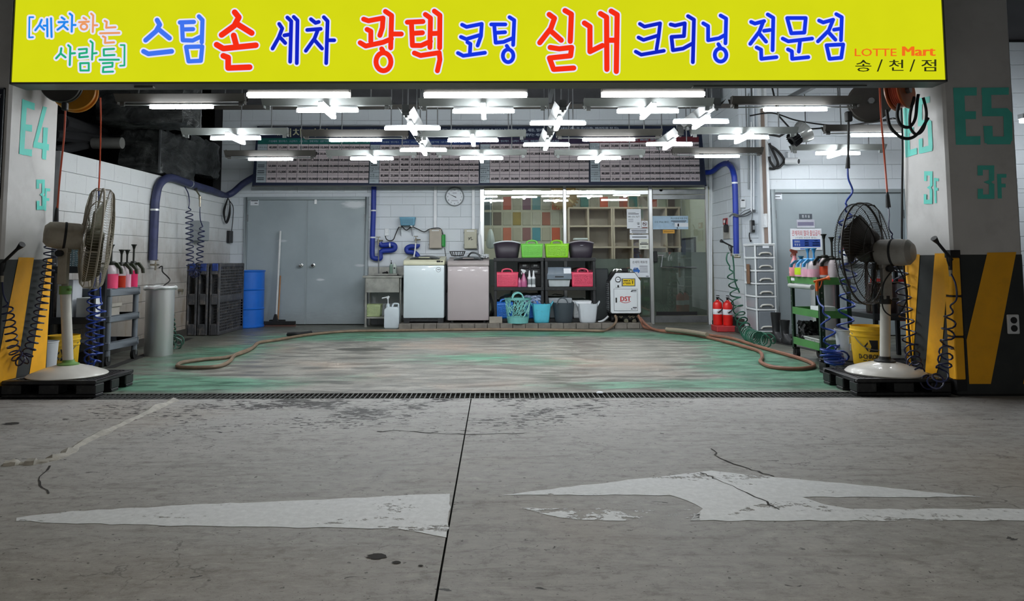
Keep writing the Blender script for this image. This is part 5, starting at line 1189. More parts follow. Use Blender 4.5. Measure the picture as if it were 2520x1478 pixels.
M_pal = mat('pallet_black', '#1b1c1e', .45, var=.3, vs=10, dirt=.25, dirtcol=(.10, .095, .09))
M_palold = mat('pallet_grimy', '#45464a', .6, var=.4, vs=8, dirt=.55, dirtcol=(.20, .17, .14))
M_palblue = mat('pallet_blue_cap', '#29448f', .55, var=.4, dirt=.4)
for i, (x0, nm) in enumerate(((-4.46, 'behind the other two, against the left wall'), (-4.30, 'in the middle of the three'), (-4.13, 'outermost of the three with its grid face showing'))):
    r = T('pallet', 'grimy pallet stood on edge, ' + nm, 'pallet', (x0 - .06, 11.6, .0), 'pallets stood on edge')
    pallet(r, 1.04, 1.08, .145, M_palold)
    for ch in r.children:
        ch.matrix_local = Matrix.Translation((0, 0, .525)) @ Matrix.Rotation(PI / 2, 4, 'Y') @ Matrix.Rotation(PI, 4, 'Z') if False else Matrix.Translation((0, 0, .525)) @ Matrix.Rotation(PI / 2, 4, 'Y')
    c = link('blue_cap', MB().box(.025, -.545, .93, .125, -.40, 1.048).mesh('blue_cap', M_palblue, .012), r)
# blue drum
xd, yd = -4.10, 12.46
r = T('oil_drum', 'bright blue steel drum between the stacked pallets and the grey door', 'drum', (xd, yd, 0))
pr = [(.0, .0), (.275, .0), (.285, .012), (.285, .03), (.275, .04), (.275, .29), (.287, .305), (.275, .32), (.275, .6), (.287, .615), (.275, .63), (.275, .9), (.288, .91), (.29, .925), (.275, .93), (.272, .918), (0, .915)]
part('shell', MB().lathe(pr, (xd, yd, 0), 36), mat('drum_blue', '#1766c8', .35, var=.08, dirt=.06), r)
part('drum_label', MB().add([(xd + .278 * math.cos(a), yd + .278 * math.sin(a), z) for a in [math.radians(t) for t in (-112, -106, -100, -94, -88)] for z in (.62, .84)], [(0, 2, 3, 1), (2, 4, 5, 3), (4, 6, 7, 5), (6, 8, 9, 7)]), M_paper, r)
# squeegee and broom leaning at the door
r = T('floor_squeegee', 'long-handled floor squeegee with a grey handle leaning on the door', 'squeegee', tuple(gr(683, 797)))
t0, t1 = at(690, 568, 12.78), at(679, 790, 12.6)
part('handle', MB().cyl(t1, t0, .019, n=10), mat('grey_handle', '#c9cccc', .4, .1), r)
a, c = at(644, 797, 12.55), at(726, 797, 12.55)
part('head', MB().box(a.x, 12.54, .03, c.x, 12.6, .085).prism([(t1.x - .05, .08), (t1.x + .05, .08), (t1.x + .015, .2), (t1.x - .015, .2)], 12.55, 12.6), M_rubber, r, .004); part('rubber_blade', MB().box(a.x - .01, 12.555, .002, c.x + .01, 12.57, .035), mat('rust_rubber', '#5a3c34', .7), r)
t0, t1 = at(690, 678, 12.8), at(684, 786, 12.7)
r = T('push_broom', 'broom with an orange-brown wooden handle beside the squeegee', 'broom', (t1.x, 12.68, 0))
part('handle', MB().cyl(t1, t0, .012, n=8), mat('orange_wood', '#a5703c', .5, var=.2), r); part('brush_head', MB().box(t1.x - .14, 12.66, .02, t1.x + .12, 12.74, .1), M_rubber, r, .008)
# sink stand
x0, x1, z0, z1 = bx(894, 990, 678, 806, 12.36)
M_sink = mat('sink_steel', '#b0b1ab', .42, .6, var=.25, vs=6, dirt=.25)
r = T('sink_stand', 'stainless steel sink stand beside the grey double door', 'sink', ((x0 + x1) / 2, 12.6, 0))
ztp = z1; yb = 12.82
b = MB().box(x0 - .02, 12.34, ztp - .035, x1, 12.38, ztp).box(x0 - .02, yb - .04, ztp - .035, x1, yb, ztp).box(x0 - .02, 12.38, ztp - .035, x0 + .05, yb - .04, ztp).box(x1 - .06, 12.38, ztp - .035, x1, yb - .04, ztp)
part('rim', b, M_sink, r, .004)
b = MB().box(x0 + .05, 12.38, ztp - .27, x1 - .06, yb - .04, ztp - .255).box(x0 + .04, 12.37, ztp - .27, x0 + .05, yb - .04, ztp - .035).box(x1 - .06, 12.37, ztp - .27, x1 - .05, yb - .04, ztp - .035).box(x0 + .04, 12.355, ztp - .27, x1 - .05, 12.37, ztp - .035).box(x0 + .04, yb - .05, ztp - .27, x1 - .05, yb - .04, ztp - .035)
part('basin', b, M_sink, r)
part('splashback', MB().box(x0, yb - .02, ztp, x1, yb, ztp + .14), M_sink, r, .004)
for x in (x0 + .01, x1 - .05):
    for y in (12.37, yb - .05): part('leg', MB().cyl((x + .02, y + .02, .0), (x + .02, y + .02, ztp - .04), .019, n=10).cyl((x + .02, y + .02, 0), (x + .02, y + .02, .03), .026, n=10), M_sink, r)
part('under_shelf', MB().box(x0 + .03, 12.38, .14, x1 - .04, yb - .04, .165), M_sink, r)
b = MB().box(x0 + .12, yb - .2, ztp + .0, x1 - .12, yb - .03, ztp + .03); one('soap_tray', b, M_sink, 'steel soap tray at the back of the sink', 'tray', bev=.004)
for i, (px, col, lab) in enumerate(((963, '#7f9a8c', 'green soap bottle with a dark pump standing on the sink'), (971, '#c3cfc8', 'white soap bottle with a printed mark standing on the sink'))):
    p = at(px, 665, 12.72 - .03 * i); q = T('soap_bottle', lab, 'bottle', (p.x, p.y, ztp + .03)); zb = ztp + .03
    part('bottle_body', MB().lathe([(0, 0), (.03, 0), (.033, .01), (.033, .12), (.03, .14), (.014, .155), (.012, .165)], (p.x, p.y, zb), 14, sq=(1, .7)), mat('soap_%d' % i, col, .35), q)
    if i == 0: part('pump', MB().cyl((p.x, p.y, zb + .16), (p.x, p.y, zb + .185), .012, n=8).cyl((p.x, p.y, zb + .185), (p.x, p.y, zb + .215), .005, n=6).box(p.x - .006, p.y - .035, zb + .21, p.x + .006, p.y + .01, zb + .22), M_black, q)
    else: part('cap', MB().cyl((p.x, p.y, zb + .163), (p.x, p.y, zb + .185), .011, n=8), M_white, q); part('mark', MB().lathe([(0, 0), (.014, 0)], n=10, M=Matrix.Translation((p.x, p.y - .024, zb + .09)) @ Matrix.Rotation(PI / 2, 4, 'X')), M_ink, q)
p = at(948, 667, 12.7); one('scrubbing_brush', MB().tube(spline([(p.x - .05, 12.74, ztp + .035), (p.x, 12.72, ztp + .045), (p.x + .04, 12.7, ztp + .038), (p.x + .02, 12.74, ztp + .06)]), .012, 6), M_black, 'small black brush lying on the soap tray', 'brush')
def crate(label, name, cat, m, x0, x1, z0, z1, y0, d_, tap_=.92, nu=12, nv=7, handles=None, group=None, fr=.45, mv=.13, solid=.005, ndep=8):
    """open perforated basket; the foot is narrower than the rim"""
    r = T(name, label, cat, ((x0 + x1) / 2, y0 + d_ / 2, z0), group)
    cx, cy = (x0 + x1) / 2, y0 + d_ / 2; W, D = (x1 - x0) / 2, d_ / 2; w0, d0 = W * tap_, D * tap_
    lo = [(cx - w0, cy - d0, z0), (cx + w0, cy - d0, z0), (cx + w0, cy + d0, z0), (cx - w0, cy + d0, z0)]; hi = [(cx - W, cy - D, z1), (cx + W, cy - D, z1), (cx + W, cy + D, z1), (cx - W, cy + D, z1)]
    b = MB()
    for i in range(4): j = (i + 1) % 4; lattice(b, lo[i], lo[j], hi[j], hi[i], nu if i % 2 == 0 else ndep, nv, 1 - fr, .07, mv)
    b.poly(lo); part('basket_body', b, m, r, solid=solid)
    b = MB(); k = .008
    for i in range(4): j = (i + 1) % 4; b.cyl(hi[i], hi[j], k, n=6)
    part('rim', b, m, r)
    if handles:
        for sy in (-1, 1): part('handle', MB().tube(spline([(cx - handles, cy + sy * (D - .01), z1), (cx - handles * .85, cy + sy * (D - .03), z1 + handles * .5), (cx, cy + sy * (D - .05), z1 + handles * .72), (cx + handles * .85, cy + sy * (D - .03), z1 + handles * .5), (cx + handles, cy + sy * (D - .01), z1)], 5), .013, 7), m, r)
    return r
xa, xb, za, zb = bx(898, 936, 753, 783, 12.42)
crate('pale green mesh basket on the shelf under the sink', 'mesh_basket', 'basket', mat('pale_green_plastic', '#aebd8e', .45, dirt=.1), xa, xb, .167, .167 + .19, 12.42, .25, .9, 10, 6)
# jerry can with a pump
x0, x1, z0, z1 = bx(945, 982, 752, 807, 12.18)
M_can = mat('milky_plastic', '#c9d4da', .35, var=.05)
r = T('pump_canister', 'milky white canister with a dispenser pump in front of the sink', 'canister', ((x0 + x1) / 2, 12.25, 0)); w_ = x1 - x0
part('can_body', MB().prism([(x0 + .01, 0), (x1 - .01, 0), (x1, .02), (x1, z1 - .06), (x1 - .03, z1 - .02), (x0 + .05, z1 - .02), (x0, z1 - .06), (x0, .02)], 12.16, 12.36), M_can, r, .012, 2)
part('handle', MB().tube(spline([(x1 - .015, 12.26, z1 - .05), (x1 - .02, 12.26, z1 + .02), (x1 - .05, 12.26, z1 + .03), (x0 + .14, 12.26, z1 + .025), (x0 + .12, 12.26, z1 - .02)], 5), .014, 8), M_can, r)
part('neck', MB().cyl((x0 + .05, 12.26, z1 - .03), (x0 + .05, 12.26, z1 + .03), .03, n=14), M_can, r)
part('pump', MB().cyl((x0 + .05, 12.26, z1 + .03), (x0 + .05, 12.26, z1 + .12), .009, n=8).tube([(x0 + .07, 12.26, z1 + .13), (x0 + .03, 12.26, z1 + .135), (x0 - .05, 12.26, z1 + .115)], .011, 7).cyl((x0 + .04, 12.26, z1 + .105), (x0 + .065, 12.26, z1 + .15), .018, n=10), M_white, r)
# washing machines
def washer(label, px0, px1, pyt, m, mtop, base):
    x0, x1, z0, z1 = bx(px0, px1, pyt, 791, 12.16); y0, y1 = 12.16, 12.72
    r = T('washing_machine', label, 'washing machine', ((x0 + x1) / 2, 12.44, KZ), 'top-loading washing machines'); zt = z1 - .12
    part('cabinet', MB().box(x0, y0, KZ + (.075 if base else .035), x1, y1, zt), m, r, .018, 2)
    if base: part('plinth', MB().box(x0 + .01, y0 + .012, KZ + .0, x0 + .1, y1, KZ + .075).box(x1 - .1, y0 + .012, KZ, x1 - .01, y1, KZ + .075).box(x0 + .1, y0 + .03, KZ + .02, x1 - .1, y1, KZ + .075), M_black2, r)
    else:
        for x in (x0 + .07, x1 - .07):
            for y in (y0 + .06, y1 - .06): part('foot', MB().cyl((x, y, KZ), (x, y, KZ + .04), .03, n=12), M_rubber, r)
    h1 = .12; b = MB().prismx([(y0 - .004, zt + .002), (y0 - .006, zt + .045), (y0 + .03, zt + .085), (y0 + .3, zt + .115), (y1 - .12, zt + .125), (y1, zt + .15), (y1, zt + .002)], x0 - .004, x1 + .004)
    part('top_cover', b, mtop, r, .012, 2)
    cx = (x0 + x1) / 2; b = MB()
    b.add([(cx - .24 + .48 * i / 10, y0 + .06 + .05 * (1 - (1 - abs(i - 5) / 5) ** 1) , zt + .098 + .03 * math.sin(PI * i / 10)) for i in range(11)] + [(cx - .24 + .48 * i / 10, y1 - .13, zt + .125 + .035 * math.sin(PI * i / 10)) for i in range(11)], [(i, i + 1, 12 + i, 11 + i) for i in range(10)])
    part('lid', b, mat('smoked_lid', '#4a4f50', .15, var=.1), r, solid=.012)
    part('lid_grip', MB().box(cx - .09, y0 + .04, zt + .118, cx + .09, y0 + .075, zt + .132), mtop, r, .005)
    return r, x0, x1, y0, zt
w1, x0, x1, y0, zt = washer('white washing machine with a cream top beside the sink', 992, 1093, 634, mat('appliance_white', '#cfdbe0', .3, var=.01, coat=.4), mat('appliance_cream', '#d3d2b8', .35, var=.05), True)
p = at(1079, 663, y0); part('badge', MB().lathe([(.035, 0), (.04, 0)], n=20, M=Matrix.Translation((p.x, y0 - .003, p.z)) @ Matrix.Rotation(PI / 2, 4, 'X')).box(p.x - .02, y0 - .003, p.z - .005, p.x + .025, y0 - .002, p.z + .006), M_inkg, w1)
part('control_panel', MB().box(x1 - .12, y0 - .009, zt + .05, x1 - .06, y0 + .001, zt + .078).box(x1 - .05, y0 - .009, zt + .05, x1 - .02, y0 + .001, zt + .07), M_black, w1)
w2, x0, x1, y0, zt = washer('pinkish grey washing machine with a wire basket on its lid', 1101, 1203, 636, mat('appliance_pinkgrey', '#b3a9aa', .35, var=.015, coat=.3), mat('appliance_pinktop', '#a89f9d', .4, var=.06), False)
cx, cz = (x0 + x1) / 2, zt + .165
r = T('wire_colander', 'black wire colander on the pinkish grey washing machine', 'colander', (x0 + .14, 12.55, zt + .15)); b = MB()
for k in range(16): a = 2 * PI * k / 16; b.tube([(x0 + .14 + rr * math.cos(a), 12.55 + rr * math.sin(a), zt + .15 + hh) for rr, hh in ((.04, .01), (.1, .02), (.13, .09))], .004, 4)
for rr, hh in ((.13, .09), (.1, .02)): b.tube([(x0 + .14 + rr * math.cos(2 * PI * k / 20), 12.55 + rr * math.sin(2 * PI * k / 20), zt + .15 + hh) for k in range(20)], .006, 5, True)
part('wire_bowl', b, M_black, r)
one('drain_hose', MB().tube(spline([(cx - .02, 12.6, zt + .16), (cx + .04, 12.55, zt + .22), (cx + .12, 12.5, zt + .21), (cx + .2, 12.45, zt + .16)]), .014, 7), M_steel2, 'grey hose looped on the pinkish grey washing machine', 'hose')
for px in (1107,): pass
one('wash_cloth', crumple(x1 - .12, 12.4, zt + .14, x1 - .02, 12.55, zt + .18), M_white, 'small white cloth on the right corner of the pinkish washer', 'cloth')
one('hanging_cloth', MB().tube(spline([at(1181, 545, 12.74), at(1180, 580, 12.72), at(1182, 615, 12.7), at(1184, 632, 12.7)]), [.012] * 8 + [.03] * 8 + [.04] * 8 + [.02], 6), M_white, 'white strip of cloth hanging at the left post of the office window', 'cloth')
one('supply_hose', MB().tube(spline([at(1205, 722, 12.7), at(1211, 745, 12.66), at(1212, 765, 12.66), at(1207, 778, 12.7)]), .02, 7), M_steel2, 'grey supply hose beside the pinkish grey washing machine', 'hose')
# resin shelves
YS0, YS1 = 12.26, 12.66
zs_ = [at(1340, y, YS0).z for y in (790, 706, 634)]
def rack(label, px0, px1):
    x0, x1 = at(px0, 700, YS0).x, at(px1, 700, YS0).x
    r = T('resin_shelf', label, 'shelf', ((x0 + x1) / 2, (YS0 + YS1) / 2, KZ), 'black resin shelves')
    for z in (KZ + .055, zs_[1], zs_[2]):
        sh = part('shelf_deck', MB().box(x0, YS0, z - .055, x1, YS1, z), M_black2, r, .004)
        b = MB()
        for k in range(36): xx = x0 + .01 + (x1 - x0 - .02) * k / 36; b.box(xx, YS0 - .005, z - .05, xx + .007, YS0, z - .006)
        part('rib', b, M_black2, sh, kind='stuff')
    for x in (x0 + .005, x1 - .05):
        for y in (YS0 + .01, YS1 - .055): part('post', MB().box(x, y, KZ, x + .045, y + .045, zs_[2] - .05), M_black2, r, .005)
    return x0, x1
sa, sb = rack('black resin shelf unit next to the pinkish washer', 1215, 1339); sc_, sd = rack('black resin shelf unit next to the steam machine', 1341, 1467)
zt1, zt0 = zs_[2] + .002, zs_[1] + .002
M_plum = mat('plum_plastic', '#2c2430', .45, var=.1); M_lime = mat('lime_plastic', '#8fd42c', .4, var=.05); M_green = mat('fresh_green_plastic', '#78cf52', .4, var=.05)
def tub(label, px0, px1, m, ins):
    x0, x1, _, z1 = bx(px0, px1, 595, 632, YS0); cx, cy = (x0 + x1) / 2, YS0 + .18; W = (x1 - x0) / 2; D = .16
    r = T('handled_tub', label, 'basket', (cx, cy, zt1), 'plum tubs on the shelf tops'); n = 36; b = MB(); rows = []
    for f, z in ((.80, 0), (.83, .012), (1, .235)):
        for k in range(n):
            t = 2 * PI * k / n; c, s = math.cos(t), math.sin(t); e = (abs(c) ** 4 + abs(s) ** 4) ** -.25; dz = (.035 * max(0, 1 - (c * e) ** 2) if z > .1 else 0)
            b.v.append((cx + W * f * c * e, cy + D * f * s * e, zt1 + z + dz))
    for j in range(2):
        for k in range(n):
            b.f.append((j * n + k, j * n + (k + 1) % n, (j + 1) * n + (k + 1) % n, (j + 1) * n + k))
    b.f.append(tuple(range(n))[::-1]); rim = [Vector(b.v[2 * n + k]) for k in range(n)]
    part('tub_body', b, m, r, solid=.008); part('rim', MB().tube(rim, .011, 6, True), ins, r)
    part('grip_slot', MB().lathe([(0, 0), (.048, 0), (.05, .004)], n=20, M=Matrix.Translation((cx, cy - D * .965, zt1 + .215)) @ Matrix.Rotation(PI / 2 - .2, 4, 'X') @ Matrix.Diagonal((1, .36, 1, 1))), M_black if ins is M_paper else M_white, r)
tub('plum tub with a pale rim, on the top shelf beside the fresh green basket', 1215, 1281, M_plum, M_paper)
tub('plum tub with a light grip hole, on the top shelf beside the lime basket', 1401, 1463, M_plum, mat('plum_rim', '#a9a3aa', .5))
GB = 'perforated baskets on the black shelves'
x0, x1, _, _ = bx(1283, 1336, 600, 630, YS0); crate('fresh green perforated basket on top of the first shelf unit', 'shopping_basket', 'basket', M_green, x0, x1, zt1, zt1 + .22, YS0 + .02, .26, .92, 12, 8, .085, GB)
x0, x1, _, _ = bx(1343, 1400, 600, 630, YS0); crate('lime yellow-green perforated basket on top of the second shelf unit', 'shopping_basket', 'basket', M_lime, x0, x1, zt1, zt1 + .22, YS0 + .02, .26, .92, 12, 8, .085, GB)
x0, x1, _, _ = bx(1221, 1275, 670, 702, YS0); crate('pink perforated basket on the middle shelf beside the spray bottles', 'shopping_basket', 'basket', M_pink, x0, x1, zt0, zt0 + .23, YS0 + .02, .26, .95, 13, 8, .085, GB)
x0, x1, _, _ = bx(1408, 1462, 670, 702, YS0); crate('pink perforated basket heaped with cloths beside the grey lidded bin', 'shopping_basket', 'basket', M_pink, x0, x1, zt0, zt0 + .23, YS0 + .02, .26, .95, 13, 8, .085, GB)
one('rag_heap', crumple(x0 + .04, YS0 + .05, zt0 + .17, x1 - .03, YS0 + .25, zt0 + .255), mat('dark_rag', '#6e2a3c', .8, var=.3), 'dark red rags heaped in the right-hand pink basket', 'rags')
x0, x1, _, _ = bx(1222, 1262, 740, 775, YS0); crate('bright blue perforated basket behind the turquoise lattice basket', 'shopping_basket', 'basket', mat('royal_plastic', '#2a74d0', .4), x0, x1, KZ + .06, KZ + .06 + .25, YS0 + .02, .26, .95, 10, 8, .07, GB)
x0, x1, _, _ = bx(1292, 1334, 740, 775, YS0); crate('blue basket holding crumpled cloths behind the cyan tub', 'shopping_basket', 'basket', mat('royal_plastic', '#2a74d0', .4), x0, x1, KZ + .06, KZ + .06 + .23, YS0 + .02, .26, .95, 10, 8, .07, GB)
one('cloth_heap', crumple(x0 + .0, YS0 + .05, KZ + .25, x1 + .0, YS0 + .27, KZ + .41), mat('patterned_cloth', '#8f9fb8', .8, var=.35, vs=30), 'heap of pale patterned cloths in the blue basket', 'rags')
# black drawer cabinet and bottles on the middle shelf
x0, x1, _, z1 = bx(1277, 1331, 645, 703, YS0 + .16); r = T('black_cubby', 'black plastic cubby with grey handles at the back of the middle shelf', 'organizer', ((x0 + x1) / 2, YS0 + .28, zt0))
part('case', MB().box(x0, YS0 + .19, zt0, x1, YS0 + .38, z1), M_black, r, .006)
for i in range(2):
    for j in range(2):
        d = part('drawer', MB().box(x0 + .015 + i * (x1 - x0) / 2, YS0 + .175, z1 - .1 - j * .1, x0 - .015 + (i + 1) * (x1 - x0) / 2, YS0 + .19, z1 - .01 - j * .1), M_black2, r, .004)
        part('handle', MB().box(x0 + .06 + i * (x1 - x0) / 2, YS0 + .165, z1 - .07 - j * .1, x0 + .13 + i * (x1 - x0) / 2, YS0 + .175, z1 - .035 - j * .1), M_steel2, d, .003)
def spray(label, px, Y, zb, h, m, head, rad=.045, liquid=None, group=None):
    p = at(px, 690, Y); r = T('spray_bottle', label, 'bottle', (p.x, Y, zb), group); k = h / .28
    part('bottle_body', MB().lathe([(0, 0), (rad * .95, 0), (rad, .01 * k), (rad, .09 * k), (rad * .75, .13 * k), (rad * .32, .19 * k), (rad * .3, .215 * k)], (p.x, Y, zb), 16), m, r)
    b = MB().cyl((p.x, Y, zb + .212 * k), (p.x, Y, zb + .235 * k), rad * .36, n=10).add([(p.x - .022 * k, Y - .011, zb + .235 * k), (p.x + .03 * k, Y - .011, zb + .235 * k), (p.x + .03 * k, Y - .011, zb + .262 * k), (p.x - .04 * k, Y - .011, zb + .28 * k), (p.x - .046 * k, Y - .011, zb + .262 * k),
        (p.x - .022 * k, Y + .011, zb + .235 * k), (p.x + .03 * k, Y + .011, zb + .235 * k), (p.x + .03 * k, Y + .011, zb + .262 * k), (p.x - .04 * k, Y + .011, zb + .28 * k), (p.x - .046 * k, Y + .011, zb + .262 * k)],
        [(0, 1, 2, 3, 4), (9, 8, 7, 6, 5), (0, 1, 6, 5), (1, 2, 7, 6), (2, 3, 8, 7), (3, 4, 9, 8), (4, 0, 5, 9)]).tube([(p.x - .02 * k, Y, zb + .24 * k), (p.x - .036 * k, Y, zb + .215 * k), (p.x - .03 * k, Y, zb + .195 * k)], .006, 5)
    part('spray_head', b, head, r); return r
M_mauve = mat('mauve_liquid', '#b5628a', .2, var=.1, spec=.6)
spray('mauve spray bottle with a white head beside the pink basket', 1289, YS0 + .1, zt0, .29, M_mauve, M_white, .055)
p = at(1278, 690, YS0 + .07); r = T('small_bottle', 'small mauve bottle partly hidden by the pink basket', 'bottle', (p.x, YS0 + .07, zt0)); part('bottle_body', MB().lathe([(0, 0), (.03, 0), (.03, .1), (.012, .13), (.012, .15)], (p.x, YS0 + .07, zt0), 12), M_mauve, r); part('cap', MB().cyl((p.x, YS0 + .07, zt0 + .15), (p.x, YS0 + .07, zt0 + .175), .014, n=10), M_black, r)
for i, px in enumerate((1303, 1313)):
    p = at(px, 690, YS0 + .06); r = T('detergent_bottle', 'white detergent bottle with a tapered nozzle, the one %s' % ('nearer the mauve spray bottle', 'nearer the grey lidded bin')[i], 'bottle', (p.x, YS0 + .06, zt0))
    part('bottle_body', MB().lathe([(0, 0), (.034, 0), (.034, .02), (.03, .025), (.03, .13), (.034, .135), (.034, .15), (.02, .17)], (p.x, YS0 + .06, zt0), 14), M_white, r); part('nozzle', MB().lathe([(.02, .17), (.013, .24), (.008, .265), (0, .267)], (p.x, YS0 + .06, zt0), 12), M_white, r); part('label_band', MB().lathe([(.0305, .04), (.0312, .045), (.0312, .12), (.0305, .125)], (p.x, YS0 + .06, zt0), 14), M_grey, r)
# grey lidded bin
x0, x1, _, z1 = bx(1346, 1407, 657, 703, YS0); r = T('lidded_bin', 'pale bin with a blue-grey flap lid and sticker on the middle shelf', 'bin', ((x0 + x1) / 2, YS0 + .17, zt0))
part('bin_body', MB().frustum(((x0 + x1) / 2, YS0 + .18, zt0), (x1 - x0) * .82, .26, (x1 - x0) * .9, .3, .13), mat('bin_pale', '#b9c0c4', .45), r, .008)
M_lidg = mat('bin_lid_grey', '#6c7884', .45)
part('flap', MB().box(x0 + .003, YS0 + .0, zt0 + .12, x1 - .003, YS0 + .02, zt0 + .2), M_lidg, r, .006); part('hood', MB().prismx([(YS0 + .002, zt0 + .202), (YS0 + .06, z1), (YS0 + .34, z1), (YS0 + .34, zt0 + .13), (YS0 + .02, zt0 + .13)], x0 + .005, x1 - .005), M_lidg, r, .008)
part('grip', MB().box((x0 + x1) / 2 - .07, YS0 - .004, zt0 + .155, (x0 + x1) / 2 + .07, YS0 + .002, zt0 + .172), M_black, r)
part('sticker', MB().add([(x1 - .13, YS0 + .004, zt0 + .215), (x1 - .01, YS0 + .004, zt0 + .215), (x1 - .01, YS0 + .048, z1 - .02), (x1 - .13, YS0 + .048, z1 - .02)], [(0, 1, 2, 3)]).xf(Matrix.Translation((0, -.006, .001))), M_paper, r)
# lower row on the kerb: lattice basket, tubs, back bins
M_turq = mat('turquoise_plastic', '#7cc4c0', .45, var=.1, dirt=.15)
x0, x1, _, z1 = bx(1243, 1306, 733, 795, 12.08); cx, cy = (x0 + x1) / 2, 12.12; R1, R0 = (x1 - x0) / 2, (x1 - x0) / 2 * .8; H_ = z1 - KZ
r = T('lattice_basket', 'turquoise laundry basket with a twig lattice and loop handles', 'basket', (cx, cy, KZ))
b = MB(); rad = lambda z: R0 + (R1 - R0) * z / H_
rng = random.Random(5)
for k in range(46):
    a0 = 2 * PI * k / 46; da = rng.choice((-1, 1)) * rng.uniform(.12, .75); za, zb = .09 + rng.uniform(-.02, .1), H_ - rng.uniform(0, .12)
    b.tube([(cx + rad(za + (zb - za) * f) * math.cos(a0 + da * f), cy + rad(za + (zb - za) * f) * math.sin(a0 + da * f), KZ + za + (zb - za) * f) for f in (0, .25, .5, .75, 1)], .0065, 4)
for k in range(24):
    a0 = 2 * PI * (k + .5) / 24; z = rng.uniform(.1, .3); b.tube([(cx + rad(z + .06 * f) * math.cos(a0 + .5 * f), cy + rad(z + .06 * f) * math.sin(a0 + .5 * f), KZ + z + .07 * f) for f in (0, .5, 1)], .006, 4)
part('twig_lattice', b, M_turq, r); part('base_band', MB().lathe([(0, 0), (rad(0), 0), (rad(.1) + .006, .1), (rad(.1) - .006, .1), (rad(0) - .01, .012), (0, .012)], (cx, cy, KZ), 28), M_turq, r)
part('rim', MB().lathe([(R1 - .01, H_ - .03), (R1 + .004, H_ - .03), (R1 + .012, H_), (R1 - .01, H_)], (cx, cy, KZ), 32), M_turq, r)
for sy in (-1, 1): part('handle', MB().tube(spline([(cx - .09, cy + sy * R1 * .93, KZ + H_), (cx - .06, cy + sy * R1 * .9, KZ + H_ + .06), (cx, cy + sy * R1 * .85, KZ + H_ + .085), (cx + .06, cy + sy * R1 * .9, KZ + H_ + .06), (cx + .09, cy + sy * R1 * .93, KZ + H_)]), .011, 6), M_turq, r)
def soft_tub(label, px0, px1, pyt, m, Y, sq, hand='side'):
    x0, x1, _, z1 = bx(px0, px1, pyt, 795, Y); cx, cy = (x0 + x1) / 2, Y + .18; W = (x1 - x0) / 2; H_ = z1 - KZ; D = min(W, .17); n = 32; b = MB()
    r = T('soft_tub', label, 'tub', (cx, cy, KZ), 'soft tubs on the kerb'); rows = ((.74, 0), (.8, .012), (.84, .06), (.98, H_ * .85), (1, H_), (.96, H_), (.94, H_ * .85), (.78, .03), (0, .03))
    p_ = sq
    for f, z in rows:
        for k in range(n):
            t = 2 * PI * k / n; c, s = math.cos(t), math.sin(t); e = (abs(c) ** p_ + abs(s) ** p_) ** (-1 / p_)
            b.v.append((cx + W * f * c * e, cy + D * f * s * e, KZ + z))
    for j in range(len(rows) - 1):
        for k in range(n): b.f.append((j * n + k, j * n + (k + 1) % n, (j + 1) * n + (k + 1) % n, (j + 1) * n + k))
    b.f.append(tuple(range(n))[::-1]); part('tub_body', b, m, r)
    for s in (-1, 1):
        if hand == 'side': q = [(cx + s * W * .97, cy - .05, KZ + H_ * .86), (cx + s * (W + .03), cy - .04, KZ + H_ + .02), (cx + s * (W + .035), cy, KZ + H_ + .035), (cx + s * (W + .03), cy + .04, KZ + H_ + .02), (cx + s * W * .97, cy + .05, KZ + H_ * .86)]
        else: q = [(cx - .09 + .03 * s, cy + s * D * .97, KZ + H_ - .02), (cx - .06 + .03 * s, cy + s * D * .9, KZ + H_ + .05), (cx + .03 * s, cy + s * D * .8, KZ + H_ + .075), (cx + .06 + .03 * s, cy + s * D * .9, KZ + H_ + .05), (cx + .09 + .03 * s, cy + s * D * .97, KZ + H_ - .02)]
        part('handle', MB().tube(spline(q, 5), .01, 6), m, r)
soft_tub('cyan tub with grimy lower half on the kerb', 1311, 1357, 748, mat('cyan_plastic', '#58c0d8', .45, var=.08, dirt=.3, dirtcol=(.1, .25, .28)), 12.04, 5)
soft_tub('dark slate flexible tub with loop handles on the kerb', 1363, 1416, 745, mat('slate_plastic', '#3c454c', .5, var=.08), 12.04, 2.2, 'loop')
soft_tub('white tub with side handles on the kerb nearest the steam machine', 1425, 1473, 748, mat('tub_white', '#c9d0d6', .45, var=.05), 12.04, 5)
x0, x1, _, z1 = bx(1350, 1408, 733, 775, YS0 + .05); r = T('storage_box', 'pale grey storage box behind the slate tub on the lowest shelf', 'box', ((x0 + x1) / 2, YS0 + .2, KZ + .06))
part('box_body', MB().frustum(((x0 + x1) / 2, YS0 + .2, KZ + .06), (x1 - x0) * .9, .24, (x1 - x0), .3, z1 - KZ - .06), mat('grey_box', '#9aa1a6', .5), r, .01); part('panel_recess', MB().box(x0 + .04, YS0 + .045, z1 - .09, x1 - .04, YS0 + .051, z1 - .03), M_grey, r)
x0, x1, _, z1 = bx(1411, 1455, 741, 778, YS0 + .03); crate('white perforated basket behind the white tub on the lowest shelf', 'shopping_basket', 'basket', M_white, x0, x1, KZ + .06, z1, YS0 + .03, .26, .93, 10, 7, None, GB, fr=.35)
for i, (px0, px1, py0, py1, Y, m, lab) in enumerate(((1466, 1494, 660, 800, 12.55, M_black2, 'dark bin standing behind the second shelf unit near the steam machine'),)):
    x0, x1, z0, z1 = bx(px0, px1, py0, py1, Y); one('waste_bin', MB().box(x0, Y, KZ, x1 + .02, Y + .2, z1), mat('bin_slate', '#343a3c', .5), lab, 'bin', bev=.015)
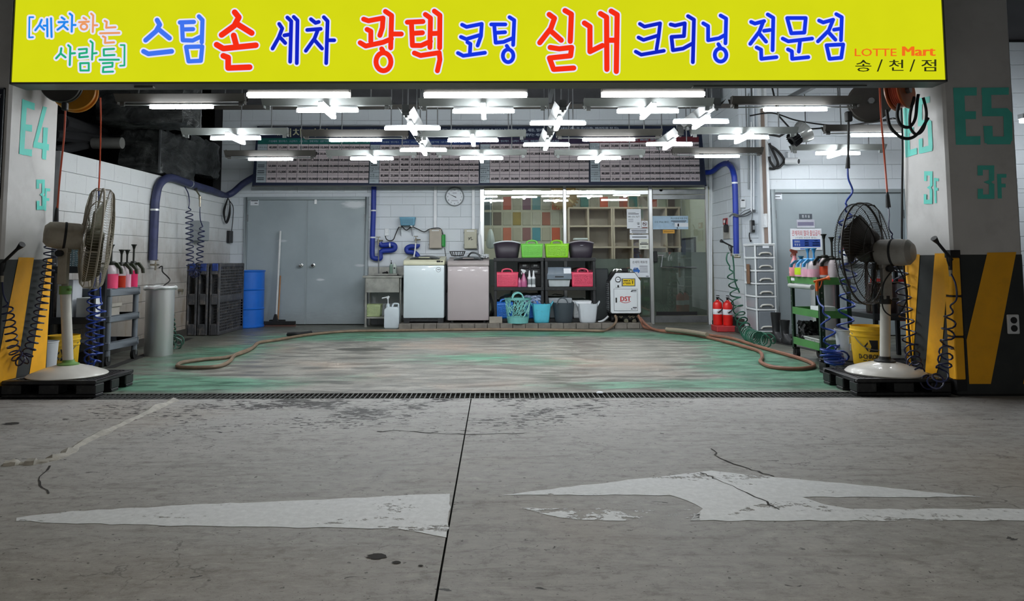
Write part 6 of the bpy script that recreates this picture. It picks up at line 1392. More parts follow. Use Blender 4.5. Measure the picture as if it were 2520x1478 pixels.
# steam machine
Ys = 12.14; x0, x1, z0, z1 = bx(1503, 1576, 671, 771, Ys); r = T('steam_machine', 'white steam cleaner with yellow label and red initials by the office door', 'steam cleaner', ((x0 + x1) / 2, Ys + .28, KZ))
M_stm = mat('machine_white', '#d5dade', .35, var=.03, coat=.3); W = x1 - x0
front = [(x0 + .02, z0), (x1 - .02, z0), (x1, z0 + .02), (x1, z1 - .13), (x1 - .09, z1), (x0 + .09, z1), (x0, z1 - .13), (x0, z0 + .02)]
part('front_panel', MB().prism(front, Ys, Ys + .03), M_stm, r, .006)
bk = [(x0 - .008, z0 - .01), (x1 + .008, z0 - .01), (x1 + .01, z1 - .125), (x1 - .085, z1 + .012), (x0 + .085, z1 + .012), (x0 - .01, z1 - .125)]
part('shell', MB().prism(bk, Ys + .03, Ys + .10).prism(bk, Ys + .44, Ys + .5).prism([(x0 + .0, z1 - .14), (x1, z1 - .14), (x1 - .085, z1 + .008), (x0 + .085, z1 + .008)], Ys + .1, Ys + .44), M_black, r, .006)
part('side_panel', MB().box(x0 - .004, Ys + .1, z0, x0 + .01, Ys + .44, z1 - .14).box(x1 - .01, Ys + .1, z0, x1 + .004, Ys + .44, z1 - .14), M_steel2, r)
b = MB()
for k in range(14): b.box(x0 - .012, Ys + .13, z0 + .04 + k * .032, x0 - .004, Ys + .4, z0 + .055 + k * .032)
part('vent_slats', b, M_grey, r)
f = lambda px, py: at(px, py, Ys)
dr = part('service_door', MB().box(f(1511, 720).x, Ys - .006, f(1540, 764).z, f(1568, 720).x, Ys - .001, f(1540, 711).z), M_stm, r, .002)
part('door_seam', MB().box(f(1510.3, 720).x, Ys - .003, f(1540, 764.7).z, f(1568.7, 720).x, Ys - .0005, f(1540, 710.3).z), M_inkg, r)
part('latch', MB().box(f(1514.5, 720).x, Ys - .014, f(1540, 744).z, f(1517.8, 720).x, Ys - .006, f(1540, 732).z), M_black, dr, .002)
def onf(s, a, y0, c, y1, m, par=None, off=.008, bold=0): p0, p1 = f(a, y1), f(c, y1); v = Vector((0, -off, 0)); return part('lettering', text(MB(), s, p0 + v, p1 + v, (0, 0, f(a, y0).z - p0.z), bold=bold), m, par or r)
def bar(pxs, m, off=.008): b = MB(); [b.poly([f(a, y1) + Vector((0, -off, 0)), f(c, y1) + Vector((0, -off, 0)), f(c, y0) + Vector((0, -off, 0)), f(a, y0) + Vector((0, -off, 0))]) for a, y0, c, y1 in pxs]; return part('print', b, m, r)
onf('DST', 1527, 729, 1552, 740.5, mat('logo_red', '#c2161c', .5), bold=.022)
b = MB(); stroke(b, [(1526 + k * 2.6, 739.5 + 5.2 * math.sin(PI * (k + 1) / 12)) for k in range(11)], 1.1, lambda x, y: f(x, y) + Vector((0, -.008, 0)), 6); part('logo_swoosh', b, mat('logo_red', '#c2161c', .5), r)
part('nameplate', MB().box(f(1530, 720).x, Ys - .006, f(1540, 704).z, f(1564, 720).x, Ys - .0005, f(1540, 684.5).z), M_steel2, r, .002); bar([(1533, 686.5, 1561, 702)], mat('label_yellow', '#e3c414', .5))
bar([(1534, 689, 1545, 691.2), (1547, 689, 1550, 691.2), (1552, 688, 1559, 689), (1555.5, 690.5, 1557.5, 698), (1534, 693.5, 1551, 694.5), (1534, 696, 1536, 699), (1538, 696, 1552, 697), (1540, 698, 1552, 699)], M_ink, .0095)
bar([(1555, 713, 1566, 715), (1552, 717, 1566, 718), (1557, 755, 1567, 757), (1558, 759, 1566, 760)], M_ink)
b = MB(); [b.poly([f(x, y) + Vector((0, -.008, 0)), f(x + 5, y) + Vector((0, -.008, 0)), f(x + 2.5, y - 4) + Vector((0, -.008, 0))]) for x, y in ((1552, 717), (1552, 761))]; part('warning_mark', b, M_inkg, r)
p = f(1520.5, 687); RXs = Matrix.Translation((p.x, Ys - .001, p.z)) @ Matrix.Rotation(PI / 2, 4, 'X')
part('pressure_gauge', MB().lathe([(.043, 0), (.046, .014), (.037, .016), (.035, .008), (0, .008)], n=24, M=RXs), M_black, r); part('gauge_dial', MB().lathe([(0, .009), (.036, .009)], n=20, M=RXs), M_paper, r)
b = MB().box(p.x - .02, Ys - .012, p.z - .004, p.x + .025, Ys - .0105, p.z + .003); part('gauge_needle', b, M_ink, r)
part('switch_plate', MB().box(f(1514.5, 720).x, Ys - .008, f(1540, 707).z, f(1527, 720).x, Ys - .0005, f(1540, 695).z), M_stm, r, .003); p = f(1521, 703.5); part('switch', MB().box(p.x - .012, Ys - .016, p.z - .02, p.x + .012, Ys - .007, p.z + .015), M_black, r, .003)
for y in (Ys + .06, Ys + .42):
    for q in ([(x0 + .11, y, z1), (x0 + .13, y, z1 + .045), (x0 + .2, y, z1 + .05)], [(x1 - .11, y, z1), (x1 - .13, y, z1 + .045), (x1 - .2, y, z1 + .05)]): part('handle_bracket', MB().tube(spline(q), .014, 6), M_chrome, r)
part('grip', MB().box(x0 + .19, Ys + .04, z1 + .02, x1 - .19, Ys + .08, z1 + .075), M_rubber, r, .01)
part('chassis', MB().box(x0 + .03, Ys + .1, KZ + .06, x1 - .03, Ys + .46, z0 + .002), M_rubber, r)
for x in (x0 + .04, x1 - .04):
    for y in (Ys + .12, Ys + .42): part('wheel', MB().cyl((x - .015, y, KZ + .045), (x + .015, y, KZ + .045), .045, n=16), M_rubber, r)
b = MB()
for px in (1516, 1528, 1550, 1558, 1570): p = f(px, 774); b.cyl((p.x, Ys + .04, p.z - .02), (p.x, Ys - .02, p.z - .04), .016, n=8).cyl((p.x - .03, Ys, p.z - .03), (p.x + .03, Ys, p.z - .03), .01, n=6)
for px, py in ((1541, 789), (1561, 790)): p = f(px, py); b.cyl((p.x, Ys + .1, p.z), (p.x, Ys - .0, p.z), .035, n=12)
part('valve', b, M_brass, r)
# hoses over the floor
M_hose = mat('tan_hose', '#7a6753', .6, var=.25, vs=10); M_hose2 = mat('rust_hose', '#8a5c48', .55, var=.2); M_hoset = mat('taupe_hose', '#8c8270', .6, var=.15)
G_ = lambda px, py, z=.022: Vector((*gr(px, py, z).xy, z))
b = MB().tube(spline([at(1514, 776, 12.1), at(1517, 788, 12.02), at(1508, 802, 11.93), at(1488, 814, 11.6) * 1, G_(1475, 814), G_(1400, 812), G_(1250, 810), G_(1100, 811), G_(960, 813), G_(850, 815), G_(760, 823), G_(680, 836), G_(636, 843), G_(620, 856), G_(580, 872), G_(565, 888), G_(540, 900), G_(490, 904), G_(446, 903), G_(436, 899), G_(450, 891), G_(500, 884), G_(560, 878), G_(610, 862), G_(632, 846)], 9), .02, 8)
one('steam_hose', b, M_hose, 'long tan hose looping from the steam machine across the floor to the left', 'hose')
b = MB().tube(spline([at(1571, 776, 12.1), at(1578, 790, 11.98), G_(1588, 806), G_(1630, 813), G_(1700, 816), G_(1745, 824), G_(1800, 832), G_(1860, 850), G_(1915, 866), G_(1965, 880), G_(1998, 893), G_(2000, 902), G_(1960, 907), G_(1900, 902), G_(1872, 890), G_(1876, 878), G_(1868, 864), G_(1830, 852), G_(1760, 834), G_(1700, 822), G_(1640, 816), G_(1600, 806, .05), at(1576, 782, 12.08)], 9), .02, 8)
one('steam_hose', b, M_hose2, 'reddish hose running from the steam machine in a long loop to the right', 'hose')
b = MB().tube(spline([G_(1640, 810, .06), G_(1690, 815, .06), G_(1740, 823, .06)], 8), .032, 10)
one('hose_sleeve', b, M_hoset, 'thick taupe sleeve lying over the reddish hose', 'sleeve')
one('floor_brush', MB().tube(spline([G_(708, 823, .02), G_(735, 822, .03), G_(765, 818, .03)]), .03, 6), M_black, 'flat black brush head lying on the floor by the tan hose', 'brush')
one('drain_pipe', MB().tube(spline([at(1472, 792, 12.3), at(1485, 788, 12.3), at(1497, 778, 12.32)]), .018, 7), M_white, 'white pipe end poking out between the white tub and the steam machine', 'pipe')
# ================================================================== PALLETS AND FANS AT THE TWO PILLARS
PH = .135
for cx, cy, lab in ((-3.595, 6.45, 'black plastic pallet on the floor under the beige fan'), (3.275, 6.45, 'black plastic pallet on the floor under the dark fan')):
    r = T('pallet', lab, 'pallet', (cx, cy, 0), 'pallets lying on the floor'); pallet(r, .76, .64, PH, M_pal)
r = T('pallet', 'second black pallet behind the dark fan, under the yellow and white buckets', 'pallet', (3.62, 7.1, 0), 'pallets lying on the floor'); pallet(r, .98, .6, PH, M_pal)
def fan(label, base, head, axis, R, mbody, mcage, mblade, base_prof, mbase, mcollar, roll=0, no=.24):
    base, head = Vector(base), Vector(head); r = T('pedestal_fan', label, 'fan', tuple(base), 'industrial stand fans')
    d = Vector(axis).normalized(); M = Matrix.Translation(head) @ d.to_track_quat('Z', 'Y').to_matrix().to_4x4() @ Matrix.Rotation(roll, 4, 'Z')
    part('foot_plate', MB().lathe(base_prof, base, 40), mbase, r)
    top = Vector((head.x - d.x * no, head.y - d.y * no, head.z - .16))
    zc = base.z + (top.z - base.z) * .62
    px = lambda z: base.lerp(Vector((top.x, top.y, z)), (z - base.z) / (top.z - base.z))
    b0 = Vector((base.x, base.y, base.z + base_prof[-1][1] - .01)); j = b0.lerp(top, .70)
    part('pole', MB().cyl(b0, j, .041, n=18), mbase, r); part('inner_pole', MB().cyl(j, top, .028, n=16), mbody, r)
    part('collar', MB().cyl(j - Vector((0, 0, .04)), j + Vector((0, 0, .03)), .047, n=18).cyl(j + Vector((.04, -.03, 0)), j + Vector((.08, -.06, 0)), .012, n=8), mcollar, r)
    part('foot_collar', MB().lathe([(.085, 0), (.085, .015), (.05, .03), (.045, .05)], b0, 20), mcollar, r)
    m0, m1 = head - d * .34, head - d * .10
    part('neck', MB().cbox(top + Vector((0, 0, -.09)), (.075, .06, .28)).cbox(top + Vector((0, 0, .06)), (.09, .07, .06)), mbody, r, .008)
    part('tilt_knob', MB().cyl(top + Vector((0, -.05, .03)), top + Vector((0, -.09, .03)), .028, n=10), M_black, r)
    b = MB().lathe([(0, -.40), (.07, -.395), (.105, -.36), (.112, -.30), (.112, -.14), (.10, -.11), (0, -.105)], n=24, M=M); part('motor_housing', b, mbody, r)
    part('motor_band', MB().lathe([(.113, -.25), (.116, -.245), (.116, -.235), (.113, -.23)], n=24, M=M), M_rubber, r)
    part('hub', MB().lathe([(0, .06), (.05, .055), (.075, .03), (.08, -.08), (0, -.085)], n=20, M=M), mblade, r)
    for k in range(3):
        b = MB(); n1, n2 = 7, 6; a0 = 2 * PI * k / 3
        for i in range(n1):
            rr = .06 + (R * .88 - .06) * i / (n1 - 1); wd = .30 * math.sin(PI * (.18 + .62 * i / (n1 - 1))) / max(rr, .16) * .62
            for q in range(n2):
                u = q / (n2 - 1) - .5; t = a0 + u * wd * 2 + .25 * i / n1; b.v.append(tuple(M @ Vector((rr * math.cos(t), rr * math.sin(t), -u * .11 - .015))))
        for i in range(n1 - 1):
            for q in range(n2 - 1): b.f.append((i * n2 + q, i * n2 + q + 1, (i + 1) * n2 + q + 1, (i + 1) * n2 + q))
        part('fan_blade', b, mblade, r, solid=.004)
    for nm, sg in (('front_guard', 1), ('rear_guard', -1)):
        b = MB(); n = 110
        for k in range(n):
            t = 2 * PI * k / n; c, s = math.cos(t), math.sin(t)
            b.tube([(M @ Vector((R * f * c, R * f * s, sg * h))) for f, h in ((1, .0), (1, .055), (.93, .085), (.6, .105), (.2, .11))], 0.0016, 3, cap=False)
        for f, h in ((.6, .105), (.2, .11), (.98, .06)):
            b.tube([M @ Vector((R * f * math.cos(2 * PI * k / 40), R * f * math.sin(2 * PI * k / 40), sg * h)) for k in range(40)], .004, 5, True)
        if sg < 0:
            for k in range(6):
                t = 2 * PI * k / 6 + .3; b.tube([M @ Vector((R * f * math.cos(t + .5 * (1 - f)), R * f * math.sin(t + .5 * (1 - f)), -h)) for f, h in ((1, .0), (1, .06), (.9, .09), (.6, .112), (.35, .117), (.12, .12))], .005, 5)
        else: b.lathe([(0, .115), (.17 * R, .115), (.17 * R, .108), (0, .108)], n=20, M=M)
        part(nm, b, mcage, r)
    part('rim', MB().tube([M @ Vector((R * math.cos(2 * PI * k / 56), R * math.sin(2 * PI * k / 56), 0)) for k in range(56)], .009, 6, True), mcage, r)
    return r, top, M
M_beige = mat('beige_fan_paint', '#a59d8d', .5, var=.12, dirt=.3); M_fgrey = mat('fan_motor_grey', '#96938d', .5, var=.12, dirt=.3); M_fdark = mat('fan_dark', '#26231f', .5, var=.2)
M_fpole = mat('fan_white', '#d3d0c8', .35, var=.08, coat=.3); M_moss = mat('mossy_green', '#6f9a54', .5, var=.15)
hd = at(238, 586, 6.5); bs = Vector((at(168, 900, 6.44).x, 6.44, PH))
fan('tall beige stand fan on the left pallet, seen edge-on', bs, hd, (.85, .53, -.08), .43, M_beige, M_beige, mat('blade_olive', '#55523f', .5), [(.0, .0), (.305, .0), (.31, .008), (.295, .02), (.19, .06), (.1, .085), (.05, .09)], M_fpole, M_moss)
hd2 = at(2127, 623, 6.52); bs2 = Vector((at(2178, 900, 6.44).x, 6.44, PH))
_, tp, _ = fan('dark stand fan with a white dome foot on the right pallet, seen from behind', bs2, hd2, (-.66, .75, -.02), .435, M_fgrey, M_fdark, mat('blade_brown', '#332d26', .5), [(.0, .0), (.31, .0), (.315, .01), (.29, .035), (.22, .06), (.13, .085), (.06, .1)], M_fpole, M_black, .5, .17)
one('fan_cord', MB().tube(spline([tp + Vector((.03, -.06, .02)), tp + Vector((-.07, -.09, -.1)), tp + Vector((-.08, -.09, -.3)), tp + Vector((.02, -.1, -.36)), tp + Vector((.12, -.09, -.22)), tp + Vector((.11, -.08, -.06)), tp + Vector((.04, -.07, .1))]), .006, 5), M_rubber, 'black power cord looping under the motor of the dark fan', 'cord')

# ------------------------------------------------------------------ hose reels under the lintel
def reel(label, c, axis, R, m, width, mcoil, mark=False):
    c = Vector(c); d = Vector(axis).normalized(); r = T('hose_reel', label, 'hose reel', tuple(c), 'hose reels at the bay mouth')
    M = Matrix.Translation(c) @ d.to_track_quat('Z', 'Y').to_matrix().to_4x4(); w_ = width / 2
    for s in (1, -1):
        part('flange', MB().lathe([(0, s * w_), (R * .3, s * (w_ + .012)), (R * .55, s * (w_ + .004)), (R * .95, s * (w_ + .012)), (R, s * w_), (R * .96, s * (w_ - .008)), (0, s * (w_ - .008))], n=36, M=M), m, r)
    b = MB()
    for k in range(5): q = -w_ + .012 + (2 * w_ - .024) * (k + .5) / 5; b.tube([M @ Vector((R * .8 * math.cos(2 * PI * t / 28), R * .8 * math.sin(2 * PI * t / 28), q)) for t in range(28)], w_ / 6, 6, True)
    part('wound_hose', b, mcoil, r)
    part('bracket', MB().cyl(M @ Vector((0, 0, -w_ - .05)), M @ Vector((0, 0, w_ + .04)), .03, n=10).box(c.x - .03, c.y - .03, c.z, c.x + .03, c.y + .03, 3.3), M_steel2, r)
    return r
def line(r, pts, m, rad=.008, nm='feed_line'): return part(nm, MB().tube(spline(pts, 8), rad, 6), m, r)
M_oline = mat('orange_line', '#b8482a', .4); M_oran = mat('amber_reel', '#c4811e', .45, var=.12, dirt=.15); M_rreel = mat('rust_reel', '#b0541c', .45, var=.15, dirt=.2); M_breel = mat('black_reel', '#3b3733', .5, var=.2)
c1 = at(152, 207, 6.4); r1 = reel('black hose reel hanging at the left end of the sign', c1, (.25, -1, -.1), .162, M_breel, .07, M_rubber)
c2 = at(186, 226, 6.62); r2 = reel('amber hose reel behind the black reel at the left', c2, (.2, -1, .1), .183, M_oran, .07, M_oline)
c3 = at(2140, 250, 7.45); r3 = reel('large black hose reel hanging at the right end of the sign', c3, (-.25, -1, -.05), .205, M_breel, .08, M_rubber)
c4 = at(2214, 226, 6.3); r4 = reel('rust-orange hose reel beside the right pillar', c4, (.75, -1, .1), .158, M_rreel, .10, M_oline)
conn = lambda nm, p, q, par, r_=.022: part(nm, MB().cyl(p, q, r_ * .7, r_, n=10).cyl(Vector(p) + Vector((0, 0, .03)), p, r_ * .3, r_ * .7, n=8), M_rubber, par)
part('outlet_guide', MB().cbox(at(160, 262, 6.32), (.045, .045, .07)), M_rubber, r1, .008)
line(r1, [at(161, 262, 6.32), at(158, 330, 6.4), at(148, 430, 6.55), at(141, 512, 6.66)], M_oline)
conn('connector', at(140, 516, 6.66), at(138, 545, 6.66), r1)
line(r2, [at(247, 240, 6.7), at(248, 300, 6.9), at(246, 400, 7.4), at(243, 470, 7.2)], M_oline)
line(r2, [at(205, 262, 6.65), at(225, 245, 6.68), at(245, 238, 6.7)], M_rubber, .012, 'hose_tail')
part('outlet_guide', MB().cbox(at(2088, 287, 7.3), (.06, .06, .1)), M_rubber, r3, .01)
line(r3, [at(2088, 292, 7.3), at(2088, 340, 7.3), at(2087, 390, 7.3)], M_rubber, .011); conn('connector', at(2087, 388, 7.3), at(2086, 414, 7.3), r3)
line(r4, [at(2165, 212, 6.3), at(2168, 280, 6.5), at(2176, 380, 6.95), at(2184, 482, 6.9)], M_oline, .009); conn('connector', at(2184, 480, 6.9), at(2186, 510, 6.9), r4)
line(r4, [at(2212, 255, 6.22), at(2208, 285, 6.22), at(2218, 308, 6.22), at(2238, 312, 6.22), at(2252, 292, 6.22), at(2257, 250, 6.22), at(2260, 232, 6.22)], M_rubber, .0135, 'hose_tail')
line(r4, [at(2250, 238, 6.22), at(2240, 280, 6.22), at(2240, 312, 6.22), at(2254, 330, 6.22), at(2272, 318, 6.22), at(2280, 280, 6.22), at(2272, 240, 6.22)], M_rubber, .012, 'hose_tail')
line(r4, [at(2182, 270, 6.22), at(2190, 310, 6.22), at(2215, 336, 6.22), at(2240, 340, 6.22), at(2262, 325, 6.22), at(2284, 290, 6.22)], M_rubber, .0135, 'hose_tail')
# long drop cable down the pillar edge
one('drop_cable', MB().tube(spline([onx(2216, 222, 3.655), onx(2221, 350, 3.655), onx(2220, 480, 3.655), onx(2220, 600, 3.655), onx(2228, 700, 3.655), onx(2240, 850, 3.655), onx(2250, 925, 3.655)], 6), .009, 6), M_rubber, 'thin black cable dropping along the inner edge of the right pillar', 'cable')

# ------------------------------------------------------------------ coiled air hoses with blow guns
def gun(parent, p, d, m=None, L=.16):
    """blow gun: p = hose end of the grip, d = direction of the nozzle"""
    p, d = Vector(p), Vector(d).normalized(); m = m or M_black
    part('grip', MB().cyl(p, p + Vector((0, 0, .1)), .014, .017, 10), m, parent)
    q = p + Vector((0, 0, .1)); part('nozzle', MB().cyl(q - d * .03, q + d * L * .75, .012, .012, 10).cyl(q + d * L * .75, q + d * L, .013, .026, 12), m, parent)
    part('trigger', MB().tube([q + d * .05 + Vector((0, 0, -.012)), q + d * .04 + Vector((0, 0, -.05)), p + d * .02 + Vector((0, 0, .02))], .006, 5), m, parent)
    part('coupling', MB().cyl(p - Vector((0, 0, .05)), p, .012, .014, 10), M_brass, parent)
def airhose(label, cp, turns, rad, wire, m, lead_a=None, lead_b=None, gunat=None, gd=(0, 0, 1), mg=None, gl=.16):
    r = T('coiled_air_hose', label, 'air hose', tuple(cp[len(cp) // 2])); b = MB().tube(coil(cp, turns, rad, 11), wire, 6)
    part('coil', b, m, r)
    for q in (lead_a, lead_b):
        if q: part('lead', MB().tube(spline(q, 6), wire, 6), m, r)
    if gunat is not None: gun(r, gunat, gd, mg, gl)
    return r
cpA = [onx(126, 575, -3.915), onx(122, 640, -3.915), onx(112, 700, -3.915), onx(98, 770, -3.915), onx(80, 840, -3.915), onx(60, 884, -3.915), onx(45, 882, -3.915), onx(32, 850, -3.915), onx(24, 800, -3.915), onx(15, 740, -3.915)]
airhose('blue coiled air hose drooping in front of the left hazard-striped pillar', cpA, 30, (.05, .045, .04), .0065, M_bluedark, [cpA[0], onx(134, 560, -3.915), at(139, 545, 7.0)], [cpA[-1], onx(8, 720, -3.915), onx(6, 690, -3.915)], onx(5, 678, -3.915), (.75, -.3, .55), None, .26)
cpB = [at(232, 700, 7.3), at(229, 760, 7.25), at(225, 820, 7.2), at(222, 870, 7.15), at(224, 893, 7.1), at(232, 893, 7.15), at(238, 860, 7.2), at(243, 800, 7.25), at(248, 740, 7.3)]
airhose('blue coiled air hose hanging between the beige fan and the grey service cart', cpB, 18, (.055, .05, .05), .008, M_blue, [cpB[0], at(238, 640, 7.3), at(243, 500, 7.25), at(243, 468, 7.2)], [cpB[-1], at(246, 700, 7.3), at(248, 670, 7.3)])
Xc = -4.33
cpC = [onx(465, 508, Xc), onx(466, 560, Xc), onx(467, 610, Xc), onx(468, 650, Xc), onx(474, 672, Xc), onx(484, 672, Xc), onx(490, 652, Xc), onx(493, 610, Xc), onx(495, 580, Xc), onx(497, 552, Xc)]
airhose('navy coiled air hose hung from the lagged pipe on the low left wall', cpC, 25, (.05, .05, .045), .008, M_bluedark, [cpC[0], onx(466, 495, Xc), onx(463, 475, Xc), onx(455, 460, Xc)], [cpC[-1], onx(493, 540, Xc), onx(492, 520, Xc), onx(493, 505, Xc)], onx(492, 500, Xc), (-.1, -.65, .5), M_brass, .16)
Yr = 7.3
cpD = [at(2084, 505, Yr), at(2085, 560, Yr), at(2088, 640, Yr), at(2087, 720, Yr), at(2081, 790, Yr), at(2076, 850, Yr), at(2066, 886, 7.1), at(2054, 890, 7.1), at(2046, 850, 7.25), at(2036, 800, 7.3), at(2027, 755, 7.35)]
airhose('blue coiled air hose beside the green cart, heaped on the pallet corner', cpD, 16, (.075, .07, .055), .0095, M_blue, [cpD[0], at(2082, 496, Yr), at(2098, 470, Yr), at(2088, 440, Yr), at(2086, 414, Yr)], [cpD[-1], at(2016, 745, 7.4), at(2011, 725, 7.45)], at(2011, 716, 7.45), (.9, -.2, .25), M_orange, .12)
r_ = [o for o in bpy.data.objects if o.get('label', '').startswith('blue coiled air hose beside the green cart')][0]
b = MB()
for k in range(6):
    cx, cz = at(2056 + random.uniform(-7, 7), 893, 6.9).x, PH + .012 + .02 * k
    b.tube([(cx + .085 * math.cos(2 * PI * t / 18 + k), 6.95 + .07 * math.sin(2 * PI * t / 18 + k), cz + .012 * math.sin(2 * PI * t / 18 + k * 2) + .012) for t in range(18)], .0095, 6, True)
part('heaped_coil', b, M_blue, r_)
cpE = [onx(2196, 575, 3.60), onx(2212, 640, 3.60), onx(2222, 710, 3.60), onx(2230, 780, 3.60), onx(2243, 860, 3.60), onx(2258, 915, 3.47), onx(2282, 940, 3.47), onx(2306, 938, 3.47), onx(2322, 905, 3.47), onx(2330, 850, 3.60), onx(2336, 790, 3.60), onx(2340, 750, 3.60)]
airhose('dark blue coiled air hose sagging before the right hazard-striped pillar', cpE, 24, (.06, .055, .045), .007, M_bluedark, [cpE[0], at(2187, 560, 6.8), at(2188, 530, 6.85), at(2186, 510, 6.9)], [cpE[-1], onx(2354, 735, 3.60), onx(2352, 700, 3.60), onx(2340, 672, 3.60)], onx(2339, 664, 3.60), (-.7, -.25, .7), None, .22)
cpF = [at(1796, 655, 11.0), at(1803, 690, 10.95), at(1808, 720, 10.9), at(1817, 760, 10.8), at(1828, 795, 10.6), at(1842, 822, 10.3), Vector((*gr(1870, 834, .1).xy, .1)), Vector((*gr(1892, 836, .09).xy, .09)), Vector((*gr(1908, 834, .09).xy, .09))]
airhose('dark green coiled hose running down the right corner into a heap on the floor', cpF, 19, (.06, .085, .09), .01, mat('green_hose', '#1f5a46', .35, var=.2, spec=.6), [cpF[0], at(1788, 640, 11.0), at(1790, 625, 11.0), at(1794, 622, 11.0)], [at(1820, 720, 11.0), at(1808, 690, 11.0), at(1806, 655, 11.02), at(1803, 628, 11.0)], at(1800, 622, 11.0), (-.8, -.35, .35), None, .2)
cpG = [onx(413, 742, -4.2), onx(413, 770, -4.2), onx(415, 800, -4.15), Vector((*gr(418, 846, .06).xy, .08)), Vector((*gr(432, 846, .06).xy, .08)), Vector((*gr(442, 843, .06).xy, .08))]
airhose('faded green coiled hose heaped beside the stainless bin', cpG, 12, (.07, .08, .09), .01, mat('faded_green_hose', '#44685a', .4, var=.2), [cpG[0], onx(414, 735, -4.3), onx(412, 725, -4.4)])

# ------------------------------------------------------------------ left: rack, buckets, cart, sprayers, bin
M_frame = mat('rack_frame', '#202226', .5, .3, var=.25); M_shelfd = mat('rack_shelf', '#3b3e42', .5, .3, var=.25, dirt=.2)
def bench(label, x0, x1, y0, y1, zs, name='storage_rack', m=None, ms=None):
    r = T(name, label, 'rack', ((x0 + x1) / 2, (y0 + y1) / 2, 0)); m = m or M_frame
    for x in (x0, x1 - .04):
        for y in (y0, y1 - .04): part('post', MB().box(x, y, 0, x + .04, y + .04, zs[-1]), m, r, .003)
    for z in zs:
        part('shelf_board', MB().box(x0 + .002, y0 + .002, z - .05, x1 - .002, y1 - .002, z).box(x0 - .005, y0 - .005, z - .06, x1 + .005, y0 + .002, z + .01), ms or M_shelfd, r, .003)
    return r
bench('black slatted rack squeezed between the left pillar and the grey cart', -4.52, -4.05, 7.63, 7.88, (.52, 1.03))
r = T('mesh_bin', 'dark teal mesh bin on top of the black rack behind the beige fan', 'basket', (-4.38, 7.755, 1.03)); b = MB(); n = 20
for k in range(n):
    a, c = 2 * PI * k / n, 2 * PI * (k + 1) / n; q = lambda t, rr, z: (-4.38 + rr * math.cos(t), 7.755 + rr * math.sin(t), 1.03 + z); lattice(b, q(a, .105, 0), q(c, .105, 0), q(c, .12, .24), q(a, .12, .24), 3, 12, .5, .04, .04)
part('mesh_wall', b, mat('teal_mesh', '#27444a', .5), r, solid=.003); part('rim', MB().tube([(-4.38 + .122 * math.cos(2 * PI * k / 24), 7.755 + .122 * math.sin(2 * PI * k / 24), 1.27) for k in range(24)], .008, 6, True), mat('teal_mesh', '#27444a', .5), r)
for i, (dy, dz, h, m, lab) in enumerate(((.0, .52, .38, M_paper, 'white papers stacked upright on the lower shelf of the black rack'), (.2, .52, .2, M_white, 'small white carton on the lower shelf of the black rack'))):
    one('carton', MB().box(-4.45 + dy, 7.67, dz, -4.29 + dy, 7.85, dz + h), m, lab, 'box', bev=.004)
def bucket(label, cx, cy, zb, R, H_, m, yellow=False, bail=True):
    r = T('bucket', label, 'bucket', (cx, cy, zb), 'buckets by the racks')
    prof = [(0, 0), (R * .84, 0), (R * .86, .01), (R * .95, H_ * .72), (R * 1.0, H_ * .74), (R * 1.0, H_ * .78), (R * .96, H_ * .79), (R * .97, H_ * .86), (R * 1.02, H_ * .87), (R * 1.02, H_ * .9), (R * .98, H_ * .91), (R * .99, H_), (R * .96, H_), (R * .9, H_ * .7), (R * .8, .02), (0, .02)] if yellow else \
           [(0, 0), (R * .8, 0), (R * .82, .01), (R * .97, H_ * .96), (R * 1.02, H_ * .97), (R * 1.02, H_), (R * .96, H_), (R * .78, .02), (0, .02)]
    part('bucket_body', MB().lathe(prof, (cx, cy, zb), 32), m, r)
    if bail: part('bail', MB().tube(spline([(cx - R, cy, zb + H_ * .82), (cx - R * .7, cy - R * .75, zb + H_ * .5), (cx, cy - R * 1.06, zb + H_ * .42), (cx + R * .7, cy - R * .75, zb + H_ * .5), (cx + R, cy, zb + H_ * .82)]), .004, 5), M_steel2, r)
    return r
def logo(r, cx, cy, zb, R, H_, cut):
    """printed diamond mark and name wrapped on the front of the bucket"""
    def f(a, z): a -= math.atan2(cx, cy) * (1 if cx > 0 else .7); rr = R * (.86 + .09 * z / (H_ * .72)) + .0018; return (cx + rr * math.sin(a), cy - rr * math.cos(a), zb + z)
    b = MB(); h = H_
    b.poly([f(-.10, h * .62), f(-.32, h * .50), f(-.10, h * .36), f(-.10, h * .42), f(-.22, h * .50), f(-.10, h * .56)])
    b.poly([f(-.04, h * .66), f(.20, h * .66), f(.20, h * .36), f(-.04, h * .36), f(.08, h * .5)]); b.poly([f(.20, h * .66), f(.44, h * .66), f(.44, h * .36), f(.2, h * .36)])
    part('printed_mark', b, M_ink, r)
    vs, fs, _ = tmesh('D-CHROME'); b = MB(); [b.add([f(-.66 + 1.32 * x + dx, h * (.18 + .12 * y)) for x, y in vs], fs) for dx in (0, .022)]; part('printed_name', b, M_ink, r)
    b = MB(); b.poly([f(-.4, h * .15), f(.0, h * .15), f(.0, h * .13), f(-.4, h * .13)]); b.poly([f(.0, h * .15), f(.4, h * .15), f(.4, h * .13), f(.0, h * .13)]); part('print', b, M_ink, r)
q = gr(176, 893); bk = bucket('yellow bucket with a dark diamond mark behind the beige fan pole', -4.24, 7.46, 0, .145, .37, M_yellow, True); logo(bk, -4.24, 7.46, 0, .145, .37, 0)
bucket('plain white bucket between the left pillar and the yellow bucket', -4.25, 7.19, 0, .105, .34, M_white, False, False)
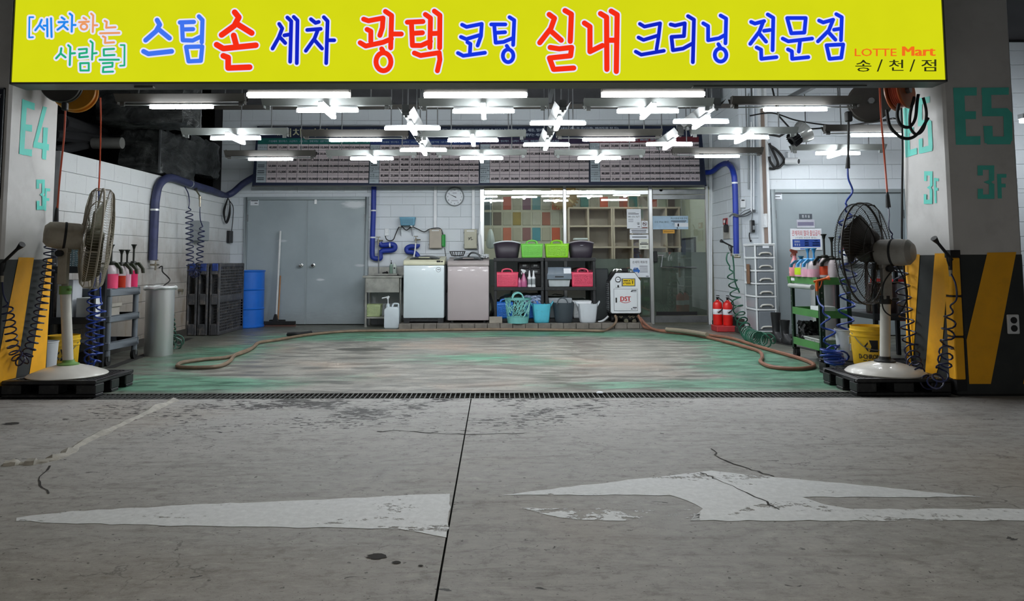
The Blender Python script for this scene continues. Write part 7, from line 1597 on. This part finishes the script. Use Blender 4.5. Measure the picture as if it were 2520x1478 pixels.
# grey service cart
M_cart = mat('cart_grey_plastic', '#6b727a', .5, var=.1, dirt=.15)
x0, x1, y0, y1 = -4.50, -4.02, 7.9, 8.56
r = T('service_cart', 'grey plastic three-tier service cart by the left wall', 'cart', ((x0 + x1) / 2, (y0 + y1) / 2, 0))
for z, h in ((.72, .085), (.45, .07), (.16, .085)):
    part('tray', MB().box(x0, y0, z, x1, y0 + .03, z + h).box(x0, y1 - .03, z, x1, y1, z + h).box(x0, y0 + .03, z, x0 + .03, y1 - .03, z + h).box(x1 - .03, y0 + .03, z, x1, y1 - .03, z + h).box(x0 + .03, y0 + .03, z if z < .7 else z + .06, x1 - .03, y1 - .03, z + .02 if z < .7 else z + .078), M_cart, r, .008)
for x in (x0 + .035, x1 - .035):
    for y in (y0 + .035, y1 - .035):
        part('post', MB().cyl((x, y, .1), (x, y, .74), .03, n=12), M_cart, r); w_ = part('caster', MB().cyl((x - .018, y, .055), (x + .018, y, .055), .055, n=18), M_rubber, r)
        part('caster_fork', MB().box(x - .026, y - .018, .05, x - .02, y + .018, .115).box(x + .02, y - .018, .05, x + .026, y + .018, .115).box(x - .026, y - .018, .105, x + .026, y + .018, .115), M_steel2, w_)
one('open_carton', MB().box(-4.32, 8.1, .47, -4.12, 8.3, .60).box(-4.34, 8.09, .6, -4.33, 8.31, .64).box(-4.11, 8.09, .6, -4.10, 8.31, .64), mat('pale_card', '#a9a49a', .7), 'small open carton on the middle tray of the grey cart', 'box', bev=.003)
M_clear = mat('clear_bottle', '#cfc4c8', .2, var=.05, spec=.6); M_spblk = mat('sprayer_black', '#15180f', .45, var=.2)
def sprayer(label, px, Y, zb, h, R, liquid, fill, plunger, m_head, m_lever, lever=1, stick=None, tilt=1, grp='pump sprayers'):
    p = at(px, 690, Y); x = p.x; r = T('pump_sprayer', label, 'sprayer', (x, Y, zb), grp)
    zf = h * fill
    part('bottle_lower', MB().lathe([(0, 0), (R * .96, 0), (R, .01), (R, zf)], (x, Y, zb), 20), liquid, r)
    part('bottle_upper', MB().lathe([(R, zf), (R, h * .72), (R * .9, h * .86), (R * .6, h), (0, h)], (x, Y, zb), 20), M_clear, r)
    part('pump_collar', MB().lathe([(R * .62, h * .97), (R * .66, h * 1.1), (R * .5, h * 1.16), (0, h * 1.16)], (x, Y, zb), 16), m_head, r)
    b = MB().cyl((x, Y, zb + h * 1.15), (x, Y, zb + h * 1.15 + plunger), .011, n=8).lathe([(.011, -.045), (.02, -.01), (.03, 0), (.03, .008), (0, .01)], (x, Y, zb + h * 1.15 + plunger), 12)
    part('plunger', b, m_head, r)
    b = MB().prism([(x - lever * .03, zb + h * 1.08), (x + lever * .07, zb + h * 1.1), (x + lever * .12, zb + h * .82), (x + lever * .125, zb + h * .62), (x + lever * .10, zb + h * .62), (x + lever * .09, zb + h * .82), (x + lever * .05, zb + h * .98), (x - lever * .03, zb + h * .98)], Y - .015, Y + .015)
    part('spray_lever', b, m_lever, r); part('nozzle', MB().cyl((x - lever * .03, Y, zb + h * 1.05), (x - lever * .1, Y, zb + h * 1.06), .011, n=8), m_head, r)
    if stick: part('printed_label', MB().lathe([(R * 1.005, h * .12), (R * 1.01, h * .13), (R * 1.01, h * .58), (R * 1.005, h * .59)], (x, Y, zb), 20), stick, r)
    return r
M_pinkl = mat('pink_liquid', '#f0527c', .2, var=.06, spec=.6); M_redl = mat('rust_liquid', '#b03018', .25, var=.1); M_mag = mat('magenta_liquid', '#e83a70', .2, var=.06); M_palep = mat('pale_pink_liquid', '#e9b0c4', .2, var=.06)
ct = .80; M_olive = mat('olive_lever', '#232b16', .45)
sprayer('wide pump sprayer of pink liquid at the near end of the grey cart', 272, 8.02, ct, .25, .075, M_pinkl, .62, .17, M_spblk, M_olive)
sprayer('pump sprayer with a rust-red liquid on the grey cart', 297, 8.20, ct, .24, .05, M_redl, .55, .13, M_spblk, M_olive)
sprayer('pump sprayer with a pale lilac filling on the grey cart', 311, 8.32, ct, .24, .048, M_palep, .6, .13, M_spblk, M_olive)
sprayer('pump sprayer of magenta liquid at the far end of the grey cart', 327, 8.46, ct, .25, .05, M_mag, .75, .18, M_spblk, M_olive)
# stainless bin
xb, yb_ = -3.93, 8.86
r = T('steel_bin', 'tall stainless steel bin between the grey cart and the block wall', 'bin', (xb, yb_, 0))
part('bin_body', MB().lathe([(0, 0), (.152, 0), (.155, .01), (.158, .76), (.15, .76), (0, .75)], (xb, yb_, 0), 36), M_steel, r)
b = MB(); b.tube([(xb + (.165 + random.uniform(-.006, .008)) * math.cos(2 * PI * k / 30), yb_ + (.165 + random.uniform(-.006, .008)) * math.sin(2 * PI * k / 30), .775 + random.uniform(-.008, .012)) for k in range(30)], .02, 6, True); part('bag_rim', b, mat('bin_bag', '#c6c9c8', .3, var=.15), r)
part('bag_mouth', MB().lathe([(0, .768), (.15, .77), (.15, .764), (0, .76)], (xb, yb_, 0), 24), mat('bin_bag', '#c6c9c8', .3, var=.15), r)

# ------------------------------------------------------------------ right: buckets, rack, pots, green cart, drawers, boots
yb2 = at(2150, 880, 6.9).x
bk = bucket('yellow bucket with a dark diamond mark on the pallet behind the dark fan', yb2, 6.96, PH, .165, .35, M_yellow, True); logo(bk, yb2, 6.96, PH, .165, .35, 0)
wx = at(2094, 870, 7.25).x; r = bucket('white pail with a clamp lid lever beside the right yellow bucket', wx, 7.27, PH, .13, .29, mat('pail_white', '#b9bec4', .4, dirt=.2), False, False)
part('clamp', MB().box(wx - .07, 7.13, PH + .16, wx - .01, 7.15, PH + .235).box(wx - .06, 7.12, PH + .10, wx - .045, 7.14, PH + .17), M_steel, r, .004)
bench('black slatted rack behind the right pillar, holding steel pots', 3.9, 4.62, 7.82, 8.72, (.52, 1.04))
M_pot = mat('brown_pot_steel', '#7a6462', .25, .9, var=.3, vs=5)
for i, (x, y, m, lab) in enumerate(((4.10, 8.05, M_pot, 'large brownish steel pot on the shelf of the right rack'), (4.36, 8.40, M_steel, 'bright steel pot at the back of the right rack shelf'))):
    r = T('steel_pot', lab, 'pot', (x, y, .521)); part('pot_body', MB().lathe([(0, 0), (.15, 0), (.155, .01), (.155, .31), (.148, .31), (0, .3)], (x, y, .521), 30), m, r); part('rim', MB().tube([(x + .157 * math.cos(2 * PI * k / 30), y + .157 * math.sin(2 * PI * k / 30), .832) for k in range(30)], .006, 6, True), m, r)
xb, yb_ = 4.05, 9.35
r = T('steel_bin', 'stainless steel bin standing behind the green cart', 'bin', (xb, yb_, 0)); part('bin_body', MB().lathe([(0, 0), (.15, 0), (.155, .78), (.148, .78), (0, .77)], (xb, yb_, 0), 30), M_steel, r); part('rim', MB().tube([(xb + .157 * math.cos(2 * PI * k / 30), yb_ + .157 * math.sin(2 * PI * k / 30), .785) for k in range(30)], .012, 6, True), M_white, r)
M_redt = mat('red_tool_cart', '#b01c1c', .4, var=.12)
r = bench('red steel trolley behind the right rack next to the pillar', 4.72, 5.2, 8.95, 9.5, (.42, .76), 'tool_trolley', M_frame, M_redt); 
for z in (.42, .76): part('tray_side', MB().box(4.71, 8.94, z, 4.725, 9.51, z + .09).box(4.72, 8.94, z, 5.2, 8.955, z + .09), M_redt, r)
one('plastic_case', MB().box(4.78, 9.0, .765, 5.1, 9.3, .90), mat('slate_case', '#5a6066', .5), 'slate grey case on the red trolley', 'case', bev=.01)
# green cart
M_gc = mat('green_steel', '#4f8a4a', .5, .2, var=.15, dirt=.2); M_gcd = mat('dark_green_steel', '#223a2c', .5, .2, var=.2)
x0, x1, y0, y1 = 3.30, 3.62, 7.72, 8.48; zT = .90
r = T('tool_cart', 'green steel three-tier tool cart in front of the white corner', 'cart', ((x0 + x1) / 2, (y0 + y1) / 2, 0))
for x, sx in ((x0, 1), (x1, -1)):
    for y, sy in ((y0, 1), (y1, -1)):
        b = MB().box(min(x, x + sx * .045), min(y, y + sy * .005), .1, max(x, x + sx * .045), max(y, y + sy * .005), zT).box(min(x, x + sx * .005), min(y, y + sy * .045), .1, max(x, x + sx * .005), max(y, y + sy * .045), zT)
        q = part('corner_post', b, M_gcd, r)
        b = MB()
        for z in (.3, .36, .62, .68, .74): b.box(x - sx * .002 - .001, y + sy * .02 - .007, z, x - sx * .002 + .001, y + sy * .02 + .007, z + .014); b.box(x + sx * .022 - .007, y - sy * .001 - .001, z, x + sx * .022 + .007, y - sy * .001 + .001, z + .014)
        part('bolt_holes', b, M_steel2, q)
        part('caster', MB().cyl((x + sx * .03 - .02, y + sy * .04, .055), (x + sx * .03 + .02, y + sy * .04, .055), .055, n=18).box(x + sx * .03 - .03, y + sy * .04 - .02, .06, x + sx * .03 + .03, y + sy * .04 + .02, .12), M_rubber, r)
for z in (.16, .49, zT - .07):
    part('tray', MB().box(x0 - .003, y0 + .045, z, x0 + .01, y1 - .045, z + .075).box(x1 - .01, y0 + .045, z, x1 + .003, y1 - .045, z + .075).box(x0 + .045, y0 - .003, z, x1 - .045, y0 + .01, z + .075).box(x0 + .045, y1 - .01, z, x1 - .045, y1 + .003, z + .075).box(x0 + .01, y0 + .01, z, x1 - .01, y1 - .01, z + .012), M_gc, r)
part('top_mat', MB().box(x0 + .003, y0 + .003, zT - .005, x1 - .003, y1 - .003, zT + .004), M_gcd, r)
part('push_handle', MB().prism([(x0 - .02, zT - .0), (x0 + .0, zT + .0), (x0 + .0, zT - .11)], y1 - .03, y1 + .05), M_gc, r, .003)
part('paper_roll', MB().cyl((x0 - .03, y0 + .10, zT - .10), (x0 - .03, y1 - .06, zT - .10), .025, n=16), mat('roll_silver', '#b9bdbb', .4, .3), r)
p = at(1951, 686, 8.2); part('name_strip', MB().box(x0 - .006, y1 - .14, zT - .045, x0 - .003, y1 - .04, zT - .015), M_paper, r)
one('label_box', MB().box(3.34, 7.86, .50, 3.52, 8.06, .60), M_white, 'white box standing on the middle tray of the green cart', 'box', bev=.004)
crate('low white wire tray on the lowest tier of the green cart', 'wire_tray', 'tray', mat('wire_white', '#b6bab6', .5), 3.35, 3.58, .172, .255, 7.85, .42, .9, 12, 4, None, None, .3)
one('dark_pouch', crumple(3.36, 8.28, .175, 3.5, 8.42, .40), M_black, 'dark bag slumped on the lowest tier of the green cart', 'bag')
zc = zT + .004
spray('pink spray bottle with an orange and grey trigger on the green cart', 1957, 8.36, zc, .30, mat('rose_bottle', '#d88a92', .25), mat('trigger_orange', '#8a4434', .5), .06)
sprayer('pump sprayer with a fluorescent yellow label on the green cart', 1973, 8.22, zc, .16, .07, M_palep, .5, .03, mat('teal_head', '#2c6a86', .45), mat('teal_head', '#2c6a86', .45), -1, mat('fluo_label', '#c8e81e', .5), grp='pump sprayers on the green cart')
M_sky = mat('sky_plastic', '#3f94cc', .4)
sprayer('pump sprayer with a sky blue head, farther of the two on the green cart', 1990, 8.06, zc, .17, .075, M_palep, .5, .1, M_sky, M_sky, -1, grp='pump sprayers on the green cart')
sprayer('pump sprayer with a sky blue head, nearer of the two on the green cart', 2005, 7.92, zc, .17, .075, M_palep, .5, .1, M_sky, M_sky, -1, grp='pump sprayers on the green cart')
sprayer('black-headed pump sprayer with an orange label at the near end of the green cart', 2031, 7.86, zc, .2, .06, M_clear, .3, .21, M_spblk, M_spblk, -1, mat('orange_label', '#d2481e', .5), grp='pump sprayers on the green cart')
sprayer('second black-headed pump sprayer, nearest the rack, on the green cart', 2050, 7.80, zc, .18, .05, M_clear, .3, .2, M_spblk, M_spblk, -1)
spray('white spray bottle with a red band on the right rack', 2084, 8.5, 1.052, .2, M_white, M_red, .05)
# drawer tower of clear boxes in a white frame
x0, x1, y0, y1, z0, z1 = 3.625, 3.905, 10.56, 11.02, .087, 1.31
r = T('drawer_tower', 'tall white tower of six clear plastic drawers at the right corner', 'drawer unit', ((x0 + x1) / 2, (y0 + y1) / 2, z0))
M_cdr = mat('frosted_drawer', '#9aa0a6', .3, var=.06, spec=.6)
zz = [z1 - .02 - (z1 - z0 - .02) * k / 7 for k in (0, 1.05, 2.1, 3.15, 4.2, 5.25, 7)]
b = MB()
for x in (x0, x1 - .02):
    for y in (y0, y1 - .02): b.box(x, y, z0, x + .02, y + .02, z1 - .02)
for z in zz: b.box(x0 - .004, y0 - .004, z - .012, x1 + .004, y1, z + .012)
part('frame', b, M_white, r, .003); part('top_board', MB().box(x0 - .008, y0 - .01, z1 - .02, x1 + .008, y1 + .004, z1), M_white, r, .006)
for k in range(6):
    za, zb = zz[k + 1] + .016, zz[k] - .016
    d = part('drawer', MB().box(x0 + .006, y0 + .015, za, x1 - .006, y1 - .03, zb), M_cdr, r, .01)
    part('drawer_front', MB().box(x0 + .03, y0 - .004, za, x1 - .012, y0 + .012, zb), mat('drawer_smoke', '#787f86', .25, var=.05, spec=.6), d, .012)
    part('handle', MB().tube(spline([(x0 + .06, y0 - .008, za + .02), (x0 + .09, y0 - .016, za + .05), (x1 - .08, y0 - .016, za + .05), (x1 - .05, y0 - .008, za + .02)], 4), .012, 6), mat('contents_pale', '#c3c2bd', .6), d)
part('name_tag', MB().box(x0 + .11, y0 - .014, zz[0] - .045, x1 - .08, y0 - .012, zz[0] - .015), M_paper, r)
# small frame on the tower's side, boots, extinguishers
p = at(1818, 675, 10.9); one('wall_thermometer', MB().cbox((3.60, 10.78, at(1818, 674, 10.7).z), (.02, .09, .28)), mat('wood_strip', '#7a5a44', .6), 'small brown-framed strip hanging at the side of the drawer tower', 'frame', bev=.004)
M_boot = mat('boot_rubber', '#1b1c1f', .4, var=.2, dirt=.1)
for i, (px, Y, h, lab) in enumerate(((1912, 10.1, .38, 'taller black rubber boot beside the drawer tower'), (1934, 9.85, .30, 'shorter black rubber boot next to the green cart'))):
    c = at(px, 830, Y); n = 18; b = MB(); cx, cy = c.x, Y
    secs = [(0, .05, .13, -.05), (.02, .055, .135, -.05), (.06, .05, .125, -.045), (.09, .048, .085, -.01), (.13, .048, .055, .015), (.2, .05, .055, .02), (h, .065, .07, .02)]
    for z, rx, ry, oy in secs:
        for k in range(n): t = 2 * PI * k / n; b.v.append((cx + rx * math.cos(t), cy + oy + ry * math.sin(t), z))
    for j in range(len(secs) - 1):
        for k in range(n): b.f.append((j * n + k, j * n + (k + 1) % n, (j + 1) * n + (k + 1) % n, (j + 1) * n + k))
    b.f.append(tuple(range(n))[::-1]); one('rubber_boot', b, M_boot, lab, 'boot', 'rubber boots')
bs_ = at(1782, 805, 11.55)
one('extinguisher_base', MB().box(bs_.x - .15, 11.4, 0, bs_.x + .13, 11.72, .09), mat('red_block', '#b83438', .55, var=.15, dirt=.2), 'red block that carries the two fire extinguishers', 'stand', bev=.01)
for i, (dx, dy, lab) in enumerate(((-.07, .06, 'red fire extinguisher nearer the glass door on the red block'), (.05, -.05, 'red fire extinguisher in front on the red block, farther from the glass door'))):
    cx, cy = bs_.x + dx, 11.56 + dy; r = T('fire_extinguisher', lab, 'fire extinguisher', (cx, cy, .092), 'fire extinguishers')
    part('cylinder', MB().lathe([(0, 0), (.068, 0), (.072, .01), (.072, .30), (.06, .34), (.025, .365), (.022, .38)], (cx, cy, .092), 22), M_red, r)
    part('label_band', MB().lathe([(.0722, .16), (.0728, .162), (.0728, .24), (.0722, .242)], (cx, cy, .092), 22), M_paper, r)
    b = MB(); textc(b, '소화기', cx, cy - .0745, .092 + .2, .03, .07); part('label_text', b, M_inkr, r)
    part('valve', MB().cyl((cx, cy, .47), (cx, cy, .50), .018, n=10).box(cx - .015, cy - .06, .5, cx + .015, cy + .03, .512).box(cx - .012, cy - .07, .53, cx + .012, cy + .03, .54), M_black, r)
    part('discharge_hose', MB().tube(spline([(cx + .02, cy - .02, .49), (cx + .07, cy - .05, .44), (cx + .05, cy - .085, .34), (cx - .02, cy - .085, .28)]), .009, 6), M_black, r)
# glimpse past the right pillar: next bay's wall lamp
r = T('bay_lamp', 'small bright lamp glimpsed past the outer edge of the right pillar', 'lamp', tuple(at(2519, 296, 9.5)))
p = at(2522, 296, 9.5); part('housing', MB().box(p.x - .02, 9.5, p.z + .03, p.x + 1.2, 9.6, p.z + .09), M_white, r); part('tube', MB().box(p.x - .015, 9.52, p.z - .02, p.x + 1.18, 9.58, p.z + .03), E_led, r)
